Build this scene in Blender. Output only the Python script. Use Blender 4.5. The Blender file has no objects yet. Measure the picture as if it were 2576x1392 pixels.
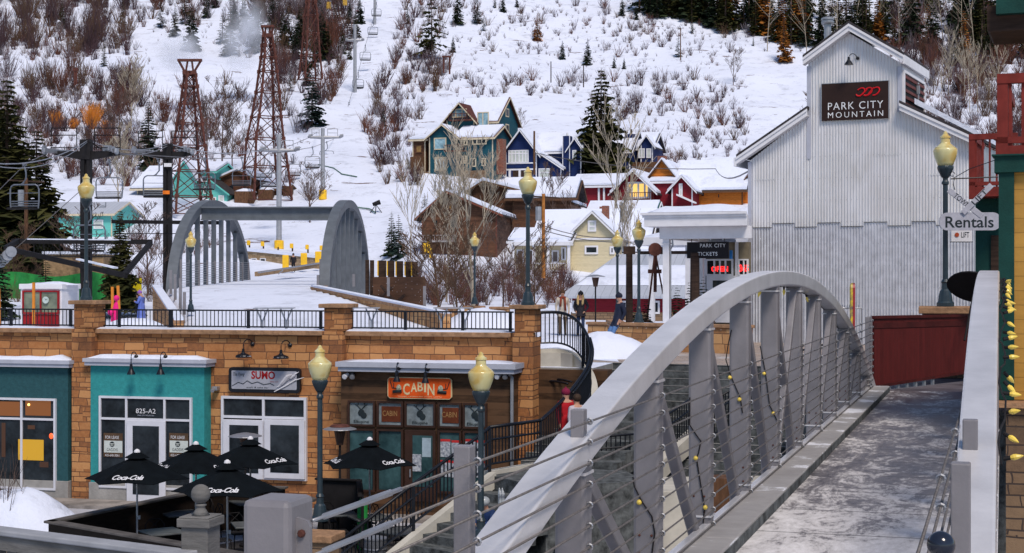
import bpy, math, random
import numpy as np
from math import sin, cos, pi, radians, atan2, sqrt, hypot
from mathutils import Vector, Matrix, noise
C = bpy.context.scene.collection
R = random.Random(7)
F = 3935.0; CU, CV, CZ = 1288.0, 696.0, 2.4
# ---- camera, world, sun, exposure -------------------------------------------------
cam_d = bpy.data.cameras.new('camera'); cam = bpy.data.objects.new('camera', cam_d); C.objects.link(cam)
cam.location = (0, 0, CZ); cam.rotation_euler = (radians(90), 0, 0)
cam_d.lens = 55.0; cam_d.sensor_width = 36; cam_d.clip_start = .1; cam_d.clip_end = 3000
bpy.context.scene.camera = cam
W = bpy.data.worlds.new('World'); bpy.context.scene.world = W; W.use_nodes = True
nt = W.node_tree; bg = nt.nodes['Background']; sky = nt.nodes.new('ShaderNodeTexSky'); sky.sky_type = 'NISHITA'
sky.sun_disc = False; sky.sun_elevation = radians(52); sky.sun_rotation = radians(162); sky.altitude = 2100; sky.air_density = 1.0; sky.dust_density = 1.6
nt.links.new(sky.outputs[0], bg.inputs[0]); bg.inputs[1].default_value = .085
sl = bpy.data.lights.new('sun', 'SUN'); sl.energy = 2.2; sl.angle = radians(18); sl.color = (1, .89, .77)
so = bpy.data.objects.new('sun', sl); C.objects.link(so)
so.rotation_euler = (radians(38), 0, radians(18))
sc = bpy.context.scene
sc.view_settings.view_transform = 'Standard'; sc.view_settings.look = 'None'; sc.view_settings.gamma = 1
sc.view_settings.exposure = .58
sc.cycles.volume_bounces = 3
# ---- placing helpers ---------------------------------------------------------------
def P(U, V, Y): return Vector(((U-CU)/F*Y, Y, CZ-(V-CV)/F*Y))
def Zv(V, Y): return CZ-(V-CV)/F*Y
class Fr:
    """local frame: x along a wall, y away from the viewer, z up"""
    def __init__(s, px, py, ang=0, z=0):
        a = radians(ang); s.px, s.py, s.c, s.s, s.z0 = px, py, cos(a), sin(a), z
        s.M = Matrix.Translation((px, py, z)) @ Matrix.Rotation(a, 4, 'Z')
    def x(s, U, y=0):
        k = (U-CU)/F; ox = s.px-s.s*y; oy = s.py+s.c*y
        return (k*oy-ox)/(s.c-k*s.s)
    def z(s, V, x, y=0): return Zv(V, s.py+s.s*x+s.c*y)-s.z0
    def zu(s, U, V, y=0): return s.z(V, s.x(U, y), y)
    def p(s, x, y, z): return s.M @ Vector((x, y, z))
# ---- materials -----------------------------------------------------------------------
MATS = {}
def mnew(name):
    m = bpy.data.materials.new(name); m.use_nodes = True; MATS[name] = m
    return m, m.node_tree, m.node_tree.nodes['Principled BSDF']
def nd(t, typ, **kw):
    n = t.nodes.new(typ)
    for k, v in kw.items():
        if k.startswith('i_'): n.inputs[k[2:].replace('_', ' ')].default_value = v
        else: setattr(n, k, v)
    return n
def ramp(t, fac, stops):
    r = t.nodes.new('ShaderNodeValToRGB'); el = r.color_ramp.elements
    el[0].position, el[0].color = stops[0][0], (*stops[0][1], 1)
    el[1].position, el[1].color = stops[-1][0], (*stops[-1][1], 1)
    for p_, c_ in stops[1:-1]:
        e = el.new(p_); e.color = (*c_, 1)
    t.links.new(fac, r.inputs[0]); return r.outputs[0]
def coords(t, uv=False, sc_=(1, 1, 1)):
    tc = t.nodes.new('ShaderNodeTexCoord'); mp = t.nodes.new('ShaderNodeMapping')
    t.links.new(tc.outputs['UV' if uv else 'Object'], mp.inputs[0]); mp.inputs['Scale'].default_value = sc_
    return mp.outputs[0]
def pm(name, col, rough=.6, metal=0, var=.18, scale=3.0, bump=0, bscale=20, sc_=(1, 1, 1), col2=None, spec=None, coat=0):
    if name in MATS: return MATS[name]
    m, t, b = mnew(name)
    b.inputs['Roughness'].default_value = rough; b.inputs['Metallic'].default_value = metal
    if spec is None and rough >= .5 and not metal: spec = .18
    if spec is not None: b.inputs['Specular IOR Level'].default_value = spec
    if coat: b.inputs['Coat Weight'].default_value = coat
    n = nd(t, 'ShaderNodeTexNoise', i_Scale=scale, i_Detail=5, i_Roughness=.6)
    c = coords(t, False, sc_); t.links.new(c, n.inputs['Vector'])
    c2 = col2 or tuple(x*(1-var*2) for x in col); c1 = tuple(min(1, x*(1+var*.6)) for x in col)
    if col2: c1 = col
    t.links.new(ramp(t, n.outputs['Fac'], [(.3, c2), (.68, c1)]), b.inputs['Base Color'])
    if bump:
        n2 = nd(t, 'ShaderNodeTexNoise', i_Scale=bscale, i_Detail=4); t.links.new(c, n2.inputs['Vector'])
        bp = nd(t, 'ShaderNodeBump', i_Strength=bump, i_Distance=.05); t.links.new(n2.outputs['Fac'], bp.inputs['Height']); t.links.new(bp.outputs[0], b.inputs['Normal'])
    return m
def lines_mat(name, col, gap, width, axis='v', rough=.7, dark=.35, var=.15, bump=.6, jitter=.25):
    """boards: lines every <width> m along v (lap siding) or u (vertical boards)"""
    m, t, b = mnew(name); b.inputs['Roughness'].default_value = rough; b.inputs['Specular IOR Level'].default_value = .2
    uv = coords(t, True); s = nd(t, 'ShaderNodeSeparateXYZ'); t.links.new(uv, s.inputs[0])
    o = s.outputs['Y' if axis == 'v' else 'X']
    d = nd(t, 'ShaderNodeMath', operation='DIVIDE'); t.links.new(o, d.inputs[0]); d.inputs[1].default_value = width
    fr = nd(t, 'ShaderNodeMath', operation='FRACT'); t.links.new(d.outputs[0], fr.inputs[0])
    fl = nd(t, 'ShaderNodeMath', operation='FLOOR'); t.links.new(d.outputs[0], fl.inputs[0])
    wn = nd(t, 'ShaderNodeTexWhiteNoise', noise_dimensions='1D'); t.links.new(fl.outputs[0], wn.inputs['W'])
    n = nd(t, 'ShaderNodeTexNoise', i_Scale=2.5, i_Detail=6, i_Roughness=.65)
    t.links.new(coords(t, True, (1, 4, 1) if axis == 'v' else (4, 1, 1)), n.inputs['Vector'])
    mixn = nd(t, 'ShaderNodeMath', operation='MULTIPLY_ADD'); t.links.new(wn.outputs['Value'], mixn.inputs[0]); mixn.inputs[1].default_value = jitter; t.links.new(n.outputs['Fac'], mixn.inputs[2])
    base = ramp(t, mixn.outputs[0], [(.3, tuple(x*(1-2*var) for x in col)), (.85, tuple(min(1, x*(1+var)) for x in col))])
    ed = ramp(t, fr.outputs[0], [(0, (dark,)*3), (gap, (1, 1, 1))])
    mx = nd(t, 'ShaderNodeMix', data_type='RGBA', blend_type='MULTIPLY'); mx.inputs[0].default_value = 1
    t.links.new(base, mx.inputs[6]); t.links.new(ed, mx.inputs[7]); t.links.new(mx.outputs[2], b.inputs['Base Color'])
    bp = nd(t, 'ShaderNodeBump', i_Strength=bump, i_Distance=.02); t.links.new(fr.outputs[0], bp.inputs['Height']); t.links.new(bp.outputs[0], b.inputs['Normal'])
    return m
def stone_mat(name, c1, c2, c3, mortar, bw=.55, rh=.2, seed=0.0):
    m, t, b = mnew(name); b.inputs['Roughness'].default_value = .9; b.inputs['Specular IOR Level'].default_value = .15
    uv = coords(t, True)
    nz = nd(t, 'ShaderNodeTexNoise', i_Scale=1.6, i_Detail=2); t.links.new(uv, nz.inputs['Vector'])
    mv = nd(t, 'ShaderNodeVectorMath', operation='MULTIPLY_ADD'); t.links.new(nz.outputs['Color'], mv.inputs[0]); mv.inputs[1].default_value = (.22, .05, 0); t.links.new(uv, mv.inputs[2])
    cols = []
    facs = []
    for k, (w, h) in enumerate(((bw, rh), (bw*1.45, rh*1.6))):
        br = nd(t, 'ShaderNodeTexBrick', offset=.43, squash=.7, squash_frequency=3); t.links.new(mv.outputs[0], br.inputs['Vector'])
        br.inputs['Scale'].default_value = 1; br.inputs['Brick Width'].default_value = w; br.inputs['Row Height'].default_value = h
        br.inputs['Mortar Size'].default_value = .012; br.inputs['Mortar Smooth'].default_value = .3
        br.inputs['Color1'].default_value = (0, 0, 0, 1); br.inputs['Color2'].default_value = (1, 1, 1, 1); br.inputs['Mortar'].default_value = (.5, .5, .5, 1)
        br.inputs['Bias'].default_value = 0
        cols.append(br.outputs['Color']); facs.append(br.outputs['Fac'])
    sel = nd(t, 'ShaderNodeTexBrick', offset=.5); t.links.new(uv, sel.inputs['Vector']); sel.inputs['Scale'].default_value = 1
    sel.inputs['Brick Width'].default_value = bw*2.9; sel.inputs['Row Height'].default_value = rh*1.6*2; sel.inputs['Mortar Size'].default_value = 0
    sel.inputs['Color1'].default_value = (0, 0, 0, 1); sel.inputs['Color2'].default_value = (1, 1, 1, 1)
    st = nd(t, 'ShaderNodeMath', operation='GREATER_THAN'); t.links.new(sel.outputs['Color'], st.inputs[0]); st.inputs[1].default_value = .5
    mc = nd(t, 'ShaderNodeMix', data_type='RGBA'); t.links.new(st.outputs[0], mc.inputs[0]); t.links.new(cols[0], mc.inputs[6]); t.links.new(cols[1], mc.inputs[7])
    mf = nd(t, 'ShaderNodeMix'); t.links.new(st.outputs[0], mf.inputs[0]); t.links.new(facs[0], mf.inputs[2]); t.links.new(facs[1], mf.inputs[3])
    n2 = nd(t, 'ShaderNodeTexNoise', i_Scale=9, i_Detail=6, i_Roughness=.7); t.links.new(uv, n2.inputs['Vector'])
    n3 = nd(t, 'ShaderNodeTexNoise', i_Scale=.6, i_Detail=3); t.links.new(uv, n3.inputs['Vector'])
    ad = nd(t, 'ShaderNodeMath', operation='MULTIPLY_ADD'); t.links.new(n2.outputs['Fac'], ad.inputs[0]); ad.inputs[1].default_value = .7; 
    sb = nd(t, 'ShaderNodeMath', operation='MULTIPLY_ADD'); t.links.new(mc.outputs[2], sb.inputs[0]); sb.inputs[1].default_value = .75; sb.inputs[2].default_value = -.25
    t.links.new(sb.outputs[0], ad.inputs[2])
    ad2 = nd(t, 'ShaderNodeMath', operation='MULTIPLY_ADD'); t.links.new(n3.outputs['Fac'], ad2.inputs[0]); ad2.inputs[1].default_value = .35; t.links.new(ad.outputs[0], ad2.inputs[2])
    col = ramp(t, ad2.outputs[0], [(.1, c3), (.5, c1), (.95, c2)])
    mm = nd(t, 'ShaderNodeMix', data_type='RGBA'); t.links.new(mf.outputs[0], mm.inputs[0]); t.links.new(col, mm.inputs[6]); mm.inputs[7].default_value = (*mortar, 1)
    t.links.new(mm.outputs[2], b.inputs['Base Color'])
    hh = nd(t, 'ShaderNodeMath', operation='MULTIPLY_ADD'); t.links.new(mf.outputs[0], hh.inputs[0]); hh.inputs[1].default_value = -1; t.links.new(ad.outputs[0], hh.inputs[2])
    bp = nd(t, 'ShaderNodeBump', i_Strength=.5, i_Distance=.03); t.links.new(hh.outputs[0], bp.inputs['Height']); t.links.new(bp.outputs[0], b.inputs['Normal'])
    return m
def snow_mat(name, dirt=0.0, col=(.70, .745, .88), brown=0.0):
    m, t, b = mnew(name); b.inputs['Roughness'].default_value = .75; b.inputs['Specular IOR Level'].default_value = .25
    b.inputs['Subsurface Weight'].default_value = 0
    c = coords(t); n = nd(t, 'ShaderNodeTexNoise', i_Scale=.35, i_Detail=8, i_Roughness=.65); t.links.new(c, n.inputs['Vector'])
    n2 = nd(t, 'ShaderNodeTexNoise', i_Scale=2.2, i_Detail=8, i_Roughness=.7); t.links.new(c, n2.inputs['Vector'])
    dk = tuple(x*(.72-dirt*.45) for x in col)
    ad = nd(t, 'ShaderNodeMath', operation='MULTIPLY_ADD'); t.links.new(n2.outputs['Fac'], ad.inputs[0]); ad.inputs[1].default_value = .5; t.links.new(n.outputs['Fac'], ad.inputs[2])
    cc = ramp(t, ad.outputs[0], [(.48, dk), (.72, col)])
    if brown:
        n3 = nd(t, 'ShaderNodeTexNoise', i_Scale=.16, i_Detail=9, i_Roughness=.75, i_Distortion=.6)
        t.links.new(coords(t, False, (1, 2.2, 5)), n3.inputs['Vector'])
        f = ramp(t, n3.outputs['Fac'], [(brown, (0,)*3), (brown+.02, (1,)*3)])
        mm = nd(t, 'ShaderNodeMix', data_type='RGBA'); t.links.new(f, mm.inputs[0]); t.links.new(cc, mm.inputs[6]); mm.inputs[7].default_value = (.12, .07, .06, 1); cc = mm.outputs[2]
    t.links.new(cc, b.inputs['Base Color'])
    bp = nd(t, 'ShaderNodeBump', i_Strength=.7, i_Distance=.2); t.links.new(ad.outputs[0], bp.inputs['Height']); t.links.new(bp.outputs[0], b.inputs['Normal'])
    return m
def glow_mat(name, col, e, base=None):
    m, t, b = mnew(name); b.inputs['Base Color'].default_value = (*(base or col), 1); b.inputs['Roughness'].default_value = .3
    b.inputs['Emission Color'].default_value = (*col, 1); b.inputs['Emission Strength'].default_value = e
    return m
def glass_mat(name, tint=(.006, .008, .010), rough=.04, var=None):
    m, t, b = mnew(name); b.inputs['Roughness'].default_value = rough; b.inputs['Specular IOR Level'].default_value = .16
    n = nd(t, 'ShaderNodeTexNoise', i_Scale=1.1, i_Detail=4, i_Roughness=.7); t.links.new(coords(t), n.inputs['Vector'])
    t.links.new(ramp(t, n.outputs['Fac'], [(.35, tint), (.65, var or tuple(x*5 for x in tint))]), b.inputs['Base Color'])  # mottled lighter tint painted in for reflections and hints of the interior
    return m
# ---- mesh builder ------------------------------------------------------------------------
class MB:
    def __init__(s, fr=None): s.v, s.f, s.m, s.M, s.mi = [], [], [], (fr.M if isinstance(fr, Fr) else fr), 0
    def add(s, vs, fs):
        o = len(s.v)
        s.v += [tuple(s.M @ Vector(v)) if s.M else tuple(v) for v in vs]
        s.f += [[i+o for i in f] for f in fs]; s.m += [s.mi]*len(fs); return s
    def box(s, x0, x1, y0, y1, z0, z1):
        if x0 > x1: x0, x1 = x1, x0
        if y0 > y1: y0, y1 = y1, y0
        if z0 > z1: z0, z1 = z1, z0
        return s.add([(x0,y0,z0),(x1,y0,z0),(x1,y1,z0),(x0,y1,z0),(x0,y0,z1),(x1,y0,z1),(x1,y1,z1),(x0,y1,z1)],
                     [(3,2,1,0),(4,5,6,7),(0,1,5,4),(1,2,6,5),(2,3,7,6),(3,0,4,7)])
    def prism(s, pts, y0, y1):
        """polygon in x,z (counterclockwise seen from the viewer) pushed from y0 to y1"""
        n = len(pts); vs = [(x, y0, z) for x, z in pts]+[(x, y1, z) for x, z in pts]
        fs = [list(range(n)), list(range(2*n-1, n-1, -1))]+[((i+1) % n, i, i+n, (i+1) % n+n) for i in range(n)]
        return s.add(vs, fs)
    def slab(s, pts, z0, z1):
        n = len(pts); vs = [(x, y, z0) for x, y in pts]+[(x, y, z1) for x, y in pts]
        fs = [list(range(n-1, -1, -1)), list(range(n, 2*n))]+[(i, (i+1) % n, (i+1) % n+n, i+n) for i in range(n)]
        return s.add(vs, fs)
    def tube(s, pts, r, n=6, cap=True, sq=False):
        pts = [Vector(p) for p in pts]; k = len(pts); rs = r if isinstance(r, (list, tuple)) else [r]*k
        vs, fs = [], []; up0 = None
        for i, p in enumerate(pts):
            d = (pts[min(i+1, k-1)]-pts[max(i-1, 0)])
            if d.length < 1e-9: d = Vector((0, 0, 1))
            d.normalize()
            ref = Vector((0, 0, 1)) if abs(d.z) < .95 else Vector((0, 1, 0))
            a = d.cross(ref).normalized(); b_ = a.cross(d).normalized()
            if up0 is not None and a.dot(up0) < 0 and abs(d.z) >= .95: pass
            off = pi/4 if sq else 0
            for j in range(n):
                an = 2*pi*j/n+off; vs.append(p+(a*cos(an)+b_*sin(an))*rs[i])
        for i in range(k-1):
            for j in range(n):
                fs.append((i*n+j, i*n+(j+1) % n, (i+1)*n+(j+1) % n, (i+1)*n+j))
        if cap: fs += [list(range(n-1, -1, -1)), [(k-1)*n+j for j in range(n)]]
        return s.add(vs, fs)
    def bar(s, a, b, w, h=None):
        """rectangular bar from a to b, w wide (horizontal), h deep"""
        a, b = Vector(a), Vector(b); d = (b-a).normalized(); ref = Vector((0, 0, 1)) if abs(d.z) < .97 else Vector((0, 1, 0))
        x = d.cross(ref).normalized()*w/2; y = x.cross(d).normalized()*(h or w)/2
        vs = [q+sx*x+sy*y for q in (a, b) for sx, sy in ((-1,-1),(1,-1),(1,1),(-1,1))]
        return s.add(vs, [(0,1,2,3),(7,6,5,4),(0,4,5,1),(1,5,6,2),(2,6,7,3),(3,7,4,0)])
    def lathe(s, prof, c=(0, 0, 0), n=16):
        """prof: (radius, z) from bottom to top"""
        vs, fs = [], []; k = len(prof)
        for r, z in prof:
            for j in range(n): vs.append((c[0]+r*cos(2*pi*j/n), c[1]+r*sin(2*pi*j/n), c[2]+z))
        for i in range(k-1):
            for j in range(n): fs.append((i*n+j, i*n+(j+1) % n, (i+1)*n+(j+1) % n, (i+1)*n+j))
        fs += [list(range(n-1, -1, -1)), [(k-1)*n+j for j in range(n)]]
        return s.add(vs, fs)
    def ball(s, c, r, n=12, m=8, sq=(1, 1, 1)):
        pr = [(max(1e-4, sin(pi*i/m))*r, -cos(pi*i/m)*r) for i in range(m+1)]
        M0 = s.M; s.M = (M0 or Matrix()) @ Matrix.Translation(c) @ Matrix.Diagonal((*sq, 1)); s.lathe(pr, (0, 0, 0), n); s.M = M0; return s
    def quad(s, *p): return s.add(p, [tuple(range(len(p)))])
    def grid(s, fn, nu, nv):
        vs = [fn(i/nu, j/nv) for j in range(nv+1) for i in range(nu+1)]
        return s.add(vs, [(j*(nu+1)+i, j*(nu+1)+i+1, (j+1)*(nu+1)+i+1, (j+1)*(nu+1)+i) for j in range(nv) for i in range(nu)])
    def heap(s, cx, cy, z, rx, ry, h, seed=0, n=20, rough=.12, p=.9):
        """an irregular heap of snow standing on z"""
        def fn(u, v):
            a = u*2*pi; r = v; q = noise.noise(Vector((cos(a)*1.3+seed, sin(a)*1.3, seed*.7)))*.25+1
            x, y = cos(a)*rx*r*q, sin(a)*ry*r*q
            t_ = max(0, 1-r**(2.6*p))**1.05
            return (cx+x, cy+y, z-.05+h*t_*(1+rough*3*noise.noise(Vector((x*1.1+seed, y*1.1, 3))))+h*rough*t_*noise.noise(Vector((x*4, y*4, seed))))
        vs = []; fs = []; k = 10
        for j in range(1, k+1):
            for i in range(n): vs.append(fn(i/n, j/k))
        vs.append(fn(0, 0)); top = len(vs)-1
        for j in range(k-1):
            for i in range(n): fs.append((j*n+i, (j+1)*n+i, (j+1)*n+(i+1) % n, j*n+(i+1) % n))
        for i in range(n): fs.append((top, i, (i+1) % n))
        return s.add(vs, fs)
    def build(s, name, mat, parent=None, smooth=False, bevel=0, **props):
        me = bpy.data.meshes.new(name); mats = mat if isinstance(mat, (list, tuple)) else [mat]
        vs = [Vector(v) for v in s.v]
        if parent is None:
            xs = [v.x for v in vs]; ys = [v.y for v in vs]; o = Vector(((min(xs)+max(xs))/2, (min(ys)+max(ys))/2, min(v.z for v in vs))); T = Matrix.Translation(o)
        else: T = wm(parent)
        Ti = T.inverted(); vs2 = [Ti @ v for v in vs]
        if s.__dict__.get('local'): vs2 = vs; T = Matrix()
        me.from_pydata([tuple(v) for v in vs2], [], s.f)
        for mt in mats: me.materials.append(mt)
        if len(mats) > 1: me.polygons.foreach_set('material_index', s.m)
        # planar uv in metres
        nv = len(me.loops); co = np.empty(len(me.vertices)*3); me.vertices.foreach_get('co', co); co = co.reshape(-1, 3)
        if len(me.polygons):
            nor = np.empty(len(me.polygons)*3); me.polygons.foreach_get('normal', nor); nor = nor.reshape(-1, 3)
            lt = np.empty(len(me.polygons), int); me.polygons.foreach_get('loop_total', lt)
            li = np.empty(nv, int); me.loops.foreach_get('vertex_index', li)
            N = np.repeat(nor, lt, axis=0); Pc = co[li]
            h = np.hypot(N[:, 0], N[:, 1]); flat = np.abs(N[:, 2]) > .8; h[h < 1e-6] = 1
            tx, ty = -N[:, 1]/h, N[:, 0]/h
            u = np.where(flat, Pc[:, 0], Pc[:, 0]*tx+Pc[:, 1]*ty); v = np.where(flat, Pc[:, 1], Pc[:, 2])
            me.uv_layers.new(name='UVMap').data.foreach_set('uv', np.stack([u, v], 1).ravel())
        if smooth: me.polygons.foreach_set('use_smooth', [True]*len(me.polygons))
        ob = bpy.data.objects.new(name, me); C.objects.link(ob)
        if parent is not None: ob.parent = parent
        else: ob.location = T.translation
        if bevel:
            md = ob.modifiers.new('bevel', 'BEVEL'); md.width = bevel; md.segments = 2; md.limit_method = 'ANGLE'
        for k_, v_ in props.items(): ob[k_] = v_
        return ob
def wm(o):
    M = o.matrix_basis.copy()
    while o.parent: o = o.parent; M = o.matrix_basis @ M
    return M
def thing(name, label, cat, loc=(0, 0, 0), rz=0, group=None):
    o = bpy.data.objects.new(name, None); C.objects.link(o); o.empty_display_size = .3
    o.location = loc; o.rotation_euler = (0, 0, rz); o['label'] = label; o['category'] = cat
    if group: o['group'] = group
    return o
KIDS = {}
def kids(o): return [c for c in o.children]
def dup(o, loc=None, rz=None, scale=None, label=None, parent=None, group=None):
    c = o.copy(); C.objects.link(c)
    if parent is not None: c.parent = parent
    if loc is not None: c.location = loc
    if rz is not None: c.rotation_euler = (0, 0, rz)
    if scale is not None: c.scale = (scale,)*3 if isinstance(scale, (int, float)) else scale
    if label: c['label'] = label
    if group: c['group'] = group
    for ch in kids(o): dup(ch, parent=c)
    return c
def put(o, loc, rz=0, scale=None):
    o.location = loc; o.rotation_euler = (0, 0, rz)
    if scale is not None: o.scale = (scale,)*3 if isinstance(scale, (int, float)) else scale
    return o
def tag(o, label, cat, group=None):
    o['label'] = label; o['category'] = cat
    if group: o['group'] = group
    return o
def struct(o): o['kind'] = 'structure'; return o
def stuff(o): o['kind'] = 'stuff'; return o
_FONT = {}
def text(s_, M, w, h, mat, parent, name='lettering', shear=0, ext=.01, bold=0, align='C', space=1.0):
    """text fitted to w x h metres; M maps text x,y (z towards viewer) to the world; centred"""
    cu = bpy.data.curves.new('t', 'FONT'); cu.body = s_; cu.shear = shear; cu.offset = bold; cu.space_character = space; cu.resolution_u = 3
    ob = bpy.data.objects.new('t', cu); C.objects.link(ob); bpy.context.view_layer.update()
    me = bpy.data.meshes.new_from_object(ob.evaluated_get(bpy.context.evaluated_depsgraph_get())); bpy.data.objects.remove(ob); bpy.data.curves.remove(cu)
    n = len(me.vertices); co = np.empty(n*3); me.vertices.foreach_get('co', co); co = co.reshape(-1, 3)
    mn, mx = co.min(0), co.max(0); sx = w/(mx[0]-mn[0]); sy = h/(mx[1]-mn[1])
    vs = [((v[0]-(mn[0]+mx[0])/2)*sx, (v[1]-(mn[1]+mx[1])/2)*sy, 0) for v in co]
    mb = MB(M); fs = [list(p.vertices) for p in me.polygons]; bpy.data.meshes.remove(me)
    mb.add(vs, fs)
    return mb.build(name, mat, parent)
def tm(fr, x, z, y):
    """text matrix on the front of a wall frame at (x,z), y in front"""
    return fr.M @ Matrix.Translation((x, y, z)) @ Matrix.Rotation(pi/2, 4, 'X')
# ---- shared materials -------------------------------------------------------------------
SNOW = snow_mat('snow'); SNOWD = snow_mat('trodden_snow', .5); HILL = snow_mat('hill_snow', .15, brown=.62)
STONE = stone_mat('sandstone', (.40, .20, .085), (.52, .30, .14), (.20, .105, .06), (.10, .06, .045))
STONE2 = stone_mat('dark_sandstone', (.17, .11, .07), (.24, .16, .10), (.085, .06, .045), (.06, .045, .04), .4, .14)
CAPST = pm('cap_stone', (.36, .21, .12), .9, var=.22, scale=6, bump=.3)
BLACK = pm('black_paint', (.008, .01, .016), .4, var=.2, spec=.25)
BLACKM = pm('black_matt', (.015, .014, .016), .7, var=.2)
GREYM = pm('grey_metal_paint', (.20, .19, .205), .42, var=.12, bump=.05, bscale=60)
SILVER = pm('silver_paint', (.68, .67, .69), .28, metal=.25, var=.10, scale=2.5, bump=.06, bscale=50)
GALV = pm('galvanised', (.36, .37, .40), .45, .6, .12)
RUST = pm('rusty_steel', (.12, .045, .035), .8, var=.3, scale=4)
WOODD = pm('dark_wood', (.05, .03, .022), .8, var=.3, scale=2, sc_=(1, 1, 8))
WOODB = pm('brown_wood', (.13, .065, .035), .8, var=.3, scale=3, sc_=(4, 4, 1))
WHITE = pm('white_trim', (.70, .70, .74), .6, var=.05)
CONC = pm('concrete', (.33, .32, .31), .9, var=.15, scale=2, bump=.2)
CONCD = pm('dark_concrete', (.11, .12, .125), .9, var=.4, scale=5, bump=.3)
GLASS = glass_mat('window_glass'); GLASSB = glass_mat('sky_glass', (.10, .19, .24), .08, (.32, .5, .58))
YEL = pm('yellow_pad', (.85, .50, .03), .5, var=.08)
WIRE = pm('steel_wire', (.14, .13, .13), .5, .5, .1)
# ---- terrain ---------------------------------------------------------------------------------
_PL = [(40,0),(80,0),(100,1.2),(130,2.2),(156,2.9),(164,5),(195,12.1),(235,22.3),(275,34.8),(335,56.5),(420,92),(700,215),(1200,330)]
_PR = [(40,0),(60,0),(100,.2),(140,2.3),(175,8.4),(205,15.0),(235,23),(275,34.5),(335,56),(420,92),(700,215),(1200,330)]
def _ip(t, y):
    if y <= t[0][0]: return t[0][1]
    for (a, za), (b, zb) in zip(t, t[1:]):
        if y <= b:
            return za+(zb-za)*(y-a)/(b-a)
    return t[-1][1]
def _is(t, y):   # smoothed
    w = max(2, y*.03); return (_ip(t, y-w)+2*_ip(t, y)+_ip(t, y+w))/4
def sm(x): x = max(0, min(1, x)); return x*x*(3-2*x)
WR = [P(797, 718, 80), P(1130, 787, 64)]; WL = [P(400, 716, 80), P(463, 800, 64)]
def _xl(L, y): t = (y-L[1].y)/(L[0].y-L[1].y); return L[1].x+(L[0].x-L[1].x)*t
def T(x, y):
    U = CU+x/y*F
    k = sm((U-930)/140)
    z = _is(_PL, y)*(1-k)+_is(_PR, y)*k
    amp = min(1.5, max(0, (y-95)/90))
    z += amp*(1.3*noise.noise(Vector((x*.03, y*.03, 1)))+.45*noise.noise(Vector((x*.11, y*.11, 5))))
    if y < 200 and y > 50: z += .10*noise.noise(Vector((x*.3, y*.3, 2)))*sm((y-50)/20)
    if y > 240: # benches cut into the slope
        for yb, w in ((292, 7), (322, 6), (262, 5)):
            q = (y-yb-.02*x)/w; g = math.exp(-q*q)*sm((U-1450)/200); z += -1.0*q*g*1.2
    if y < 112:
        a, b = (_xl(WL, max(60, min(y, 80))), _xl(WR, max(60, min(y, 80))))
        m = sm((x-a+.3)/.8)*sm((b+.3-x)/.8)
        r = sm((y-56)/27)*1.85+max(0, min(1, (y-83)/20))*.35
        m *= 1-sm((y-104)/8)
        z = z*(1-m)+max(z, r)*m
    return z
def G(U, V, y0=90, y1=700):
    """ground point under the sight line (U,V)"""
    k = (U-CU)/F; a = y0; st = 2.0
    while a < y1:
        if T(k*a, a) >= Zv(V, a): break
        a += st
    lo, hi = a-st, a
    for _ in range(12):
        m = (lo+hi)/2
        if T(k*m, m) >= Zv(V, m): hi = m
        else: lo = m
    return Vector((k*hi, hi, T(k*hi, hi)))
ys = [58]
while ys[-1] < 1150: ys.append(ys[-1]*1.011+.15)
us = np.linspace(-1100, 3700, 300)
mb = MB(); rows = []
for y in ys:
    for u in us:
        x = (u-CU)/F*y; mb.v.append((x, y, T(x, y)))
nu = len(us)
for j in range(len(ys)-1):
    for i in range(nu-1): mb.f.append((j*nu+i, j*nu+i+1, (j+1)*nu+i+1, (j+1)*nu+i)); mb.m.append(0)
struct(mb.build('snowy_hillside', HILL, smooth=True))
mb = MB(); mb.slab([(-60, 58.5), (-60, 58.6), (60, 58.6), (60, 58.5)], -4.2, .02)
# lower street, reaching out on every side
STREET = snow_mat('slushy_street', .9, (.42, .42, .46)); 
mb = MB(); mb.add([(-900, -200, -3.9), (900, -200, -3.9), (900, 59, -3.9), (-900, 59, -3.9)], [(0, 1, 2, 3)]); struct(mb.build('street', STREET))
# ---- plants ------------------------------------------------------------------------------------
BARK = pm('bark', (.13, .085, .07), .9, var=.3, scale=6)
BARKP = pm('pale_bark', (.42, .36, .28), .9, var=.35, scale=5)
TWP = pm('purple_twigs', (.085, .05, .058), .9, var=.3, scale=1)
TWB = pm('brown_twigs', (.13, .078, .05), .9, var=.3, scale=1)
TWG = pm('frosted_twigs', (.26, .23, .26), .9, var=.3, scale=1)
TWR = pm('russet_twigs', (.15, .062, .045), .9, var=.3, scale=1)
TWO = pm('orange_leaves', (.80, .30, .05), .9, var=.3, scale=1)
NG = pm('green_needles', (.035, .052, .022), .85, col2=(.012, .022, .014), scale=1.2)
NO = pm('olive_needles', (.085, .075, .018), .85, col2=(.02, .03, .012), scale=1.0)
NB = pm('blue_green_needles', (.03, .055, .045), .85, col2=(.01, .02, .018), scale=1.2)
NR = pm('rusty_needles', (.50, .19, .03), .85, col2=(.16, .07, .02), scale=1.2)
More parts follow.
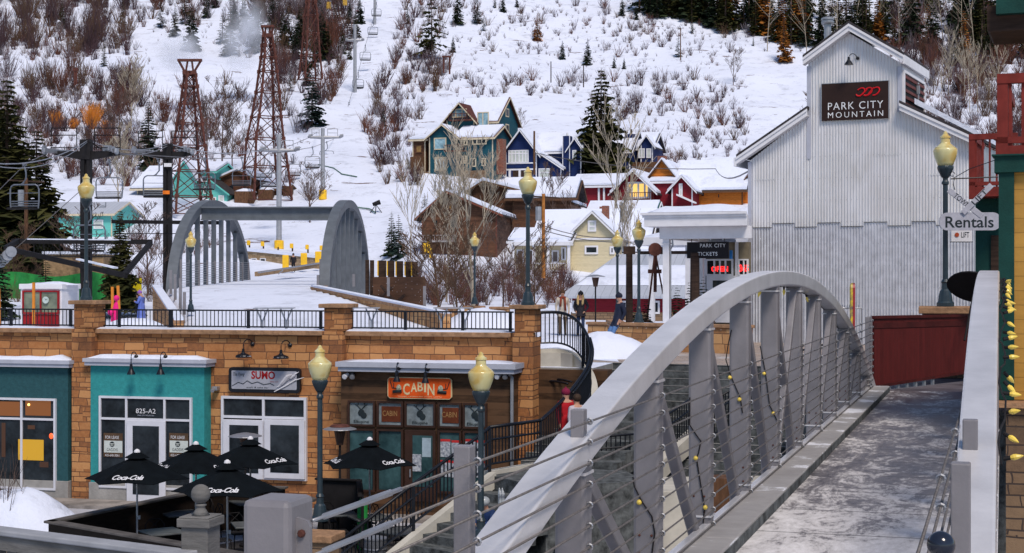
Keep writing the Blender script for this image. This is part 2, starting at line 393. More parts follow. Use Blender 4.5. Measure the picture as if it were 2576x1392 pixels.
def conifer_mesh(rr, H=1.0, Rb=.2, lv=24, br=9, leaf=6, z0=.06, gap=0., droop=.35, spread=1.0):
    mb = MB()
    for i in range(lv):
        t = i/lv; z = H*(z0+(1-z0)*t); rad = Rb*(1-t)**.85*(.8+.4*rr.random())+.012
        for k in range(max(4, int(br*(1-.45*t)))):
            if rr.random() < gap: continue
            a = rr.random()*2*pi; L = rad*(.65+.5*rr.random()); dr = droop*(.5+.8*rr.random())*(1-.6*t)
            d = Vector((cos(a), sin(a), 0)); side = Vector((-sin(a), cos(a), 0))
            n = max(2, int(leaf*(1-.5*t)))
            for q in range(n):
                s0 = L*(.12+.88*q/n); s1 = min(L*1.05, s0+L/n*1.7)
                zz0 = z-dr*s0*(.5+.5*s0/L); zz1 = z-dr*s1*(.5+.5*s1/L)+.004
                w = (.30*L*(1-.6*q/n)+.008)*spread*(.7+.6*rr.random()); tw = (rr.random()-.5)*1.1
                sd = side*cos(tw)+Vector((0, 0, 1))*sin(tw)
                p0 = d*s0+Vector((0, 0, zz0)); p1 = d*s1+Vector((0, 0, zz1)); sk = d*(w*.5)
                mb.add([p0, p0+sd*w+sk-Vector((0, 0, w*.3)), p1, p0-sd*w+sk-Vector((0, 0, w*.3))], [(0, 1, 2, 3)])
    return mb
def make_conifer(name, label, seed, mat, **kw):
    rr = random.Random(seed); t = thing(name, label, 'tree')
    lo = MB(); lo.tube([(0, 0, -.06), (0, 0, .5), (0, 0, 1)], [.016, .010, .001], 6); lo.build('trunk', BARK, t)
    conifer_mesh(rr, **kw).build('crown', mat, t); return t
def twig_arrays(rr, n=26, h=1.0, spread=.6, thick=.010, forks=3, up=1.0, sides=3):
    mb = MB()
    for i in range(n):
        a = rr.random()*2*pi; b0 = rr.random()*.10; tilt = spread*rr.random()
        p = Vector((cos(a)*b0, sin(a)*b0, -.05)); L = h*(.55+.45*rr.random())
        d = Vector((cos(a)*tilt, sin(a)*tilt, 1)).normalized(); pts = [p]; k = 4
        for q in range(k):
            d = (d+Vector(((rr.random()-.5)*.35, (rr.random()-.5)*.35, .12*up))).normalized(); pts.append(pts[-1]+d*L/k)
        mb.tube(pts, [thick, thick*.8, thick*.6, thick*.45, thick*.25], sides, False)
        for f_ in range(forks):
            j = rr.randint(1, 3); q0 = pts[j]; dd = (d+Vector((rr.random()-.5, rr.random()-.5, rr.random()*.2))*1.3).normalized()
            e = q0+dd*L*(.18+.2*rr.random()); e2 = e+(dd+Vector((0, 0, .4))).normalized()*L*.15
            mb.tube([q0, e, e2], [thick*.5, thick*.36, thick*.2], 3, False)
    return mb
def make_shrub(label, seed, mat, **kw):
    mb = twig_arrays(random.Random(seed), **kw); mb.local = True; o = mb.build('bare_shrub', mat); tag(o, label, 'shrub'); return o
def bare_tree(rr, H=1.0, lean=.05, depth=4, r0=.018, wide=.55, first=.25, nb=7, thin=.003):
    mb = MB()
    def grow(p, d, L, r, k):
        n = 4 if k == depth else 3; pts = [p]; rs = [r]
        for i in range(n):
            d = (d+Vector((rr.random()-.5, rr.random()-.5, .15))*(.10 if k == depth else .28)).normalized()
            pts.append(pts[-1]+d*L/n); rs.append(max(thin*.7, r*(1-.75*(i+1)/n)))
        mb.tube(pts, rs, 5 if k == depth else 3, False)
        if k == 0: return
        m = nb if k == depth else rr.randint(3, 5)
        for i in range(m):
            t = (first if k == depth else .25)+(1-(first if k == depth else .25))*(i+rr.random()*.7)/m
            j = min(n-1, int(t*n)); q = pts[j].lerp(pts[j+1], t*n-j)
            a = rr.random()*2*pi; u = Vector((cos(a), sin(a), 0))
            dd = (d*.65+u*wide*(1.1 if k == depth else .9)+Vector((0, 0, .25))).normalized()
            grow(q, dd, L*(.50 if k == depth else .58)*(1.05-.4*t)*(.8+.4*rr.random()), max(thin, rs[j]*.55), k-1)
    grow(Vector((0, 0, -.04)), Vector((lean, 0, 1)).normalized(), H, r0, depth); return mb
def make_tree(name, label, seed, mat, **kw):
    t = thing(name, label, 'tree'); bare_tree(random.Random(seed), **kw).build('trunk', mat, t); return t
# prototypes, placed by their first use
def proto_put(store, key, maker, loc, rz, sc_, label, group=None):
    if key not in store:
        o = maker(); store[key] = o; put(o, loc, rz, sc_); o['label'] = label
        if group: o['group'] = group
        elif 'group' in o: del o['group']
        return o
    o = dup(store[key], loc, rz, sc_, label, group=group)
    if not group and 'group' in o: del o['group']
    return o
CP = {}
CKIND = {
 'full': lambda: make_conifer('spruce_tree', '', 11, NG, Rb=.20, lv=26, br=11, leaf=6),
 'olive': lambda: make_conifer('spruce_tree', '', 12, NO, Rb=.17, lv=24, br=10, leaf=6),
 'gappy': lambda: make_conifer('spruce_tree', '', 13, NG, Rb=.20, lv=20, br=8, leaf=7, gap=.18, droop=.25, spread=.75),
 'wide': lambda: make_conifer('fir_tree', '', 14, NO, Rb=.30, lv=15, br=9, leaf=7, gap=.22, droop=.3, spread=.8, z0=.12),
 'blue': lambda: make_conifer('spruce_tree', '', 15, NB, Rb=.24, lv=22, br=11, leaf=6),
 'thin': lambda: make_conifer('spruce_tree', '', 16, NO, Rb=.11, lv=24, br=8, leaf=5),
 'near': lambda: make_conifer('spruce_tree', '', 19, NO, Rb=.22, lv=40, br=17, leaf=8, gap=.04, droop=.4, spread=1.15),
 'rust': lambda: make_conifer('rusty_conifer', '', 17, NR, Rb=.19, lv=24, br=11, leaf=6),
 'hero': lambda: make_conifer('spruce_tree', '', 18, NO, Rb=.27, lv=30, br=18, leaf=9, gap=.05, droop=.34, spread=1.15),
}
def conifer(kind, U, Vt, Vb, label, Y=None, group=None, w=1.0):
    g = G(U, Vb) if Y is None else P(U, Vb, Y)
    H = (Vb-Vt)/F*g.y; return proto_put(CP, kind, CKIND[kind], (g.x, g.y, g.z-.1), R.random()*6, (H*w, H*w, H), label, group)
for a in [
 ('olive', 157, -8, 72, 'dark spruce standing alone in the brush at the top left'),
 ('olive', 440, 6, 92, 'brownish spruce above the snow mist, left of a twin'),
 ('full', 481, 5, 128, 'dark spruce right of its twin behind the two horned rusty pylon top'),
 ('thin', 62, 18, 92, 'thin dark spruce in the thicket at the upper left'),
 ('thin', 262, 90, 168, 'narrow dark spruce at the lower edge of the upper left thicket'),
 ('thin', 310, -5, 84, 'narrow dark spruce by the white gap above the left slope'),
 ('full', 325, 158, 184, 'tiny lone spruce on the open snow of the left slope'),
 ('full', 615, -10, 95, 'dark spruce seen through the larger snow mist'),
 ('olive', 580, -5, 140, 'dusky spruce at the left edge of the larger snow mist'),
 ('full', 640, -5, 130, 'dark spruce at the right edge of the larger snow mist'),
 ('gappy', 875, 12, 110, 'dark spruce left of the far lift line, near the top'),
 ('full', 880, 2, 60, 'spruce crown just left of the topmost lift chairs'),
 ('gappy', 995, 35, 110, 'slim dark spruce right of the rusty trellis mast'),
 ('full', 960, 20, 150, 'dense spruce behind the tall rusty trellis mast'),
 ('olive', 790, 90, 170, 'olive spruce low in the brush left of the lift line'),
 ('full', 832, 42, 130, 'spruce between the rusty mast and the lift line'),
 ('full', 712, 20, 120, 'dark spruce directly behind the tallest pylon head'),
 ('blue', 785, 168, 318, 'tall green spruce left of the lift line, beside the riders'),
 ('blue', 965, 268, 318, 'small spruce under the tall one left of the lift line'),
 ('gappy', 1201, -20, 60, 'slim spruce at the upper edge right of the ski run'),
 ('wide', 1086, -22, 148, 'broad loose fir with gaps right of the ski run'),
 ('full', 1152, -25, 62, 'dark dense spruce right of the broad loose fir'),
 ('thin', 1025, 0, 62, 'slim little spruce left of the broad loose fir'),
 ('full', 1140, 88, 132, 'short spruce below the dense one, above the wooden goal frame'),
 ('gappy', 1217, 34, 78, 'small loose spruce alone on the open snow right of the run'),
 ('rust', 1352, 30, 103, 'small rust orange conifer on the upper slope'),
 ('full', 1415, 100, 149, 'bushy spruce with a dead bare top, left of the pair'),
 ('full', 1478, 95, 165, 'bushy spruce with a bare spire, right of the pair'),
 ('hero', 1512, 168, 458, 'tall layered spruce rising behind the blue and red houses'),
 ('gappy', 1706, 82, 144, 'crooked little spruce beside a slender pole on the right slope'),
 ('thin', 1741, 38, 84, 'short narrow spruce on the right slope by russet brush'),
 ('rust', 1972, 32, 158, 'bright orange conifer left of the corrugated tower roof'),
 ('full', 374, 250, 425, 'dense spruce in front of the orange bushes, left of the first pylon'),
 ('full', 1545, 138, 172, 'small dark spruce on the lower road edge, right of the pair'),
 ('full', 1570, 143, 174, 'tiny spruce by the dirt bank on the right slope'),
 ('thin', 1895, 84, 116, 'little rusty spruce in the brush left of the orange conifer'),
 ('blue', 1068, 482, 560, 'young blue spruce behind the brown cabin gable'),
]: conifer(a[0], a[1] if a[1] < 900 or a[1] > 1000 or a[0] == 'x' else a[1]-150 if a[1] in (995, 960) else a[1], *a[2:])
conifer('near', 18, 190, 700, 'huge green spruce filling the left edge', 118, w=1.15)
conifer('near', 92, 320, 700, 'spreading olive spruce beside the huge one at the left edge', 122, w=1.3)
conifer('near', -30, 140, 700, 'dark spruce cut by the left edge of the view', 125)
conifer('near', 302, 522, 775, 'dark plaza spruce behind the woman in the purple coat', 84, w=.95)
conifer('full', -5, 570, 800, 'dark spruce at the far left of the plaza', 82)
conifer('full', 985, 530, 645, 'spruce at the right foot of the ski run beside bare saplings')
conifer('blue', 1003, 535, 650, 'bluish spruce just behind the one at the foot of the ski run', w=.9)
conifer('full', 115, 640, 790, 'little plaza spruce left of the red framed booth', 92, w=1.2)
# the forest on the upper right
FG = 'evergreens of the forest on the upper right slope'
for i in range(118):
    U = R.uniform(1590, 2600); lo = np.interp(U, [1590, 1640, 1780, 2000, 2150, 2350, 2600], [28, 45, 78, 118, 150, 190, 150])
    V = lo*(1-R.random()**1.6*.95)-R.random()*10; h = R.uniform(95, 200)
    if U > 2250 and R.random() < .2: continue
    kd = R.choice(['full', 'olive', 'olive', 'gappy', 'thin', 'full', 'rust' if R.random() < .8 else 'olive', 'thin'])
    conifer(kd, U, V-h, V, {'rust': 'rust coloured conifer in the forest on the upper right slope'}.get(kd, 'dark evergreen in the forest on the upper right slope'), group=FG+(' rusty ones' if kd == 'rust' else ''))
FL = 'evergreens along the brushy strip left of the lift line'
for (U, Vb, h) in [(742,150,95),(765,178,80),(700,60,80),(730,230,60),(770,60,70),(905,60,70),(850,190,60),(815,110,75),(665,50,70),(690,150,60),(880,150,50),(610,40,60),(405,70,80),(465,60,90),(520,45,70),(560,110,90),(650,95,100),(685,70,95),(725,105,100),(755,120,110),(800,70,95),(825,150,95),(845,80,90),(860,135,80),(895,95,80),(590,75,85),(540,20,60),(775,215,80)]:
    conifer(R.choice(['full', 'gappy', 'olive']), U, Vb-h, Vb, 'dark spruce among the brush left of the lift line', group=FL)
# more single little trees
for (U, Vb, h) in [(15,60,40),(120,45,40),(200,90,30),(95,140,26),(1245,20,40),(1265,30,45),(1300,18,30),(1565,40,50),(1600,50,40)]:
    conifer(R.choice(['full', 'thin']), U, Vb-h, Vb, 'small dark spruce among bare brush on the upper slope', group='small spruces on the upper slope')
# slender dead trunks in the forest
TP = {}
TK = {'aspen': lambda: make_tree('bare_aspen', '', 31, BARKP, r0=.008, wide=.35, first=.35, nb=10, depth=3, thin=.0025),
      'grey': lambda: make_tree('bare_tree', '', 32, BARK, r0=.014, wide=.7, first=.2, nb=8, depth=4, thin=.003),
      'pale': lambda: make_tree('bare_aspen', '', 33, BARKP, r0=.013, wide=.5, first=.30, nb=12, depth=4, thin=.0028),
      'big': lambda: make_tree('bare_tree', '', 35, BARKP, r0=.017, wide=.62, first=.16, nb=11, depth=3, thin=.0026),
      'brown': lambda: make_tree('bare_tree', '', 36, TWB, r0=.014, wide=.8, first=.12, nb=14, depth=4, thin=.003),
      'dead': lambda: make_tree('dead_tree', '', 34, BARKP, r0=.009, wide=.8, first=.4, nb=12, depth=1, thin=.003)}
def tree(kind, U, Vt, Vb, label, Y=None, group=None, w=1.0):
    g = G(U, Vb) if Y is None else P(U, Vb, Y)
    H = (Vb-Vt)/F*g.y; return proto_put(TP, kind, TK[kind], (g.x, g.y, g.z-.1), R.random()*6, (H*w*1.0, H*w, H), label, group)
for U in (2105, 2150, 2205, 2262, 2300, 2330, 2372, 2420, 2452, 1930, 2030, 2080):
    tree('dead', U, R.uniform(-60, 0), R.uniform(95, 150), 'slender pale dead trunk among the evergreens on the upper right', group='dead trunks in the upper right forest')
for U in (2370, 2395, 2425, 2460, 2490, 2510, 2385, 2440):
    V = R.uniform(230, 300); tree('aspen', U, V-R.uniform(90, 150), V, 'slim leafless aspen on the slope behind the corrugated building', group='leafless aspens behind the corrugated building')
for a in [('grey', 560, 245, 430, 'grey leafless tree between the two rusty pylons'), ('grey', 520, 270, 430, 'leafless tree right behind the first rusty pylon'),
          ('grey', 585, 300, 430, 'leafless tree left of the tallest pylon'), ('grey', 300, 245, 400, 'leafless tree left of the dense spruce'),
          ('pale', 330, 180, 330, 'tall leafless tree above the orange bushes'), ('grey', 1310, 285, 345, 'small leafless tree above the dark blue house'),
          ('grey', 1845, 130, 215, 'leafless tree with forked trunk on the right slope'), ('grey', 2060, 250, 400, 'leafless tree left of the corrugated tower')]:
    tree(*a)
tree('big', 1193, 395, 790, 'tall bare tree with pale trunk behind the plaza lamp', 92, w=.85)
tree('aspen', 1030, 455, 700, 'slim upright bare tree at the foot of the ski run', 128)
tree('pale', 1122, 470, 760, 'bare tree left of the pale trunked one', w=.8)
tree('brown', 1105, 560, 800, 'brown bare tree with low spreading limbs over the plaza planter', 84, w=1.0)
tree('brown', 1150, 600, 815, 'bushy russet bare tree beneath the pale trunked one', 82, w=1.1)
tree('brown', 1345, 600, 800, 'bare tree with tangled twigs right of the tall plaza lamp', 84, w=1.0)
tree('grey', 1265, 590, 790, 'dark bare tree behind the planter left of the tall plaza lamp', 88, w=1.0)
tree('pale', 1575, 500, 790, 'bare twiggy tree in front of the cream house', 96, w=.6)
tree('aspen', 1545, 330, 640, 'thin bare tree in front of the red house', w=1.2)
tree('grey', 1390, 455, 640, 'leaning bare tree beside the brown cabin', w=.9)
tree('brown', 40, 600, 790, 'bare tree by the low turquoise building', 105, w=1.2)
tree('grey', 210, 560, 760, 'bare tree before the low turquoise building', 100, w=1.2)
tree('grey', 370, 560, 770, 'bare tree behind the black platform frame', 100, w=1.2)
tree('pale', 300, 360, 560, 'pale bare tree by the turquoise house')
tree('grey', 780, 440, 560, 'round bare bushy tree left of the yellow padded tower', w=1.3)
for U in (1180, 1215, 1245, 1150, 1100):
    tree('aspen', U, R.uniform(390, 430), R.uniform(560, 600), 'thin bare saplings stand before the teal house', group='thin bare trees before the teal house', w=1.1)
# shrubs: the most prominent as objects, the rest as one mass
SP = {}
SK = {'p': lambda: make_shrub('', 51, TWP, n=34, spread=.75, thick=.009), 'b': lambda: make_shrub('', 52, TWB, n=30, spread=.7, thick=.009),
      'g': lambda: make_shrub('', 53, TWG, n=20, spread=.8, thick=.009), 'r': lambda: make_shrub('', 54, TWR, n=44, spread=.8, thick=.010),
      'v': lambda: make_shrub('', 55, TWP, n=22, spread=.25, thick=.007, up=1.5), 'o': lambda: make_shrub('', 56, TWO, n=110, spread=.8, thick=.013, forks=6)}
def shrub(kind, U, V, hpx, label, Y=None, group=None, w=1.0):
    g = G(U, V) if Y is None else P(U, V, Y)
    H = hpx/F*g.y; return proto_put(SP, kind, SK[kind], (g.x, g.y, g.z), R.random()*6, (H*w, H*w, H), label, group)
def runL(V): return np.interp(V, [0, 60, 130, 230, 330, 420, 520], [905, 892, 878, 855, 800, 770, 760])
def runR(V): return np.interp(V, [0, 60, 130, 230, 330, 420, 520, 640], [1015, 1000, 975, 945, 915, 930, 1020, 975])
# dens: probability and mean height in pixels
def dens(U, V):
    if U < runL(V):
        if U < 340: d = .72 if V < 150 else (.12 if V < 190 else (.8 if V < 420 else .5))
        elif U < 600: d = .75 if V < 70+40*noise.noise(Vector((U*.02, 0, 0))) else (.04 if V < 235 else .45)
        elif U < 700: d = .6 if V < 120 else (.05 if V < 250 else .3)
        else: d = .85 if V < 200 else (.45 if V < 290 else .12)
        if 400 < U < 700 and 120 < V < 240: d = .03
        if U > 330 and V > 400: d = .18
        return d, (40 if V < 160 and (U < 340 or U > 700) else 34)
    if U > runR(V):
        if U < 1130: return (.62 if V > 120 else .4), 30
        if 145 < V < 195 and U < 2200: return .07, 16
        if U > 2240: return .8, 34
        if V < 150: return (.45 if U > 1500 else .3), 18
        return (.5 if U > 1650 else .42), 24
    return 0, 0
def houses(U, V): return (1060 < U < 1460 and 250+max(0, 1100-U) < V) or (1440 <= U < 1640 and V > 360) or (U >= 1640 and V > 412) or (1300 < U < 1500 and V > 315)
big = []; small = []
n = 0
while n < 9500:
    U, V = R.uniform(-60, 2620), R.uniform(-40, 470); n += 1
    if U > 1885 and U < 2240 and V > 130: continue
    if houses(U, V): continue
    d, h = dens(U, V)
    cl = noise.noise(Vector((U*.012, V*.02, 7)))*.9+.5
    if R.random() > d*(.35+cl): continue
    h *= R.choice((R.uniform(.4, 1), R.uniform(.7, 1.9))); (big if h > 44 else small).append((U, V, h))
big.sort(key=lambda a: -a[2])
zones = lambda U, V: ('at the upper left' if V < 170 else 'on the left slope below the road') if U < 620 else 'in the strip left of the ski run' if U < 960 else ('beside the ski run' if U < 1150 else 'on the open slope above the houses') if U < 1800 else 'on the right slope'
looks = {'p': 'purplish bare', 'b': 'brown bare', 'g': 'pale frosted bare', 'r': 'russet bare', 'v': 'upright thin stemmed bare'}
for (U, V, h) in big[:235]:
    k = R.choice('pppbbvgr') if U < 960 else R.choice('ppbgvrr')
    if U < 340 and V < 170: k = R.choice('vvpb')
    lb = f'{looks[k]} shrub {zones(U, V)}'; shrub(k, U, V, h*1.3, lb, group=lb+' group')
for a in [('p', 965, 415, 78, 'large purple shrub at the right edge of the ski run above the cabins', 1.1), ('p', 1000, 330, 110, 'big dark purple bush right of the ski run', .8),
          ('b', 948, 290, 80, 'tall bare bush at the ski run edge below the lone tower', .7), ('b', 1095, 230, 95, 'tall brown bush beneath the broad loose fir', .6),
          ('r', 1020, 212, 52, 'red brown bush right of the ski run', .9), ('p', 1600, 285, 70, 'round bare bush above the tall spruce shoulder', .9),
          ('p', 1655, 240, 58, 'round bare bush at the left end of the lower road', .9), ('r', 1960, 75, 45, 'russet bush on the upper right slope', 1),
          ('p', 1160, 310, 60, 'bare bush right behind the teal house', 1), ('p', 2175, 235, 60, 'dark bush left of the corrugated tower', .9),
          ('o', 232, 325, 66, 'bright orange leafed bush on the left slope', .9), ('o', 142, 325, 46, 'smaller orange leafed bush near the huge spruce', .9),
          ('o', 185, 325, 28, 'low orange bush between the two taller orange ones', 1.2), ('o', 268, 335, 34, 'small orange bush right of the bright orange one', 1.1), ('g', 265, 345, 40, 'pale frosted bush right of the orange ones', 1.2),
          ('b', 780, 505, 70, 'round bare bush by the small shed and the ski tower', .9)]:
    shrub(a[0], a[1], a[2], a[3], a[4], w=a[5])
rest = big[235:]+small
def scatter(name, lst, mats, seed, label, cat, **kw):
    rr = random.Random(seed); bases = []
    for i in range(5):
        b = twig_arrays(rr, **kw); bases.append((np.array(b.v), b.f))
    V_, F_, M_ = [], [], []; o = 0
    for (U, V, h) in lst:
        g = G(U, V); H = h/F*g.y; va, fa = rr.choice(bases); a = rr.random()*6
        X = va*H; w = rr.uniform(.8, 1.3); x = (X[:, 0]*cos(a)-X[:, 1]*sin(a))*w+g.x; y = (X[:, 0]*sin(a)+X[:, 1]*cos(a))*w+g.y
        V_.append(np.stack([x, y, X[:, 2]+g.z], 1)); mi = rr.randrange(len(mats))
        F_ += [[i+o for i in f] for f in fa]; M_ += [mi]*len(fa); o += len(va)
    mb = MB(); mb.v = [tuple(q) for q in np.concatenate(V_).tolist()]; mb.f = F_; mb.m = M_
    ob = mb.build(name, mats); stuff(ob); tag(ob, label, cat); return ob
scatter('garden_brush', [(R.uniform(1050, 1440), R.uniform(700, 775), R.uniform(30, 75)) for _ in range(110)]+[(R.uniform(-20, 430), R.uniform(700, 760), R.uniform(30, 70)) for _ in range(60)]+[(R.uniform(60, 560), R.uniform(590, 650), R.uniform(16, 36)) for _ in range(70)], [TWB, TWP, TWR], 63, 'tangled bare brush in the gardens behind the plaza', 'brush', n=22, forks=4, spread=.9, thick=.009)
scatter('hillside_brush', rest, [TWP, TWB, TWG, TWP, TWR], 61, 'dense low bare brush covering the snowy hillside', 'brush', n=15, forks=2, spread=.8, thick=.016)
# tiny stubble poking through the snow
st = [(R.uniform(-50, 2600), R.uniform(-30, 470), 0) for _ in range(2600)]
st = [(U, V, R.uniform(5, 12)) for U, V, _ in st if not (runL(V)-5 < U < runR(V)) and not houses(U, V) and not (400 < U < 680 and 110 < V < 250) and not (1885 < U < 2240 and V > 130) and not (U < 330 and 165 < V < 195)]
scatter('brush_stubble', st, [TWG, TWP, TWG], 62, 'short frosted stalks poking through the hillside snow', 'stalks', n=7, forks=1, spread=1.0, thick=.03)
# ---- the near footbridge ---------------------------------------------------------------------------
B = Fr(0, 0, -17.4); Bc, Bs = cos(radians(17.4)), sin(radians(17.4))
SH = Matrix.Identity(4); SH[2][1] = .0015
BM = B.M @ SH
def BP(U, V, x):
    k = (U-CU)/F; y = x*(Bc+k*Bs)/(k*Bc-Bs); Y = -Bs*x+Bc*y
    return Vector((x, y, Zv(V, Y)-.0015*y))
def deck_mat():
    m, t, b = mnew('salted_deck'); b.inputs['Specular IOR Level'].default_value = .4
    uv = coords(t, True); s = nd(t, 'ShaderNodeSeparateXYZ'); t.links.new(uv, s.inputs[0])
    n = nd(t, 'ShaderNodeTexNoise', i_Scale=2.1, i_Detail=10, i_Roughness=.78, i_Distortion=.9); t.links.new(coords(t, True, (1, .5, 1)), n.inputs['Vector'])
    n2 = nd(t, 'ShaderNodeTexNoise', i_Scale=17, i_Detail=8, i_Roughness=.75); t.links.new(coords(t, True, (1, .35, 1)), n2.inputs['Vector'])
    g = nd(t, 'ShaderNodeMapRange'); t.links.new(s.outputs['Y'], g.inputs[0]); g.inputs[1].default_value = 6; g.inputs[2].default_value = 16; g.inputs[3].default_value = .24; g.inputs[4].default_value = -.10
    a = nd(t, 'ShaderNodeMath', operation='ADD'); t.links.new(n.outputs['Fac'], a.inputs[0]); t.links.new(g.outputs[0], a.inputs[1])
    a2 = nd(t, 'ShaderNodeMath', operation='MULTIPLY_ADD'); t.links.new(n2.outputs['Fac'], a2.inputs[0]); a2.inputs[1].default_value = .55; t.links.new(a.outputs[0], a2.inputs[2])
    c = ramp(t, a2.outputs[0], [(.55, (.07, .06, .065)), (.68, (.17, .155, .16)), (.775, (.52, .50, .50)), (.95, (.70, .68, .69))])
    d = nd(t, 'ShaderNodeMath', operation='DIVIDE'); t.links.new(s.outputs['Y'], d.inputs[0]); d.inputs[1].default_value = 1.22
    f = nd(t, 'ShaderNodeMath', operation='FRACT'); t.links.new(d.outputs[0], f.inputs[0])
    e = ramp(t, f.outputs[0], [(.0, (.18,)*3), (.016, (.25,)*3), (.022, (1,)*3)])
    mx = nd(t, 'ShaderNodeMix', data_type='RGBA', blend_type='MULTIPLY'); mx.inputs[0].default_value = 1; t.links.new(c, mx.inputs[6]); t.links.new(e, mx.inputs[7])
    t.links.new(mx.outputs[2], b.inputs['Base Color'])
    t.links.new(ramp(t, a2.outputs[0], [(.62, (.38,)*3), (.85, (.8,)*3)]), b.inputs['Roughness'])
    bp = nd(t, 'ShaderNodeBump', i_Strength=.35, i_Distance=.01); t.links.new(a2.outputs[0], bp.inputs['Height']); t.links.new(bp.outputs[0], b.inputs['Normal'])
    return m
DECK = deck_mat(); KERB = snow_mat('kerb_concrete', .3, (.36, .34, .34))
m_, t_, b_ = mnew('icy_kerb'); b_.inputs['Roughness'].default_value = .8
n_ = nd(t_, 'ShaderNodeTexNoise', i_Scale=1.1, i_Detail=8, i_Roughness=.7); t_.links.new(coords(t_, True), n_.inputs['Vector'])
t_.links.new(ramp(t_, n_.outputs['Fac'], [(.3, (.20, .19, .19)), (.56, (.30, .29, .29)), (.60, (.62, .63, .68)), (.8, (.72, .73, .8))]), b_.inputs['Base Color']); ICY = m_
BULB = pm('yellow_bulb', (.85, .62, .10), .25, var=.1)
br = thing('footbridge', 'grey steel footbridge with arched trusses, wire cable railings and a salted walkway', 'footbridge', (0, 0, 0), radians(-17.4))
mb = MB(BM); mb.box(-1.833, -.035, 1.2, 27.6, .15, .40); mb.build('deck', DECK, br)
for k, (xa, xb) in enumerate(((-2.1, -1.833), (-.47, -.21))):
    if k: continue
    mb = MB(BM); y = 1.5
    while y < 27.4:
        L = 2.44; mb.box(xa, xb, y, min(27.4, y+L-.012), .16, .493+R.uniform(-.002, .002)); y += L
    mb.build('kerb', ICY, br, bevel=.012)
    mb = MB(BM); mb.box(-1.832, -1.824, 1.5, 27.3, .401, .478); mb.build('kerb_face', CONCD, br)
for (x_, y_, rx_, ry_, h_) in ((-1.96, 10.4, .09, .5, .03), (-1.95, 9.0, .10, .35, .035), (-1.97, 7.6, .08, .6, .025), (-2.0, 12.6, .05, .5, .02), (-1.72, 10.2, .09, .9, .02), (-1.68, 8.2, .13, .5, .02)):
    mb = MB(BM); mb.heap(x_, y_, .495 if x_ < -1.83 else .402, rx_, ry_, h_, y_, 22, .3); mb.build('snow_patch', SNOW, br, smooth=True)
mb = MB(BM); mb.box(-2.16, -2.103, 1.5, 27.4, .10, .515); mb.box(-.13, -.04, 1.5, 27.4, .10, .48); mb.build('edge_angle', SILVER, br)
yk = [6.22+1.86*k for k in range(12)]
def arch_z(y): return 2.435-.0141*(y-16.05)**2
for side in (0, 1):
    X = (lambda x: x) if side == 0 else (lambda x: -x-2.31)
    def bx(mb, x0, x1, *a): mb.box(X(x0), X(x1), *a)
    # arch: rounded box section swept along the parabola
    N = 64; prof = []
    for (sx, sz) in ((-1, -1), (1, -1), (1, 1), (-1, 1)):
        for q in range(4):
            a = radians({(-1,-1): 180, (1,-1): 270, (1,1): 0, (-1,1): 90}[(sx, sz)]+q*30)
            prof.append((sx*(.093-.014)+.014*cos(a), sz*(.075-.014)+.014*sin(a)))
    mb = MB(BM); vs = []
    for i in range(N+1):
        y = 3.6+24.4*i/N; z = arch_z(y)-.075; dz = -.0282*(y-16.05); l = hypot(1, dz); ty, tz = 1/l, dz/l
        for (px, pz) in prof: vs.append((X(-2.19+px), y-tz*pz, z+ty*pz))
    n = len(prof); fs = [((i*n+j), (i*n+(j+1) % n), ((i+1)*n+(j+1) % n), ((i+1)*n+j)) if side else ((i*n+j), ((i+1)*n+j), ((i+1)*n+(j+1) % n), (i*n+(j+1) % n)) for i in range(N) for j in range(n)]
    mb.add(vs, fs+[list(range(n)), [N*n+j for j in range(n)]]); mb.build('arch', SILVER, br)
    for k in range(1, 12):
        y = yk[k]; zt = arch_z(y)-.13
        if zt > .55:
            mb = MB(BM); bx(mb, -2.272, -2.103, y-.08, y+.08, .1, zt); hg = mb.build('hanger', GREYM, br, bevel=.02); mb = MB(BM); bx(mb, -2.2795, -2.098, y-.09, y+.09, zt-.075, zt-.06); bx(mb, -2.28, -2.0975, y-.088, y+.088, .56, .575); mb.build('weld_collar', SILVER, hg)['kind'] = 'stuff'
            mb = MB(BM); [mb.ball((X(-2.15-.08*a_), y-.082, .60+.12*b2_), .009, 6, 4) for a_ in (0, 1) for b2_ in (0, 1)]; mb.build('bolts', RUST, hg)['kind'] = 'stuff'
        a, b_ = (k, k+1) if y < 15.9 else (k, k-1)
        if 1 <= b_ < 12 and arch_z(yk[a])-.2 > .6:
            mb = MB(BM); mb.bar((X(-2.18), yk[a]+(.1 if b_ > a else -.1), arch_z(yk[a])-.2), (X(-2.18), yk[b_]+(-.12 if b_ > a else .12), .3), .075, .09); mb.build('diagonal', GREYM, br, bevel=.012)
    for k in (0, 1):
        mb = MB(BM); y = yk[k]; bx(mb, -2.195, -2.122, y-.04, y+.04, (.1 if k == 0 else arch_z(y)-.1), 1.68); mb.build('post', GREYM, br, bevel=.006)
    # far end rail post group
    for y in (26.9, 27.25):
        mb = MB(BM); bx(mb, -2.2, -2.12, y-.04, y+.04, .1, 1.68); mb.build('post', GREYM, br, bevel=.006)
    mb = MB(BM)
    for k, y in enumerate(yk+[27.0]):
        for q in range(11):
            z = 1.62-.111*q
            a = [(X(-2.087)+.015*cos(t*pi/4), y-.045, z+.015*sin(t*pi/4)) for t in range(9)]
            mb.tube(a, .006, 4, False)
    o = mb.build('cable_rings', GALV, br); o['kind'] = 'stuff'
    for q in range(11):
        z = 1.62-.111*q; mb = MB(BM); mb.tube([(X(-2.085), 4.55 if side == 0 else 4.2, z), (X(-2.085), 27.2, z)], .0058, 6); mb.build('cable', pm('cable_steel', (.20, .18, .17), .45, .6, .2, 30), br, smooth=True)
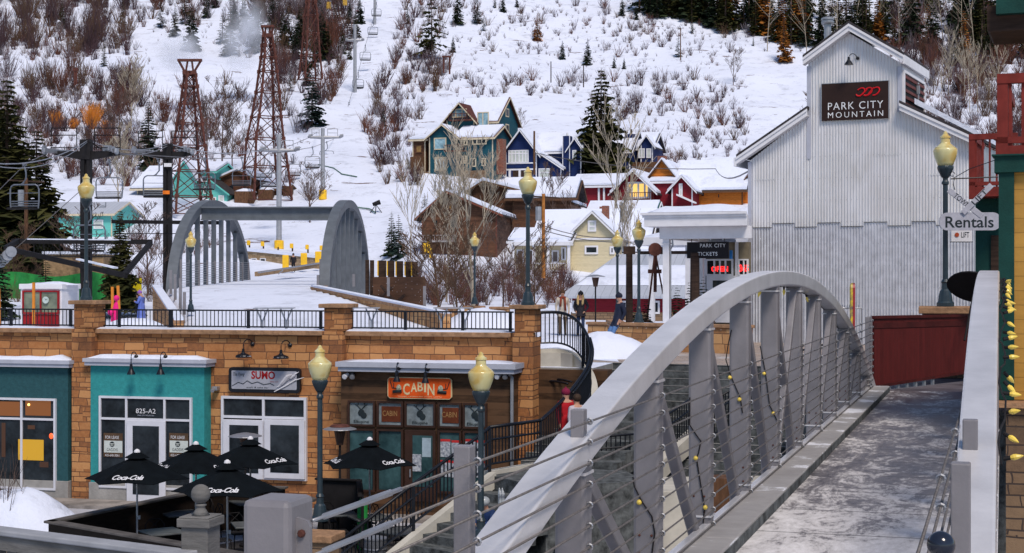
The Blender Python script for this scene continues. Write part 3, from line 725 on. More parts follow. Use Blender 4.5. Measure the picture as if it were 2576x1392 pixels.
# anchor pylon with lug, bolt and turnbuckles
mb = MB(BM); mb.box(-2.288, -2.123, 4.45, 4.64, -.2, 1.69); py = mb.build('anchor_post', GREYM, br, bevel=.02)
mb = MB(BM); mb.prism([(-2.123, 1.2), (-2.075, 1.2), (-2.075, 1.605), (-2.085, 1.625), (-2.123, 1.635)], 4.50, 4.515); mb.build('lug_plate', GREYM, py)
mb = MB(BM); mb.M = BM @ Matrix.Translation((-2.103, 4.5, 1.585)) @ Matrix.Rotation(pi/2, 4, 'X'); mb.lathe([(.013, 0), (.013, .008), (.009, .014)], n=8); mb.build('bolt', RUST, py)
for q in range(2):
    z = 1.62-.111*q; mb = MB(BM); mb.tube([(-2.085, 4.54, z), (-2.085, 4.62, z), (-2.085, 4.63, z), (-2.085, 4.95, z), (-2.085, 4.96, z), (-2.085, 5.2, z), (-2.085, 5.21, z), (-2.085, 5.3, z)], [.006, .006, .011, .011, .013, .013, .009, .009], 8); mb.build('turnbuckle', GALV, br, smooth=True)
# string lights
def lights(name, label, paths, bulbs, br_=.018, wr=.005, elong=1):
    t = thing(name, label, 'string lights', BM @ Vector(paths[0][0]))
    for p in paths: MB(BM).tube(p, wr, 5).build('wire', BLACKM, t)
    for (p, d) in bulbs:
        o = MB(BM); o.M = BM @ Matrix.Translation(p) @ Vector(d).to_track_quat('Z', 'Y').to_matrix().to_4x4(); 
        if elong > 1:
            o.mi = 1; o.lathe([(br_*.7, -.015), (br_*.7, .02)], n=8); o.mi = 0
            o.lathe([(br_*.6, .02), (br_, .035), (br_*.95, .05), (br_*.55, .07), (.002, .085)], n=8); o.build('bulb', [BULB, BLACKM], t, smooth=False)
        else: o.lathe([(.004, -br_), (br_*.8, -br_*.6), (br_, 0), (br_*.8, br_*.6), (.004, br_)], n=8); o.build('bulb', BULB, t, smooth=True)
def on(U, V): return BP(U, V, -2.083)
def onh(U, V, k):   # on the near face of hanger k
    y = yk[k]-.088; Y = None; x = (lambda kk: (kk*Bc-Bs)*y/(Bc+kk*Bs))((U-CU)/F); Y = -Bs*x+Bc*y; return Vector((x, y, Zv(V, Y)-.0015*y))
lights('string_lights', 'thin black wire with round yellow bulbs trailing down the bridge hangers',
       [[onh(1592, 1200, 2), onh(1596, 1225, 2), onh(1615, 1262, 2), onh(1640, 1300, 2), onh(1647, 1340, 2), onh(1640, 1392, 2)],
        [onh(1735, 1000, 3), onh(1734, 1068, 3), onh(1745, 1085, 3), onh(1763, 1110, 3), onh(1757, 1140, 3), onh(1752, 1153, 3), onh(1757, 1185, 3), onh(1766, 1240, 3), onh(1772, 1277, 3), onh(1768, 1330, 3)],
        [onh(1840, 830, 4), onh(1832, 865, 4), onh(1826, 905, 4), onh(1838, 945, 4), onh(1862, 1000, 4), onh(1868, 1040, 4)],
        [onh(1912, 870, 5), onh(1918, 900, 5), onh(1925, 935, 5), onh(1936, 1020, 5), onh(1955, 1058, 5)]],
       [(p, (0, -1, 0)) for p in (onh(1608, 1264, 2), onh(1750, 1153, 3), onh(1774, 1277, 3), onh(1836, 950, 4), onh(1860, 1005, 4), onh(1922, 940, 5), onh(1945, 1040, 5))], .019, .005)
lights('string_lights', 'yellow teardrop bulbs clipped under the crown of the left bridge arch',
       [[(-2.25, y, arch_z(y)-.16) for y in np.linspace(9.2, 25, 30)]],
       [((-2.25, y, arch_z(y)-.17), d) for y, d in ((9.7, (-.9, 0, -.3)), (9.9, (0, 0, -1)), (11.0, (-1, 0, 0)), (12.6, (-1, 0, -.1)), (13.5, (-.6, 0, -.6)), (14.5, (0, 0, -1)), (15.3, (-.3, 0, -1)), (16.4, (-.5, 0, -1)), (17.0, (0, 0, -1)), (18.1, (-.2, 0, -1)), (19, (.3, 0, -1)), (20.0, (-.6, 0, -.8)), (21.2, (.1, 0, -1)), (22.2, (-.8, 0, -.5)))], .016, .005, 2)
pth = [(.0+.02*sin(y*5), y, arch_z(y)-.10+.02*sin(y*9)) for y in np.linspace(8.2, 23, 60)]
bl = []
for i in range(46):
    y = 8.4+i*.31+R.uniform(-.1, .1); bl.append(((.02, y, arch_z(y)-.11+R.uniform(-.03, .03)), (1, R.uniform(-.9, .9), R.uniform(-1.2, .5))))
lights('string_lights', 'row of yellow teardrop bulbs along the outer side of the right bridge arch', [pth], bl, .016, .006, 2)
# ball finial on the near right
mb = MB(); c = P(2367, 1371, 4.6); mb.ball(c, .041, 20, 12); mb.lathe([(.02, -.7), (.02, -.04), (.026, -.035), (.018, -.03)], c, 12); o = mb.build('rail_finial', pm('black_enamel', (.015, .02, .035), .12, var=.1), smooth=True); tag(o, 'glossy black ball finial at the foot of the right bridge rail', 'finial')
# ---- the boardwalk beyond the bridge and the red screen fence --------------------------------------------
mb = MB(); a = [P(2197, 985, 27.3), P(2226, 985, 27.2), P(2700, 985, 26.6), P(2700, 940, 36), P(2390, 925, 38), P(2197, 964, 30)]
mb.slab([(p.x, p.y) for p in a], .1, .395); bw_ = struct(mb.build('boardwalk', pm('worn_boards', (.13, .12, .14), .6, var=.3, scale=1.5)))
REDP = lines_mat('red_boards', (.085, .010, .009), .07, .10, 'u', dark=.4)
f = thing('screen_fence', 'dark red board fence on short legs at the end of the footbridge', 'fence', P(2197, 970, 27.2))
a, b = P(2199, 960, 27.4), P(2480, 925, 30.5); ang = math.degrees(atan2(b.y-a.y, b.x-a.x)); RF = Fr(a.x, a.y, ang); L = hypot(b.x-a.x, b.y-a.y); zb = Zv(970, 27.4)
mb = MB(RF); mb.prism([(0, zb), (L, zb+.13), (L, zb+1.13), (0, zb+1.17)], 0, .04); mb.build('boards', REDP, f)
mb = MB(RF); mb.prism([(-.02, zb+1.17), (L, zb+1.13), (L, zb+1.18), (-.02, zb+1.22)], -.03, .06); mb.prism([(-.02, zb+1.0), (L, zb+.96), (L, zb+1.06), (-.02, zb+1.10)], -.012, -.001); mb.prism([(0, zb-.05), (L, zb+.08), (L, zb+.129), (0, zb-.001)], -.02, .05); mb.build('rail', pm('red_paint', (.07, .01, .009), .7, var=.25), f)
for q in range(7): mb = MB(RF); x = .2+q*.32; mb.box(x, x+.05, .0, .05, .30, zb-.052+.125*x/L); mb.build('leg', GALV, f)
# ---- the row of shops under the plaza ------------------------------------------------------------------
S = Fr(-14.73, 45, -15.07)
GY = -3.9
FRAMEM = pm('pale_aluminium', (.62, .63, .70), .45, var=.05)
STONEF = stone_mat('facade_sandstone', (.35, .145, .055), (.50, .25, .105), (.14, .065, .04), (.12, .06, .038), .42, .14)
sh = thing('shop_terrace_building', 'long sandstone shop building carrying the snowy plaza, with a stone ledge along its top', 'building', S.p(12, 0, GY), radians(-15.07))
mb = MB(S); mb.box(-8, S.x(1346), 0, .6, GY, .80); mb.build('wall', STONEF, sh)
mb = MB(S); mb.box(-8, S.x(1288), -.16, .7, .80, .93); mb.build('ledge', CAPST, sh, bevel=.02)
mb = MB(S)
def snowstrip(mb, x0, x1, y0, y1, z, h, seed=0, st=.35):
    n = max(2, int((x1-x0)/st))
    def fn(u, v):
        x = x0+(x1-x0)*u; e = min(u*n, (1-u)*n, 1); w = noise.noise(Vector((x*1.1, seed, 0)))
        yy = y0+(y1-y0)*v+(.05*w if 0 < v < 1 else 0)
        return (x, yy, z+(h*(.75+.6*w)*(e if e < 1 else 1) if 0 < v < 1 else 0))
    mb.grid(fn, n, 4)
snowstrip(mb, -8, S.x(1288), -.13, .68, .931, .05, 1); mb.build('ledge_snow', SNOW, sh, smooth=True)
mb = MB(S); mb.box(-8, S.x(1480), .6, 18, -.6, -.012); mb.build('plaza_slab', CONC, sh)
mb = MB(S); mb.box(-8, S.x(1480), .6, 17.9, -.009, -.004); mb.build('plaza_snow', SNOWD, sh)
# pillars on and below the ledge
for U0, U1, Vt, V0 in ((186, 236, 758, 180), (815, 866, 767, 806), (1294, 1345, 770, 1288)):
    x0, x1 = S.x(U0, -.3), S.x(U1, -.3); zt = S.zu(U0, Vt+8, -.3)
    pl = thing('stone_pillar', {186: 'left stone pillar of the shop front carrying a plaza lamp', 815: 'middle stone pillar of the shop front with a bare flat cap', 1294: 'right stone pillar of the shop front beside the curved stair rail'}[U0], 'pillar', S.p((x0+x1)/2, -.3, GY), radians(-15.07), 'stone pillars of the shop front')
    mb = MB(S); mb.box(x0, x1, -.3, .35, .94, zt); mb.box(x0-.04, x1-.04, -.36, -.004, GY, .93); mb.build('shaft', STONEF, pl, bevel=.015)
    mb = MB(S); mb.box(x0-.12, x1+.12, -.42, .47, zt, zt+.11); mb.build('cap', CAPST, pl, bevel=.02)
    mb = MB(S); mb.heap((x0+x1)/2, .02, zt+.12, .34, .34, .04, U0, 12); mb.build('snow_patch', SNOW, pl, smooth=True)
# plaza railing
rl = thing('plaza_railing', 'black metal railing with thin balusters along the snowy plaza edge', 'railing', S.p(8, .3, .93), radians(-15.07))
def railing(mb, mbp, x0, x1, z0, z1, y, posts, sp=.115):
    mb.box(x0, x1, y-.03, y+.03, z1-.04, z1); mb.box(x0, x1, y-.02, y+.02, z0+.06, z0+.10); n = int((x1-x0)/sp)
    for i in range(1, n): x = x0+(x1-x0)*i/n; mbp.tube([(x, y, z0+.10), (x, y, z1-.04)], .014, 4, False)
rail_z = 1.48
for (a, b, ps) in ((-60, 186, (28,)), (238, 815, (300, 430, 625)), (868, 1292, (1020, 1164))):
    mb, mp = MB(S), MB(S); x0, x1 = S.x(a, .25), S.x(b, .25)
    railing(mb, mp, x0, x1, .93, rail_z, .25, ()); mb.build('rail', BLACK, rl); o = mp.build('balusters', BLACK, rl); o['kind'] = 'stuff'
    for u in ps+((b-8, a+8) if a > 0 else (b-8,)):
        mb = MB(S); x = S.x(u, .25); mb.box(x-.035, x+.035, .21, .29, .93, rail_z-.04); mb.build('post', BLACK, rl)
# ---- shop A (dark teal) and shop B (turquoise) ---------------------------------------------------
TEALD = pm('dark_teal_stucco', (.025, .085, .10), .85, var=.12, scale=8, bump=.2)
TURQ = pm('turquoise_stucco', (.035, .27, .28), .85, var=.10, scale=8, bump=.2)
FASC = pm('fascia_grey', (.42, .44, .52), .55, var=.06)
WARM = glow_mat('amber_room', (1, .45, .10), .55, (.3, .12, .03))
def window(fr, par, U0, U1, V0, V1, y, mull=(), trans=(), fw=.06, name='window', glass=GLASS, frame=FRAMEM, dp=.08):
    xa, xb = fr.x(U0, y), fr.x(U1, y); um = (U0+U1)/2; zt, zb = fr.zu(um, V0, y), fr.zu(um, V1, y)
    mb = MB(fr); mb.box(xa, xb, y-dp, y+.02, zt-fw, zt); mb.box(xa, xb, y-dp, y+.02, zb, zb+fw)
    mb.box(xa, xa+fw, y-dp, y+.02, zb+fw, zt-fw); mb.box(xb-fw, xb, y-dp, y+.02, zb+fw, zt-fw)
    for u in mull: x = fr.x(u, y); mb.box(x-fw/2, x+fw/2, y-dp+.004, y+.018, zb+fw, zt-fw)
    for v in trans: z = fr.zu(um, v, y); mb.box(xa+fw, xb-fw, y-dp+.008, y+.016, z-fw/2, z+fw/2)
    w = mb.build(name, frame, par)
    mb = MB(fr); mb.box(xa+fw*.5, xb-fw*.5, y-.03, y-.01, zb+fw*.5, zt-fw*.5); mb.build('pane', glass, w); return w, xa, xb, zb, zt
def panel(fr, U0, U1, V0, V1, y, t=.02):
    um = (U0+U1)/2; mb = MB(fr); mb.box(fr.x(U0, y), fr.x(U1, y), y-t, y, fr.zu(um, V1, y), fr.zu(um, V0, y)); return mb
YB = -.42
def shopbox(label, U0, U1, mat, side_u):
    t = thing('corner_shop' if 'dark teal' in label else 'turquoise_shop', label, 'shop', S.p((S.x(U0, YB)+S.x(U1, YB))/2, YB, GY), radians(-15.07))
    x0, x1 = S.x(U0, YB), S.x(U1, YB); zt = S.zu((U0+U1)/2, 921, YB)
    mb = MB(S); mb.box(x0, x1, YB, -.01, GY+.55, zt); t_w = mb.build('wall', mat, t)
    mb = MB(S); mb.box(x0-.03, x1+.03, YB-.05, -.005, GY, GY+.55); mb.build('plinth', CONC, t, bevel=.01)
    mb = MB(S); mb.box(x0-.10, x1+.12, YB-.16, -.003, zt, zt+.10); mb.box(x0-.14, x1+.16, YB-.20, -.002, zt+.10, zt+.20); mb.build('fascia', FASC, t)
    mb = MB(S); snowstrip(mb, x0-.05, x1+.05, YB-.12, -.1, zt+.201, .13, U0); mb.build('roof_snow', SNOW, t, smooth=True); return t, x0, x1, zt
A, x0, x1, zt = shopbox('dark teal shop front at the left edge with amber light inside', -260, 171, TEALD, 0)
w, *_ = window(S, A, -140, 143, 1000, 1228, YB, (-40, 57), (1052,))
# shop A's room light put as glow into picture and ceiling panels; lamps
mb = panel(S, 46, 110, 1106, 1158, YB-.035, .004); mb.build('window_picture', glow_mat('amber_picture', (.95, .50, .03), .22, (.35, .2, .01)), w)
mb = MB(S); mb.ball((S.x(75, YB), YB-.05, S.zu(75, 1018, YB)), .035, 8, 6); mb.build('lamp', glow_mat('warm_bulb', (1, .5, .12), 3), w)
mb = panel(S, 64, 128, 1005, 1046, YB-.034, .003); mb.build('lit_ceiling', glow_mat('amber_ceiling', (.6, .2, .03), .2, (.06, .02, .01)), w)
for (u0, u1, v0, v1, e_) in ((4, 14, 1064, 1150, .02), (70, 88, 1070, 1080, .03), (100, 122, 1162, 1176, .015)): panel(S, u0, u1, v0, v1, YB-.034, .003).build('interior_glow_patch', glow_mat('amber_%d' % u0, (.7, .25, .05), e_, (.05, .02, .01)), w)  # extra glowing patches added on the glass to warm the interior
mb = panel(S, -40, 50, 1010, 1046, YB-.034, .003); mb.build('lit_ceiling', MATS['amber_ceiling'], w)
mb = MB(S); mb.ball((S.x(131, YB), YB-.04, S.zu(131, 1097, YB)), .07, 8, 6, (1, .3, 1.2)); mb.build('lamp', glow_mat('red_glow', (1, .12, .03), .6), w)
Bt, x0, x1, zt = shopbox('turquoise shop front numbered 825-A2 with for lease notices', 228, 514, TURQ, 0)
w, xa, xb, zb, zt2 = window(S, Bt, 252, 485, 998, 1230, YB, (320.5, 416.5), (1055,))
text('825-A2', tm(S, S.x(369, YB), S.zu(369, 1034, YB), YB-.05), .60, .13, WHITE, w)
text('PARK CITY MOUNTAIN', tm(S, S.x(369, YB), S.zu(369, 1045, YB), YB-.05), .5, .035, FASC, w)
SIGNB = pm('sign_brown', (.10, .06, .035), .6); SIGNW = pm('sign_white', (.55, .60, .58), .6, var=.08); INK = pm('ink', (.02, .03, .035), .6)
for (a, b, tx) in ((261, 309, 1), (426, 474, 0)):
    um = (a+b)/2; X = S.x(um, YB)
    s_ = panel(S, a, b, 1090, 1150, YB-.045, .01).build('lease_sign', SIGNB, w)
    panel(S, a+1, b-1, 1109, 1139, YB-.057, .003).build('sign_panel', SIGNW, s_)
    text('FOR LEASE', tm(S, X, S.zu(um, 1100, YB), YB-.062), .42, .085, WHITE, s_)
    mb = MB(S); mb.M = tm(S, X, S.zu(um, 1117, YB), YB-.064) ; mb.lathe([(.075, 0), (.075, .003)], n=18); e_ = mb.build('emblem', INK, s_)
    mb = MB(S); mb.M = tm(S, X, S.zu(um, 1117, YB), YB-.068); mb.box(-.055, .075, .008, .022, 0, .002); mb.tube([(.02, -.005, 0), (-.03, -.005, 0), (-.045, -.03, 0), (-.01, -.05, 0), (.035, -.035, 0), (.035, -.01, 0)], .008, 4); mb.build('emblem_line', SIGNW, s_)
    text('GADDIS', tm(S, X, S.zu(um, 1131, YB), YB-.062), .34, .08, INK, s_)
    text('435-640-2061' if tx else '435-640-2061', tm(S, X, S.zu(um, 1145, YB), YB-.062), .44, .065, WHITE, s_)
# door of shop B
def door(fr, par, U0, U1, V0, V1, y, gU0, gU1, gV0, gV1, mat=FRAMEM, glass=GLASS, handle=True):
    d = panel(fr, U0, U1, V0, V1, y, .06).build('door', mat, par, bevel=.01)
    panel(fr, gU0, gU1, gV0, gV1, y-.061, .006).build('pane', glass, d)
    if handle: panel(fr, gU0-7, gU0-4, (gV0+gV1)/2+20, (gV0+gV1)/2+40, y-.075, .03).build('handle', GALV, d)
    return d
door(S, Bt, 321, 418, 1058, 1273, YB-.085, 334, 400, 1072, 1245)
# ---- the shop with the grey sign ----------------------------------------------------------------
w, *_ = window(S, sh, 559, 773, 998, 1206, -.02, (665,), (1050,), .07)
door(S, sh, 563, 663, 1056, 1204, -.10, 577, 650, 1070, 1190, handle=False); door(S, sh, 667, 768, 1056, 1204, -.10, 680, 752, 1070, 1190)
sg = thing('shop_sign', 'grey rectangular shop sign with black rounded frame, ski jumper and mountain line', 'sign', S.p(S.x(666), -.1, S.zu(666, 987)), radians(-15.07))
def rrect(x0, x1, z0, z1, r, n=4):
    o = []
    for (cx, cz, a0) in ((x0+r, z0+r, 180), (x1-r, z0+r, 270), (x1-r, z1-r, 0), (x0+r, z1-r, 90)):
        for i in range(n+1): a = radians(a0+90*i/n); o.append((cx+r*cos(a), cz+r*sin(a)))
    return o
X0, X1, Z0, Z1 = S.x(576, -.12), S.x(755, -.12), S.zu(666, 988, -.12), S.zu(666, 925, -.12)
mb = MB(S); mb.prism(rrect(X0, X1, Z0, Z1, .10), -.14, -.01); mb.build('frame', BLACK, sg)
mb = MB(S); mb.prism(rrect(X0+.09, X1-.09, Z0+.09, Z1-.09, .03), -.147, -.141); mb.build('face', pm('sign_grey', (.36, .37, .43), .6, var=.08), sg)
SUMOR = pm('sign_red', (.30, .01, .012), .6)
text('SUMO', tm(S, S.x(662, -.15), S.zu(662, 944, -.15), -.152), .70, .22, SUMOR, sg, bold=.03)
text('The Flying', tm(S, S.x(601, -.15), S.zu(601, 943, -.15), -.152), .34, .12, INK, sg, shear=.3)
text('PARK CITY', tm(S, S.x(690, -.15), S.zu(690, 961, -.15), -.152), .24, .035, SUMOR, sg)
text('sushi & sake bar', tm(S, S.x(648, -.15), S.zu(648, 975, -.15), -.152), .66, .045, INK, sg, shear=.2)
mb = MB(S); q = [(S.x(u, -.15), S.zu(u, v, -.15)) for u, v in ((584, 971), (600, 962), (612, 966), (622, 958), (634, 965), (648, 961), (664, 968), (680, 965), (690, 970))]
mb.tube([(x, -.152, z) for x, z in q], .010, 4); mb.build('mountain_line', INK, sg)
mb = MB(S); Q = lambda u, v: (S.x(u, -.16), -.165, S.zu(u, v, -.16))
mb.tube([Q(690, 986), Q(715, 973), Q(742, 957), Q(765, 950)], [.012, .02, .02, .006], 6); mb.tube([Q(696, 975), Q(716, 962), Q(745, 940), Q(752, 936)], [.01, .018, .018, .006], 6)
mb.build('skis', WHITE, sg)
mb = MB(S); mb.tube([Q(700, 974), Q(712, 962), Q(724, 948), Q(735, 943)], [.02, .06, .07, .03], 7); mb.tube([Q(722, 950), Q(733, 952), Q(742, 944)], .03, 6); mb.build('jumper_relief', pm('relief_white', (.6, .6, .66), .5), sg)
mb = MB(S); c_ = (S.x(540, -.15), -.2, S.zu(540, 978, -.15)); mb.box(c_[0]-.06, c_[0]+.10, -.22, -.02, c_[2]-.05, c_[2]+.06); mb.tube([(c_[0], -.2, c_[2]), (c_[0]+.02, -.34, c_[2]-.05)], [.05, .06], 8); tag(mb.build('security_camera', GALV, bevel=.01), 'small grey security camera on the stone between two shops', 'camera')
# ---- gooseneck lamps ------------------------------------------------------------------------------------
def gooseneck(label, fr, U, V, y, mat=BLACK, r=.15, rise=.42, out=.35, flat=True, snow=True, wy=0, deep=.1, ds=0):
    x = fr.x(U, y); z = fr.zu(U, V, y)   # centre of the shade
    t = thing('gooseneck_lamp', label, 'wall lamp', fr.p(x, y, z), atan2(fr.s, fr.c))
    mb = MB(fr); pts = [(x+ds, wy, z+rise-.12)]+[(x+ds*(1-i/8), wy+(y-wy)*(.5-.5*cos(pi*i/8)), z+rise-.12+.14*sin(pi*i/8)) for i in range(1, 9)]+[(x, y, z+deep)]
    mb.tube(pts, .014, 6); mb.build('arm', mat, t)
    mb = MB(fr); mb.M = fr.M @ Matrix.Translation((x+ds, wy-.03, z+rise-.12)) @ Matrix.Rotation(pi/2, 4, 'X'); mb.lathe([(.06, -.03), (.06, .0), (.02, .03)], n=10); mb.build('mount', mat, t)
    mb = MB(fr); pr = [(r, -.05), (r, -.02), (r*.9, .02), (r*.35, deep*.6), (.04, deep), (.035, deep+.09)] if flat else [(r, -.09), (r*.8, -.03), (r*.45, deep*.5), (.045, deep), (.035, deep+.09)]
    mb.lathe(pr, (x, y, z), 16); mb.build('shade', mat, t, smooth=False)
    if snow: mb = MB(fr); mb.heap(x, y, z+.035, r*.95, r*.95, .035, U, 12); mb.build('snow_cap', SNOW, t, smooth=True)
    return t
g1 = 'gooseneck lamps over the grey shop sign'
gooseneck('left gooseneck lamp with snow on its shade over the grey shop sign', S, 612, 895, -.4, r=.21, ds=.10)
gooseneck('right gooseneck lamp with snow on its shade over the grey shop sign', S, 707, 898, -.4, r=.21, ds=.10)
gooseneck('left gooseneck lamp hanging over the turquoise wall', S, 330, 934, YB-.35, r=.12, flat=False, snow=False, wy=YB-.05, rise=.5)
gooseneck('right gooseneck lamp hanging over the turquoise wall', S, 404, 934, YB-.35, r=.12, flat=False, snow=False, wy=YB-.05, rise=.5)
# ---- the dark timber shop with the orange sign ----------------------------------------------------------
YC = -.9
PLANK = lines_mat('reclaimed_planks', (.085, .045, .024), .05, .17, 'v', dark=.3, var=.35, jitter=.55)
K = thing('timber_shop', 'dark reclaimed plank shop front with an orange sign under a long grey awning', 'shop', S.p(S.x(1070, YC), YC, GY), radians(-15.07))
x0, x1 = S.x(858, YC), S.x(1290, YC); zt = S.zu(1070, 936, YC)
mb = MB(S); mb.box(x0, x1, YC, -.01, GY, zt); mb.build('wall', PLANK, K)
mb = MB(S); a0, a1 = S.x(850, YC-.3), S.x(1293, YC-.3); mb.box(a0, a1, YC-.30, -.006, zt, zt+.12); mb.box(a0-.05, a1+.05, YC-.36, -.005, zt+.12, zt+.25); mb.build('awning', FASC, K)
mb = MB(S); snowstrip(mb, a0+.2, a1-.1, YC-.3, -.1, zt+.251, .05, 5, .5); mb.build('awning_snow', SNOW, K, smooth=True)
DOORW = pm('dark_brown_frame', (.045, .022, .016), .6, var=.2)
TEALG = glass_mat('reflecting_glass', (.012, .03, .035), .12, (.05, .11, .12))
cols = [(877, 945), (950, 1016), (1020, 1097), (1103, 1162), (1166, 1226)]
POST1 = pm('poster_grey', (.20, .24, .26), .7, var=.25, scale=4)
for i, (a, b) in enumerate(cols):
    dv = (a-877)*.022
    w, *_ = window(S, K, a, b, 1008+dv, 1072+dv, YC-.02, (), (), .05, 'transom_window', POST1, DOORW)
    X = S.x((a+b)/2, YC); zc = S.zu((a+b)/2, 1040+dv, YC)
    if i in (1, 3):
        p_ = panel(S, a+10, b-8, 1021+dv, 1060+dv, YC-.06, .006).build('poster', pm('poster_orange', (.12, .03, .012), .7, var=.2), w)
        text('CABIN', tm(S, X, zc+.02, YC-.07), .40, .14, pm('faded_gold', (.35, .2, .08), .6), p_)
    else:
        # stag silhouette poster
        mb = MB(S); mb.M = tm(S, X, zc, YC-.062); mb.prism([(0, 0)]*3, 0, 0) if 0 else None
        mb.ball((0, .02, 0), .10, 8, 5, (1, 1, .1)); mb.ball((.07, -.05, 0), .09, 8, 5, (1, 1, .1))
        for sx in (-1, 1): mb.tube([(0, .1, 0), (sx*.10, .2, 0), (sx*.08, .27, 0)], .012, 4); mb.tube([(sx*.1, .2, 0), (sx*.17, .24, 0)], .01, 4)
        mb.build('stag_print', INK, w)
        text('Elkupine', tm(S, X, zc-.22, YC-.062), .42, .10, INK, w, bold=.01)
    if i != 2:
        w, *_ = window(S, K, a, b, 1078+dv, 1236+dv, YC-.02, (), (), .05, 'window', TEALG, DOORW)
        if i in (3, 4):
            for (ua, ub, va, vb) in ((a+5, a+30, 1105, 1150), (a+33, a+58, 1108, 1152), (a+5, a+30, 1158, 1200), (a+33, a+58, 1160, 1202)):
                p_ = panel(S, ua, ub, va, vb, YC-.06, .004).build('poster', pm('poster_pictures', (.10, .12, .17), .6, col2=(.55, .58, .62), scale=16), w)
                panel(S, ua, ub, va, va+6, YC-.065, .003).build('poster_header', pm('poster_red', (.5, .03, .03), .6), p_)
d = door(S, K, 1020, 1097, 1082, 1262, YC-.03, 1038, 1088, 1096, 1225, DOORW, TEALG)
panel(S, 1062, 1084, 1102, 1150, YC-.1, .004).build('notice', pm('notice_paper', (.35, .45, .52), .7), d)
panel(S, 1038, 1060, 1143, 1186, YC-.1, .004).build('poster', MATS['poster_pictures'], d)
mb = MB(S); mb.M = tm(S, S.x(1148, YC), S.zu(1148, 1232, YC), YC-.07)
panel(S, 1140, 1172, 1226, 1240, YC-.07, .003).build('sticker', INK, K); mb.M = tm(S, S.x(1146, YC), S.zu(1146, 1233, YC), YC-.075); mb.lathe([(.03, 0), (.03, .003)], n=12); mb.build('sticker', pm('lime', (.5, .75, .05), .5), K)
text('YELP', tm(S, S.x(1160, YC), S.zu(1160, 1233, YC), YC-.076), .14, .05, WHITE, K)
mb = MB(S); x = S.x(1288, YC-.1); mb.tube([(x, YC-.1, GY), (x, YC-.1, zt-.1), (x-.05, YC-.2, zt)], .045, 8); mb.build('downpipe', GALV, K)
cs = thing('shop_sign', 'orange shop sign reading CABIN with antlers and pine cones', 'sign', S.p(S.x(1056, YC), YC-.1, S.zu(1056, 1008, YC)), radians(-15.07))
ORS = pm('sign_orange', (.75, .10, .012), .5, var=.12, scale=3); CREAM = pm('cream_letters', (.75, .62, .36), .5)
ua, ub = S.x(975, YC-.1), S.x(1136, YC-.1); za, zb = S.zu(1056, 1004, YC-.1), S.zu(1056, 950, YC-.1)
mb = MB(S); c_ = .06; pts = [(ua+c_, za), (ub-c_, za), (ub, za+c_), (ub, zb-c_), (ub-c_, zb), (ua+c_, zb), (ua, zb-c_), (ua, za+c_)]; mb.prism(pts, YC-.1, YC-.02); mb.build('border', CREAM, cs)
mb = MB(S); e = .02; mb.prism([(ua+c_, za+e), (ub-c_, za+e), (ub-e, za+c_), (ub-e, zb-c_), (ub-c_, zb-e), (ua+c_, zb-e), (ua+e, zb-c_), (ua+e, za+c_)], YC-.106, YC-.101); mb.build('face', ORS, cs)
for i, ch in enumerate('CABIN'): text(ch, tm(S, S.x((1022, 1041, 1057, 1069, 1084)[i], YC-.12), (za+zb)/2+(-.03, .02, .04, .02, -.03)[i], YC-.112), (.18, .17, .15, .06, .19)[i], (.30, .24, .24, .24, .30)[i], CREAM, cs, 'letter', bold=.02)
text('lounge restaurant music spirits', tm(S, S.x(1056, YC-.12), za+.06, YC-.112), 1.2, .04, CREAM, cs)
for sgn, u in ((-1, 1001), (1, 1110)):
    mb = MB(S); X = S.x(u, YC-.12); Z = (za+zb)/2-.02; mb.tube([(X, YC-.112, Z), (X+sgn*.16, YC-.112, Z+.02), (X+sgn*.22, YC-.112, Z+.2)], .012, 4); mb.tube([(X+sgn*.12, YC-.112, Z), (X+sgn*.12, YC-.112, Z+.14)], .01, 4); mb.tube([(X-sgn*.1, YC-.112, Z-.06), (X+sgn*.14, YC-.112, Z-.08)], .045, 5)
    mb.build('antler', INK, cs)
for u in (1003, 1108): MB(S).ball((S.x(u, YC-.12), YC-.115, (za+zb)/2-.01), .09, 9, 6, (.8, .3, 1.1)).build('pine_cone', pm('cone_grey', (.4, .42, .33), .6, var=.4, scale=20), cs)
gooseneck('left gooseneck lamp in front of the orange sign', S, 998, 952, YC-.5, r=.10, flat=False, snow=False, wy=YC-.31, rise=.38)
gooseneck('right gooseneck lamp in front of the orange sign', S, 1070, 955, YC-.5, r=.10, flat=False, snow=False, wy=YC-.31, rise=.38)
for U, s_ in ((884, 'left'), (1266, 'right')):
    t = thing('twin_spotlight', f'white twin spotlight under the {s_} end of the grey awning', 'spotlight', S.p(S.x(U, YC), YC-.1, S.zu(U, 945, YC)), radians(-15.07))
    X, Z = S.x(U, YC), S.zu(U, 942, YC)
    mb = MB(S); mb.box(X-.10, X+.10, YC-.08, YC-.004, Z-.05, Z+.1); mb.build('box', BLACK, t)
    for dx in (-.07, .07): mb = MB(S); mb.tube([(X+dx, YC-.08, Z), (X+dx*1.6, YC-.24, Z-.06)], [.05, .07], 10); mb.tube([(X+dx*1.6, YC-.241, Z-.06), (X+dx*1.6, YC-.25, Z-.063)], .05, 8); mb.build('lamp_head', WHITE if dx < 0 else GALV, t)
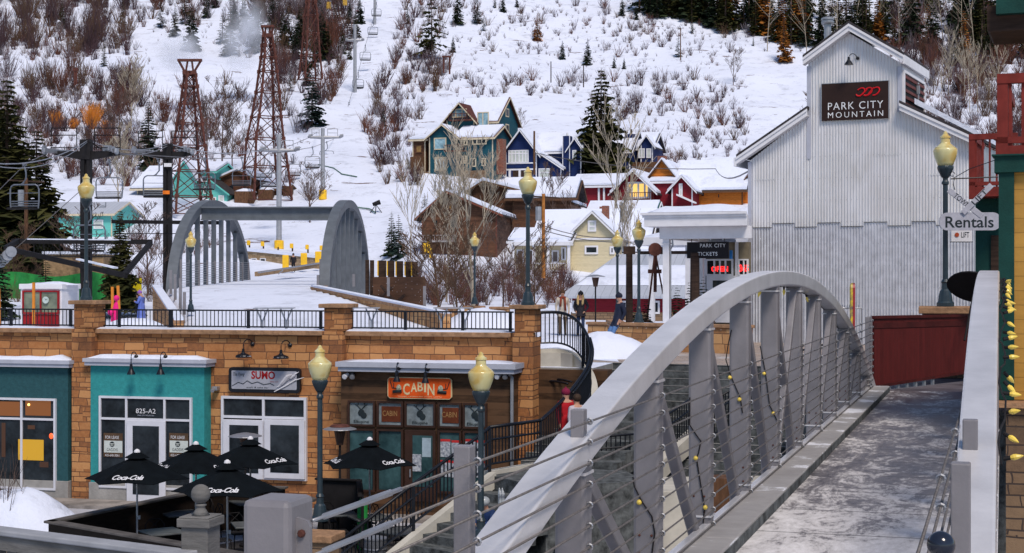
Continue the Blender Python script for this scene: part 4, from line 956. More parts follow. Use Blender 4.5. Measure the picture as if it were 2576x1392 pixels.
# ---- wide stairs, curved stair, plaza floor ------------------------------------------------------------
ST = Fr(2.25, 43.9, -23.4)
PAVE = pm('pavers', (.30, .24, .20), .85, var=.3, scale=5)
m, t, b = mnew('plaza_pavers'); b.inputs['Roughness'].default_value = .8
bk = nd(t, 'ShaderNodeTexBrick'); t.links.new(coords(t, True, (1, 1, 1)), bk.inputs['Vector']); bk.inputs['Scale'].default_value = 1; bk.inputs['Brick Width'].default_value = .42; bk.inputs['Row Height'].default_value = .3
bk.inputs['Mortar Size'].default_value = .012; bk.inputs['Color1'].default_value = (.36, .28, .23, 1); bk.inputs['Color2'].default_value = (.27, .23, .21, 1); bk.inputs['Mortar'].default_value = (.13, .12, .12, 1)
nn = nd(t, 'ShaderNodeTexNoise', i_Scale=.5, i_Detail=7, i_Roughness=.7); t.links.new(coords(t, True), nn.inputs['Vector'])
mx = nd(t, 'ShaderNodeMix', data_type='RGBA'); t.links.new(ramp(t, nn.outputs['Fac'], [(.52, (0,)*3), (.66, (.75,)*3)]), mx.inputs[0]); t.links.new(bk.outputs['Color'], mx.inputs[6]); mx.inputs[7].default_value = (.55, .54, .56, 1); t.links.new(mx.outputs[2], b.inputs['Base Color'])
mb = MB(ST); mb.box(-.6, 30, .0, 15.6, -.5, .0); struct(mb.build('plaza', m))
mb = MB(); mb.slab([(1.2, 47), (3.0, 43.9), (3.4, 58.6), (1.2, 58.6)], -.5, .012); struct(mb.build('plaza_floor', SNOWD))
stt = thing('wide_stairs', 'broad dark concrete stairs with pale worn edges from the plaza to the lower patio', 'stairs', ST.p(4, 0, GY), radians(-23.4))
mb = MB(ST); me = MB(ST)
for k in range(22):
    z = -.178*k; y = -.33*k
    mb.box(-.35, 12, y-.33, y-.002, z-.178-.6, z-.182)
    me.box(-.34, 12, y-.34, y-.30, z-.181, z-.172)
mb.box(-.35, 12, -.03, -.001, -.3, -.01); me.box(-.35, 12, -.05, .0, -.009, .004)
mb.build('steps', CONCD, stt); me.build('step_edges', CONC, stt)
# railings
def rail_run(parent, pts, h=.9, mid=None, sp=.12, r=.028, posts=(), bot=.10, mat=BLACK):
    """pts: top rail points; balusters hang from the top rail to a bottom rail h lower"""
    pts = [Vector(p) for p in pts]; mb = MB(); mb.tube(pts, r, 8); mb.build('handrail', mat, parent, smooth=True)
    mb = MB(); lo = [p-Vector((0, 0, h-bot)) for p in pts]; mb.tube(lo, .026, 6)
    if mid: mb.tube([p-Vector((0, 0, mid)) for p in pts], .026, 6)
    mb.build('lower_rail', mat, parent)
    mb = MB(); acc = 0
    for a, b in zip(pts, pts[1:]):
        L = (b-a).length; d = (sp-acc) if acc else 0
        while d < L:
            q = a.lerp(b, d/L); mb.tube([q, q-Vector((0, 0, h-bot))], .015, 4, False); d += sp
        acc = (L-(d-sp)) if L > 0 else 0
    o = mb.build('balusters', mat, parent); o['kind'] = 'stuff'
    for i in posts: mb = MB(); p = pts[i]; mb.bar(p+Vector((0, 0, -.01)), p-Vector((0, 0, h+.12)), .075); mb.build('post', mat, parent)
def spline(pts, n=5):
    pts = [Vector(p) for p in pts]; out = []
    for i in range(len(pts)-1):
        p0, p1, p2, p3 = pts[max(0, i-1)], pts[i], pts[i+1], pts[min(len(pts)-1, i+2)]
        for k in range(n):
            t = k/n; out.append(.5*((2*p1)+(p2-p0)*t+(2*p0-5*p1+4*p2-p3)*t*t+(3*p1-p0-3*p2+p3)*t**3))
    return out+[pts[-1]]
top = [(1350,787,42.0),(1400,786,42.0),(1432,794,41.7),(1456,812,41.3),(1475,840,40.8),(1484,865,40.4),(1486,890,40),(1478,922,39.4),(1455,958,38.6),(1420,1001,37.6),(1385,1036,36.8),(1360,1058,36.2)]
TOP = spline([P(*a) for a in top], 4)
land = [P(1360,1058,36.2), P(1232,1075,34.7)]; low = [P(1232,1075,34.7), P(1216,1089,34.55), P(1040,1218,33.0), P(850,1366,31.5)]
cr = thing('curved_stair_railing', 'black railing with a curling handrail sweeping down the curved stair', 'railing', P(1450, 1000, 38.5))
rail_run(cr, TOP, .92, None, .115, .042, (14, 26, 36, 44)); 
rail_run(cr, land, .92, .28, .12, .038, (1,)); rail_run(cr, low, .92, .28, .12, .038, (2, 3))
off = Vector((-.05, -.25, 0)); ext = spline([P(1352,850,41.9), P(1340,868,41.8), P(1338,915,41.6), P(1345,945,41.5), P(1372,958,41.3), P(1400,960,41.0), P(1428,966,40.4)], 4)
mb = MB(); mb.tube(ext, .03, 8); mb.tube([p+Vector((.10, .05, .05)) for p in ext[1:]], .026, 8)
ext2 = spline([P(1485,850,40.3), P(1492,880,40.0), P(1488,915,39.5), P(1470,950,38.8), P(1440,990,38)], 4); mb.tube(ext2, .026, 8); mb.build('outer_handrail', BLACK, cr, smooth=True)
cs_ = thing('curved_stair', 'curved concrete stair with a pale rounded side wall dropping from the plaza to the patio', 'stairs', P(1400, 1250, 37))
PALEC = pm('pale_concrete', (.50, .48, .43), .85, var=.12, scale=1.5, bump=.1)
h0 = .95
def band(mb, pts, d0, d1, th, side):
    """a wall hanging below the path from d0 to d1, th thick"""
    n = len(pts); vs = []
    for i, p in enumerate(pts):
        t = (pts[min(i+1, n-1)]-pts[max(0, i-1)]); t.z = 0; t.normalize(); s_ = Vector((t.y, -t.x, 0))*side*th; D0 = d0(i/(n-1)) if callable(d0) else d0; D1 = d1(i/(n-1)) if callable(d1) else d1
        for q in (p-Vector((0, 0, D0)), p-Vector((0, 0, D1)), p+s_-Vector((0, 0, D1)), p+s_-Vector((0, 0, D0))): vs.append(q)
    fs = [(i*4+j, i*4+(j+1) % 4, (i+1)*4+(j+1) % 4, (i+1)*4+j) for i in range(n-1) for j in range(4)]
    mb.add(vs, fs+[(3, 2, 1, 0), tuple((n-1)*4+j for j in range(4))])
mb = MB(); band(mb, TOP, .98, lambda t: 1.72-.25*t, .18, -1); mb.build('side_wall', PALEC, cs_, smooth=False)
mb = MB(); band(mb, land, .98, 1.25, .2, 1); band(mb, [low[0]]+low[2:], .98, 1.32, .2, -1); mb.build('stringer', PALEC, cs_)
def steps(mb, L, w, side, rise=.178, drop=1.08):
    # treads along a path, w wide to one side
    z = L[0].z-drop; acc = 0
    pts = [Vector(p) for p in L]
    def at(zq):
        for a, b in zip(pts, pts[1:]):
            if b.z-drop <= zq: return a.lerp(b, max(0, min(1, (a.z-drop-zq)/max(1e-6, a.z-b.z)))), (b-a)
        return pts[-1], pts[-1]-pts[-2]
    while z > pts[-1].z-drop+.02:
        a, d = at(z+1e-4); z2 = z-rise; b, d2 = at(z2)
        n1 = Vector((d.y, -d.x, 0)).normalized()*side*w; n2 = Vector((d2.y, -d2.x, 0)).normalized()*side*w
        q = [(a.x, a.y), (b.x, b.y), (b.x+n2.x, b.y+n2.y), (a.x+n1.x, a.y+n1.y)]
        if (q[1][0]-q[0][0])*(q[3][1]-q[0][1])-(q[1][1]-q[0][1])*(q[3][0]-q[0][0]) < 0: q = q[::-1]
        mb.slab(q, z2-.5, z2); z = z2
mb = MB(); steps(mb, TOP[18:], 1.7, -1); mb.build('steps', CONCD, cs_)
mb = MB(); steps(mb, low[1:], 2.3, -1); mb.build('steps', CONCD, cs_)
mb = MB(); zl = land[0].z-1.08; mb.slab([(land[0].x+1.9, land[0].y-.6), (land[0].x, land[0].y), (land[1].x, land[1].y), (land[1].x+1.2, land[1].y-2.0), (land[0].x+2.2, land[0].y-2.4)][::-1], GY, zl); mb.build('landing', CONCD, cs_)
mb = MB(); mb.slab([(.58, 42.6), (.58, 41.9), (1.3, 41.8), (1.6, 41.4), (1.7, 43.5), (.9, 43.9)], -.2, .36); mb.build('top_landing', PALEC, cs_)
mb = MB(); mb.heap(1.15, 42.7, .37, .6, .8, .14, 3); mb.build('landing_snow', SNOW, cs_, smooth=True)
# wall below the curved landing
mb = MB(S); mb.box(S.x(1346, .4), S.x(1500, .4)+.3, .4, 1.0, GY, -.05); tag(mb.build('timber_wall', PLANK), 'dark weathered timber wall beneath the curved landing', 'wall')
# lower-flight side railing seen through the bridge, right of the arch
r2 = thing('lower_stair_railing', 'black railing on the wide stairs seen between the bridge hangers', 'railing', P(1560, 1150, 38))
rail_run(r2, [P(1470, 1180, 36.6), P(1500, 1100, 36.9), P(1600, 1092, 37.2), P(1700, 1030, 38.4), P(1810, 950, 40.3)], .95, .28, .12, .028, (1, 2))
rail_run(r2, [P(1395, 1392, 32.5), P(1410, 1330, 33.2), P(1470, 1215, 35.2)], .95, None, .12, .026, (1,))
r3 = thing('upper_stair_railing', 'short black railing at the right side of the wide stairs behind the bridge', 'railing', P(1900, 900, 41))
rail_run(r3, [P(1790, 1010, 39), P(1900, 945, 40.5), P(1985, 890, 41.5), P(2100, 860, 42)], .95, .28, .13, .028, (1, 2))
mb = MB(); q = [P(1500, 1235, 36), P(1600, 1225, 36.3), P(1700, 1130, 38.0), P(1800, 1040, 40)]; band(mb, q, 0, .45, .25, -1); tag(mb.build('stair_kerb', PALEC), 'pale concrete kerb along the wide stairs behind the bridge', 'kerb')
mb = MB(); mb.slab([(2.6, 34.2), (6.6, 34.6), (6.4, 37.0), (2.7, 36.6)], GY, -2.3); tag(mb.build('retaining_block', PALEC, bevel=.03), 'pale concrete retaining block beneath the bridge truss', 'retaining wall')
o = MB().box(3.0, 3.5, 24, 24.5, GY, -.7).build('timber_crib', WOODB); [MB().box(*q_).build('board', WOODB, o) for q_ in ((3.51, 6.0, 24.1, 24.4, -1.5, -1.2), (4.9, 6.1, 24.41, 26.5, GY, -1.6), (5.3, 6.9, 19.6, 19.9, -1.4, -1.28))]; tag(o, 'brown timber posts and boards beneath the footbridge', 'timber frame')
mb = MB(); mb.box(6.8, 13.0, 31.0, 37.5, GY, .2); tag(mb.build('dark_abutment', CONCD), 'dark concrete abutment under the far end of the footbridge', 'abutment')
# snow heaps
def heap(name, label, U, V, Y, rx, ry, h, seed, mat=SNOW, z=None):
    p = P(U, V, Y); mb = MB(); mb.heap(p.x, p.y, z if z is not None else p.z, rx, ry, h, seed, 28, .06); return tag(mb.build(name, mat, smooth=True), label, 'snow pile')
heap('snow_pile', 'shovelled snow pile with a lumpy top beside the wide stairs', 1527, 905, 46.2, 1.35, 1.0, .80, 4, SNOW, .01)
heap('snow_pile', 'low snow bank behind the curved stair railing', 1408, 890, 46.4, 1.6, 1.2, .62, 9, SNOW, .01)
heap('snow_pile', 'rounded old snow pile on the planter at the lower left', 30, 1318, 37.0, 1.9, 1.3, 1.02, 12, snow_mat('old_snow', .9), -3.62)
heap('snow_pile', 'snow bank behind the plaza railing left of the right stone pillar', 1225, 820, 66, 2.3, 1.5, .75, 21)
heap('snow_pile', 'small snow bank by the booth railing', 340, 824, 60, 1.4, .9, .4, 24)
# stone planters on the plaza
def planter(label, pts, z0, z1, lights=True):
    t = thing('stone_planter', label, 'planter', (pts[0][0], pts[0][1], z0)); 
    for (a, b) in zip(pts, pts[1:]):
        ang = math.degrees(atan2(b[1]-a[1], b[0]-a[0])); f = Fr(a[0], a[1], ang); L = hypot(b[0]-a[0], b[1]-a[1])
        mb = MB(f); mb.box(0, L, 0, .35, z0, z1-.10); mb.build('wall', STONE, t, bevel=.01)
        mb = MB(f); mb.box(-.05, L+.05, -.06, .41, z1-.10, z1); mb.build('cap', CAPST, t, bevel=.015)
        if lights:
            mb = MB(f)
            for i in range(int(L/.33)): mb.ball((.2+i*.33, -.03, z1-.16), .012, 6, 4)
            mb.build('lights', WHITE, t)['kind'] = 'stuff'
    return t
a = P(1547, 0, 51); b_ = P(1640, 0, 50.2); c_ = P(1880, 0, 48.2)
pl1 = planter('sandstone planter wall with tiny white lights behind the snow pile', [(a.x, a.y+4), (a.x, a.y), (b_.x, b_.y), (c_.x, c_.y)], 0, .90)
mb = MB(); mb.slab([(a.x+.2, a.y+.3), (b_.x, b_.y+.3), (c_.x, c_.y+.3), (c_.x+.2, c_.y+2.5), (a.x+.2, a.y+4)], .3, .82); mb.build('soil', SNOWD, pl1)
a = P(1478, 0, 58); b_ = P(1548, 0, 57.4); planter('low sandstone wall behind the standing visitors', [(a.x, a.y), (b_.x, b_.y)], 0, .72, False)
for U, Vt, Y in ((1120, 773, 74), (1190, 770, 76), (1255, 772, 74)):
    a = P(U-22, 0, Y); b_ = P(U+24, 0, Y-.2); planter({1120: 'left of three small stone planters behind the railing', 1190: 'middle small stone planter carrying a lamp behind the railing', 1255: 'right of three small stone planters behind the railing'}[U], [(a.x, a.y), (b_.x, b_.y)], -.1, Zv(Vt, Y), False)
# planter border at lower left
mb = MB(); pts = []
for i in range(15):
    a_ = radians(-150+i*12); pts.append((-11.6+3.35*cos(a_), 37.2+2.3*sin(a_)))
for (p, q) in zip(pts, pts[1:]): mb.bar((p[0], p[1], -3.75), (q[0], q[1], -3.75), .28, .42)
tag(mb.build('planter_border', pm('weathered_timber', (.20, .155, .11), .85, var=.3, sc_=(1, 1, 6))), 'curved weathered timber border round the lower left snow pile', 'border')
# ---- tall corrugated building -------------------------------------------------------------------------------
q = P(1886, 0, 57); MF = Fr(q.x, q.y, -25)
m, t, b = mnew('corrugated_steel'); b.inputs['Metallic'].default_value = .3; b.inputs['Roughness'].default_value = .45
n1 = nd(t, 'ShaderNodeTexNoise', i_Scale=.7, i_Detail=8, i_Roughness=.7); t.links.new(coords(t, True, (1, .5, 1)), n1.inputs['Vector'])
n2 = nd(t, 'ShaderNodeTexNoise', i_Scale=3, i_Detail=6); t.links.new(coords(t, True, (2, .25, 1)), n2.inputs['Vector'])
ad = nd(t, 'ShaderNodeMath', operation='MULTIPLY_ADD'); t.links.new(n2.outputs['Fac'], ad.inputs[0]); ad.inputs[1].default_value = .5; t.links.new(n1.outputs['Fac'], ad.inputs[2])
t.links.new(ramp(t, ad.outputs[0], [(.42, (.36, .33, .31)), (.58, (.56, .55, .55)), (.85, (.70, .70, .73))]), b.inputs['Base Color']); CORR = m
cb = thing('corrugated_building', 'tall corrugated steel building with a gabled tower and the mountain company sign', 'building', MF.p(4, 0, 0), radians(-25))
def X(U, y=0): return MF.x(U, y)
def Zz(U, V, y=0): return MF.zu(U, V, y)
xr = X(2450); prof = [(0, Zz(1886, 405)), (X(2032), Zz(2032, 290)), (X(2032.2), Zz(2032, 160)), (X(2137), Zz(2137, 84)), (X(2267.8), Zz(2268, 160)), (X(2268), Zz(2268, 275)), (xr, Zz(2450, 352))]
def topz(x):
    for (a, za), (b2, zb2) in zip(prof, prof[1:]):
        if a <= x <= b2: return za+(zb2-za)*(x-a)/max(1e-6, b2-a)
    return prof[-1][1]
def corr(mb, x0, x1, z0f, z1f, pitch=.105, amp=.022, y=0):
    n = int((x1-x0)/pitch*4); vs = []; 
    for i in range(n+1):
        x = x0+(x1-x0)*i/n; d = -amp*sin(2*pi*x/pitch); vs += [(x, y+d, z0f(x)), (x, y+d, z1f(x))]
    mb.add(vs, [(2*i, 2*i+2, 2*i+3, 2*i+1) for i in range(n)])
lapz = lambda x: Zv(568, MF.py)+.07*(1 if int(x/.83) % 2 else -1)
mb = MB(MF); corr(mb, 0, xr, lapz, topz)
for (xa, xb, zz) in ((.2, .95, Zz(1940, 452)), (X(2205), X(2265), Zz(2235, 390)), (X(2340), X(2400), Zz(2370, 440))): mb.box(xa, xb, -.016, -.010, zz, zz+.02)
mb.build('siding', CORR, cb)
mb = MB(MF); corr(mb, 0, xr, lambda x: .0, lambda x: lapz(x)+.02, y=.012); mb.build('lower_siding', pm('bright_corrugated', (.58, .59, .64), .4, .35, .12), cb)
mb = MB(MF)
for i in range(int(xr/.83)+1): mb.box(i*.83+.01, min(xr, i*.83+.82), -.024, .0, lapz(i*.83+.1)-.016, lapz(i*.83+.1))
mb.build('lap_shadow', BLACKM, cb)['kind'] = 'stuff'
mb = MB(MF)
for row in range(11):
    for i in range(46):
        x = .12+i*.19*1.0+.0; z = .45+row*.78
        if x < xr-.1 and z < topz(x)-.2: mb.box(x-.006, x+.006, -.02, -.012, z-.006, z+.006)
mb.build('screws', BLACKM, cb)['kind'] = 'stuff'
mb = MB(MF); mb.prism([(0.02, 0), (xr, 0), (xr, prof[6][1]-.03), (prof[5][0], prof[5][1]-.03), (prof[1][0], prof[1][1]-.03), (.02, prof[0][1]-.03)], .03, 8.0); mb.prism([(prof[1][0]+.02, prof[1][1]), (prof[5][0]-.03, prof[5][1]-.1), (prof[4][0]-.03, prof[4][1]-.03), (prof[3][0], prof[3][1]-.03), (prof[2][0]+.02, prof[2][1]-.03)], .034, 4.1); mb.build('wall', GALV, cb)
mb = MB(MF); mb.box(-.06, .07, -.035, .1, 0, prof[0][1]-.05); mb.box(X(2032)-.03, X(2032)+.12, -.03, -.014, prof[0][1], prof[2][1]-.1); mb.box(X(2268)-.14, X(2268)+.02, -.03, -.014, prof[5][1]-.1, prof[4][1]-.1); mb.build('corner_trim', FASC, cb)['kind'] = 'stuff'
ROOFD = pm('dark_roof', (.05, .045, .05), .8, var=.3)
def rake(p0, p1, wd, y0=-.35, th=.22, ybk=8.2, snow=False, bname='roof'):
    (xa, za), (xb, zb) = p0, p1
    mb = MB(MF); mb.prism([(xa, za-th), (xb, zb-th), (xb, zb), (xa, za)] if xb > xa else [(xb, zb-th), (xa, za-th), (xa, za), (xb, zb)], y0, y0+.06)
    mb.prism([(xa, za-.06), (xb, zb-.06), (xb, zb+.03), (xa, za+.03)] if xb > xa else [(xb, zb-.06), (xa, za-.06), (xa, za+.03), (xb, zb+.03)], y0-.04, y0+.02)
    mb.prism([(xa, za-th), (xb, zb-th), (xb, zb-th+.03), (xa, za-th+.03)] if xb > xa else [(xb, zb-th), (xa, za-th), (xa, za-th+.03), (xb, zb-th+.03)], y0+.06, 0)
    mb.build('rake_board', WHITE, cb)
    mb = MB(MF); mb.prism([(xa, za+.031), (xb, zb+.031), (xb, zb+.13), (xa, za+.13)] if xb > xa else [(xb, zb+.031), (xa, za+.031), (xa, za+.13), (xb, zb+.13)], y0-.02, ybk); mb.build(bname, ROOFD, cb)
    if snow: mb = MB(MF); mb.prism([(xa+.3, za+.11), (xb, zb+.14), (xb, zb+.30), (xa+.3, za+.32)] if xb > xa else [], y0+1.2, ybk); mb.build('roof_snow', SNOW, cb)
yo = -.35
pk = (X(2135, yo), Zz(2135, 62, yo)); le = (X(2019, yo), Zz(2019, 148, yo)); re_ = (X(2272, yo), Zz(2272, 140, yo))
rake(le, pk, 0, ybk=4.4); rake(pk, re_, 0, ybk=4.4)
# right eave of the tower: the roof edge running back, with wall and louvre
tx = X(2268); 
mb = MB(MF); mb.box(tx-.02, tx+.02, .05, 4.2, prof[5][1]-.3, prof[4][1]); mb.build('side_wall', WHITE, cb)
ex, ez = re_; mb = MB(MF); mb.box(ex-.02, ex+.05, yo, 4.4, ez-.28, ez+.02); mb.build('eave_board', WHITE, cb)
lv = MB(MF); lz0, lz1 = Zz(2275, 268), Zz(2275, 182)
lv.box(tx+.02, tx+.05, .15, 3.9, lz0, lz1); lv.build('louvre_recess', BLACKM, cb)
lv = MB(MF)
for i in range(5): z = lz0+(lz1-lz0)*(i+.3)/5; lv.box(tx+.05, tx+.09, .15, 3.9, z, z+.10)
lv.build('louvre_slats', pm('red_brown_slats', (.16, .05, .045), .7), cb)
lv = MB(MF); lv.box(tx+.02, tx+.1, .05, .15, lz0-.08, lz1+.1); lv.box(tx+.02, tx+.1, 3.9, 4.0, lz0-.08, lz1+.1); lv.box(tx+.02, tx+.1, .151, 3.899, lz1, lz1+.1); lv.box(tx+.02, tx+.1, .151, 3.899, lz0-.08, lz0); lv.build('louvre_frame', WHITE, cb)
la = (X(1852, yo), Zz(1852, 398, yo)); lb = (X(2030, yo), Zz(2030, 276, yo)); rake(la, lb, 0)
ra = (X(2262, yo), Zz(2262, 262, yo)); rb = (X(2455, yo), Zz(2455, 350, yo)); rake(ra, rb, 0, snow=True)
mb = MB(MF); mb.box(la[0]-.1, la[0], yo, 8.2, la[1]-.3, la[1]+.02); mb.build('eave_board', WHITE, cb)
mb = MB(MF); vx = X(2082, 1.5); vz = Zz(2082, 100, 1.5); mb.lathe([(.13, 0), (.13, .62)], (vx, 1.5, vz), 14); mb.lathe([(.22, .56), (.24, .62), (.24, .66), (.19, .67), (.19, .71), (.24, .72), (.24, .78), (.1, .83)], (vx, 1.5, vz), 14); mb.build('roof_vent', GALV, cb, smooth=False)
mb = MB(MF); vx = X(2310, 2.2); vz = Zz(2310, 268, 2.2); mb.tube([(vx, 2.2, vz), (vx, 2.2, vz+.5)], .03, 6); mb.box(vx-.05, vx+.05, 2.15, 2.25, vz+.45, vz+.75); mb.ball((vx, 2.2, vz+.82), .04); mb.build('small_vent', GALV, cb)
bs = thing('mountain_sign', 'dark brown sign with PARK CITY MOUNTAIN and a red looping mark on the corrugated tower', 'sign', MF.p(X(2150), -.1, Zz(2150, 300)), radians(-25))
x0, x1, z0, z1 = X(2067, -.1), X(2235, -.1), Zz(2150, 301, -.1), Zz(2150, 208, -.1)
mb = MB(MF); mb.box(x0, x1, -.10, -.03, z0, z1); mb.build('board', pm('sign_dark', (.028, .014, .012), .6, var=.1), bs); mb = MB(MF); mb.box(x1+.001, x1+.02, -.11, -.03, z0, z1); mb.box(x0-.02, x0-.001, -.11, -.03, z0, z1); mb.box(x0-.02, x1+.02, -.11, -.03, z1+.001, z1+.02); mb.build('frame', GALV, bs)
LETW = pm('white_letters', (.8, .82, .85), .5)
cx = (x0+x1)/2+.02; text('PARK CITY', tm(MF, cx, z0+.50, -.105), 1.95, .26, LETW, bs, space=1.15, bold=-.005); text('MOUNTAIN', tm(MF, cx, z0+.185, -.105), 1.95, .20, LETW, bs, space=1.4, bold=-.005)
REDM = pm('red_mark', (.60, .012, .02), .5); lx = X(2183, -.1)-.0; lz = Zz(2183, 231, -.1)
mb = MB(MF); pts = []
for i in range(57):
    s_ = i/56; a = s_*2*pi*1.5; x = -.42+.84*s_; 
    pts.append((lx-.40+.80*s_-.10*sin(2*a), -.115, lz+.145*sin(a+2.2)*(1 if s_ < .99 else 1)))
for i in range(3):
    cxx = lx-.26+.26*i; mb.tube([(cxx+.14*cos(a_)*(1)+.06*sin(a_), -.115, lz+.14*sin(a_)) for a_ in np.linspace(radians(-150+25*i), radians(150-10*i), 16)], .024, 5)
mb.tube([(lx-.40, -.115, lz-.1), (lx-.28, -.115, lz-.15), (lx-.1, -.115, lz), (lx+.02, -.115, lz+.14)], .024, 5); mb.tube([(lx-.14, -.116, lz-.13), (lx, -.116, lz-.12), (lx+.12, -.116, lz+.04), (lx+.22, -.116, lz+.14)], .024, 5)
mb.build('red_mark', REDM, bs)
gooseneck('black gooseneck lamp under the gable of the corrugated tower', MF, 2135, 157, -.45, r=.16, flat=False, snow=False, wy=-.02, rise=.30, ds=.22)
# ski rack with a bundle against the siding
t = thing('ski_bundle', 'upright pair of yellow, red and blue skis leaning at the rack by the siding', 'skis', P(2145, 800, 44))
for i, (c, nm) in enumerate((((.8, .6, .03), 'ski'), ((.35, .03, .04), 'ski'))):
    p = P(2142+i*5, 715, 44); mb = MB(); mb.tube([p+Vector((0, 0, -1.5)), p+Vector((.0, 0, -.1)), p+Vector((.01, .02, 0)), p+Vector((.02, -.03, .03))], [.045, .055, .04, .01], 6); mb.build('ski', pm(f'ski_paint_{i}', c, .4, col2=(.03, .03, .12) if i == 0 else None, scale=5), t)
t = thing('ski_rack', 'grey metal ski rack with a slotted top beside the siding', 'ski rack', P(2130, 800, 44.5))
mb = MB(); a = P(2095, 773, 44.3); 
for i in range(12): mb.tube([a+Vector((i*.065, -.05, 0)), a+Vector((i*.065+.05, .14, .06))], .012, 5)
mb.build('slots', GALV, t)['kind'] = 'stuff'
mb = MB(); mb.tube([a+Vector((0, -.05, -.03)), a+Vector((.8, -.05, -.03)), a+Vector((.8, -.05, -1.0))], .022, 6); mb.tube([a+Vector((.1, -.05, -.03)), a+Vector((.35, -.05, -.3)), a+Vector((.35, -.05, -1.0))], .02, 6); mb.build('frame', GALV, t)
# ---- ticket office canopy ---------------------------------------------------------------------------------------
q = P(1660, 0, 52.5); TK_ = Fr(q.x, q.y, -23); 
tk = thing('ticket_office', 'white timber ticket office with a thick snow capped canopy on square posts', 'building', TK_.p(2, 3, 0), radians(-23))
tX = lambda U, y=0: TK_.x(U, y); tZ = lambda U, V, y=0: TK_.zu(U, V, y)
xr = tX(1888); zb0, zb1, zt = tZ(1760, 601), tZ(1760, 570), tZ(1760, 535)
mb = MB(TK_); mb.box(-.02, xr, .0, .25, zb0, zb1); mb.box(-.02, .23, .25, 9, zb0, zb1); mb.build('beam', WHITE, tk, bevel=.01)
mb = MB(TK_); xq = tX(1885, 8); [mb.slab([(-o_, -o_), (xr, -o_), (xq, 8), (-o_, 8)], a_, b2_) for o_, a_, b2_ in ((.42, zb1, zt-.16), (.47, zt-.16, zt-.08), (.52, zt-.08, zt))]; mb.build('canopy', WHITE, tk)
mb = MB(TK_); 
def fn(u, v):
    x = -.3+(xr+.1+(xq-xr)*v)*u; e = min(1, u*7, (1-u)*9); return (x, -.45+8*v, zt+.01+(.23+.12*noise.noise(Vector((x*.8, 2, 0))))*sqrt(max(0, e))*min(1, v*14)**.5)
mb.grid(fn, 40, 14); mb.build('canopy_snow', SNOW, tk, smooth=True)
for (x, y, w) in ((.08, .05, .22), (.08, 4.2, .2), (.08, 8, .2), (2.9, 8, .2)):
    mb = MB(TK_); mb.box(x, x+w, y, y+w, 0, zb0); mb.box(x-.03, x+w+.03, y-.03, y+w+.03, zb0-.16, zb0-.12); mb.build('post', WHITE, tk, bevel=.01)
mb = MB(TK_); mb.tube([(.40, .1, zb0), (.42, .1, zb0-.2), (.34, .1, zb0-.35), (.34, .1, .3)], .03, 8); mb.build('downpipe', GALV, tk)
yw = 5.0; mb = MB(TK_); mb.box(tX(1762, yw), tX(1884, yw), yw, yw+.3, 0, zb0-.01); mb.build('wall', pm('tan_siding', (.20, .17, .12), .8), tk)
mb = MB(TK_); mb.slab([(.3, .3), (xr, .3), (xq, 7.9), (.3, 7.9)], zb1-.05, zb1-.01); mb.build('soffit', WOODD, tk)
mb = MB(TK_)
for i in range(8): mb.ball((.5+i*.42, -.02, zb0-.03), .02, 6, 4)
mb.build('lights', WHITE, tk)['kind'] = 'stuff'
w, *_ = window(TK_, tk, 1776, 1845, 652, 694, yw-.02, (1798, 1812, 1826), (), .06, 'window', GLASS, WHITE); NEON = glow_mat('red_neon', (1, .02, .02), 1.6)
text('OPEN', tm(TK_, tX(1812, yw), tZ(1812, 677, yw), yw-.09), .62, .20, NEON, w, bold=.02)
door(TK_, tk, 1778, 1850, 694, 812, yw-.04, 1793, 1835, 706, 760, WHITE, GLASS)
w, *_ = window(TK_, tk, 1858, 1883, 652, 694, yw-.02, (1872,), (), .05, 'window', GLASS, WHITE)
text('365', tm(TK_, tX(1873, yw), tZ(1873, 675, yw), yw-.09), .34, .26, NEON, w, bold=.03)
mb = MB(TK_); mb.box(tX(1765, yw), tX(1776, yw), yw-.06, yw-.021, 0, zb0-.02); mb.box(tX(1850, yw), tX(1858, yw), yw-.07, yw-.021, 0, zb0-.02); mb.build('trim', WHITE, tk)
tsn = thing('ticket_sign', 'black hanging board reading PARK CITY TICKETS under the canopy', 'sign', TK_.p(1.2, .5, zb0-.6), radians(-23))
ys_ = .55; x0, x1, z0, z1 = tX(1728, ys_), tX(1833, ys_), tZ(1780, 650, ys_), tZ(1780, 609, ys_)
mb = MB(TK_); mb.box(x0, x1, ys_, ys_+.05, z0, z1); mb.build('board', pm('sign_black', (.012, .01, .014), .5, var=.1), tsn)
mb = MB(TK_); mb.box(x0+.15, x0+.17, ys_+.01, ys_+.03, z1, zb0+.1); mb.box(x1-.17, x1-.15, ys_+.01, ys_+.03, z1, zb0+.1); mb.build('hanger', BLACK, tsn)
text('PARK CITY', tm(TK_, tX(1793, ys_), tZ(1793, 618, ys_), ys_-.004), .88, .125, LETW, tsn, space=1.1); text('TICKETS', tm(TK_, tX(1780, ys_), tZ(1780, 639, ys_), ys_-.004), .68, .125, LETW, tsn, space=1.1)
mb = MB(TK_); mb.box(tX(1836, .9), tX(1842, .9), .85, .95, tZ(1840, 652, .9), tZ(1840, 630, .9)); tag(mb.build('blue_notice', pm('blue', (.03, .2, .5), .5)), 'small blue notice hanging right of the ticket sign', 'notice')
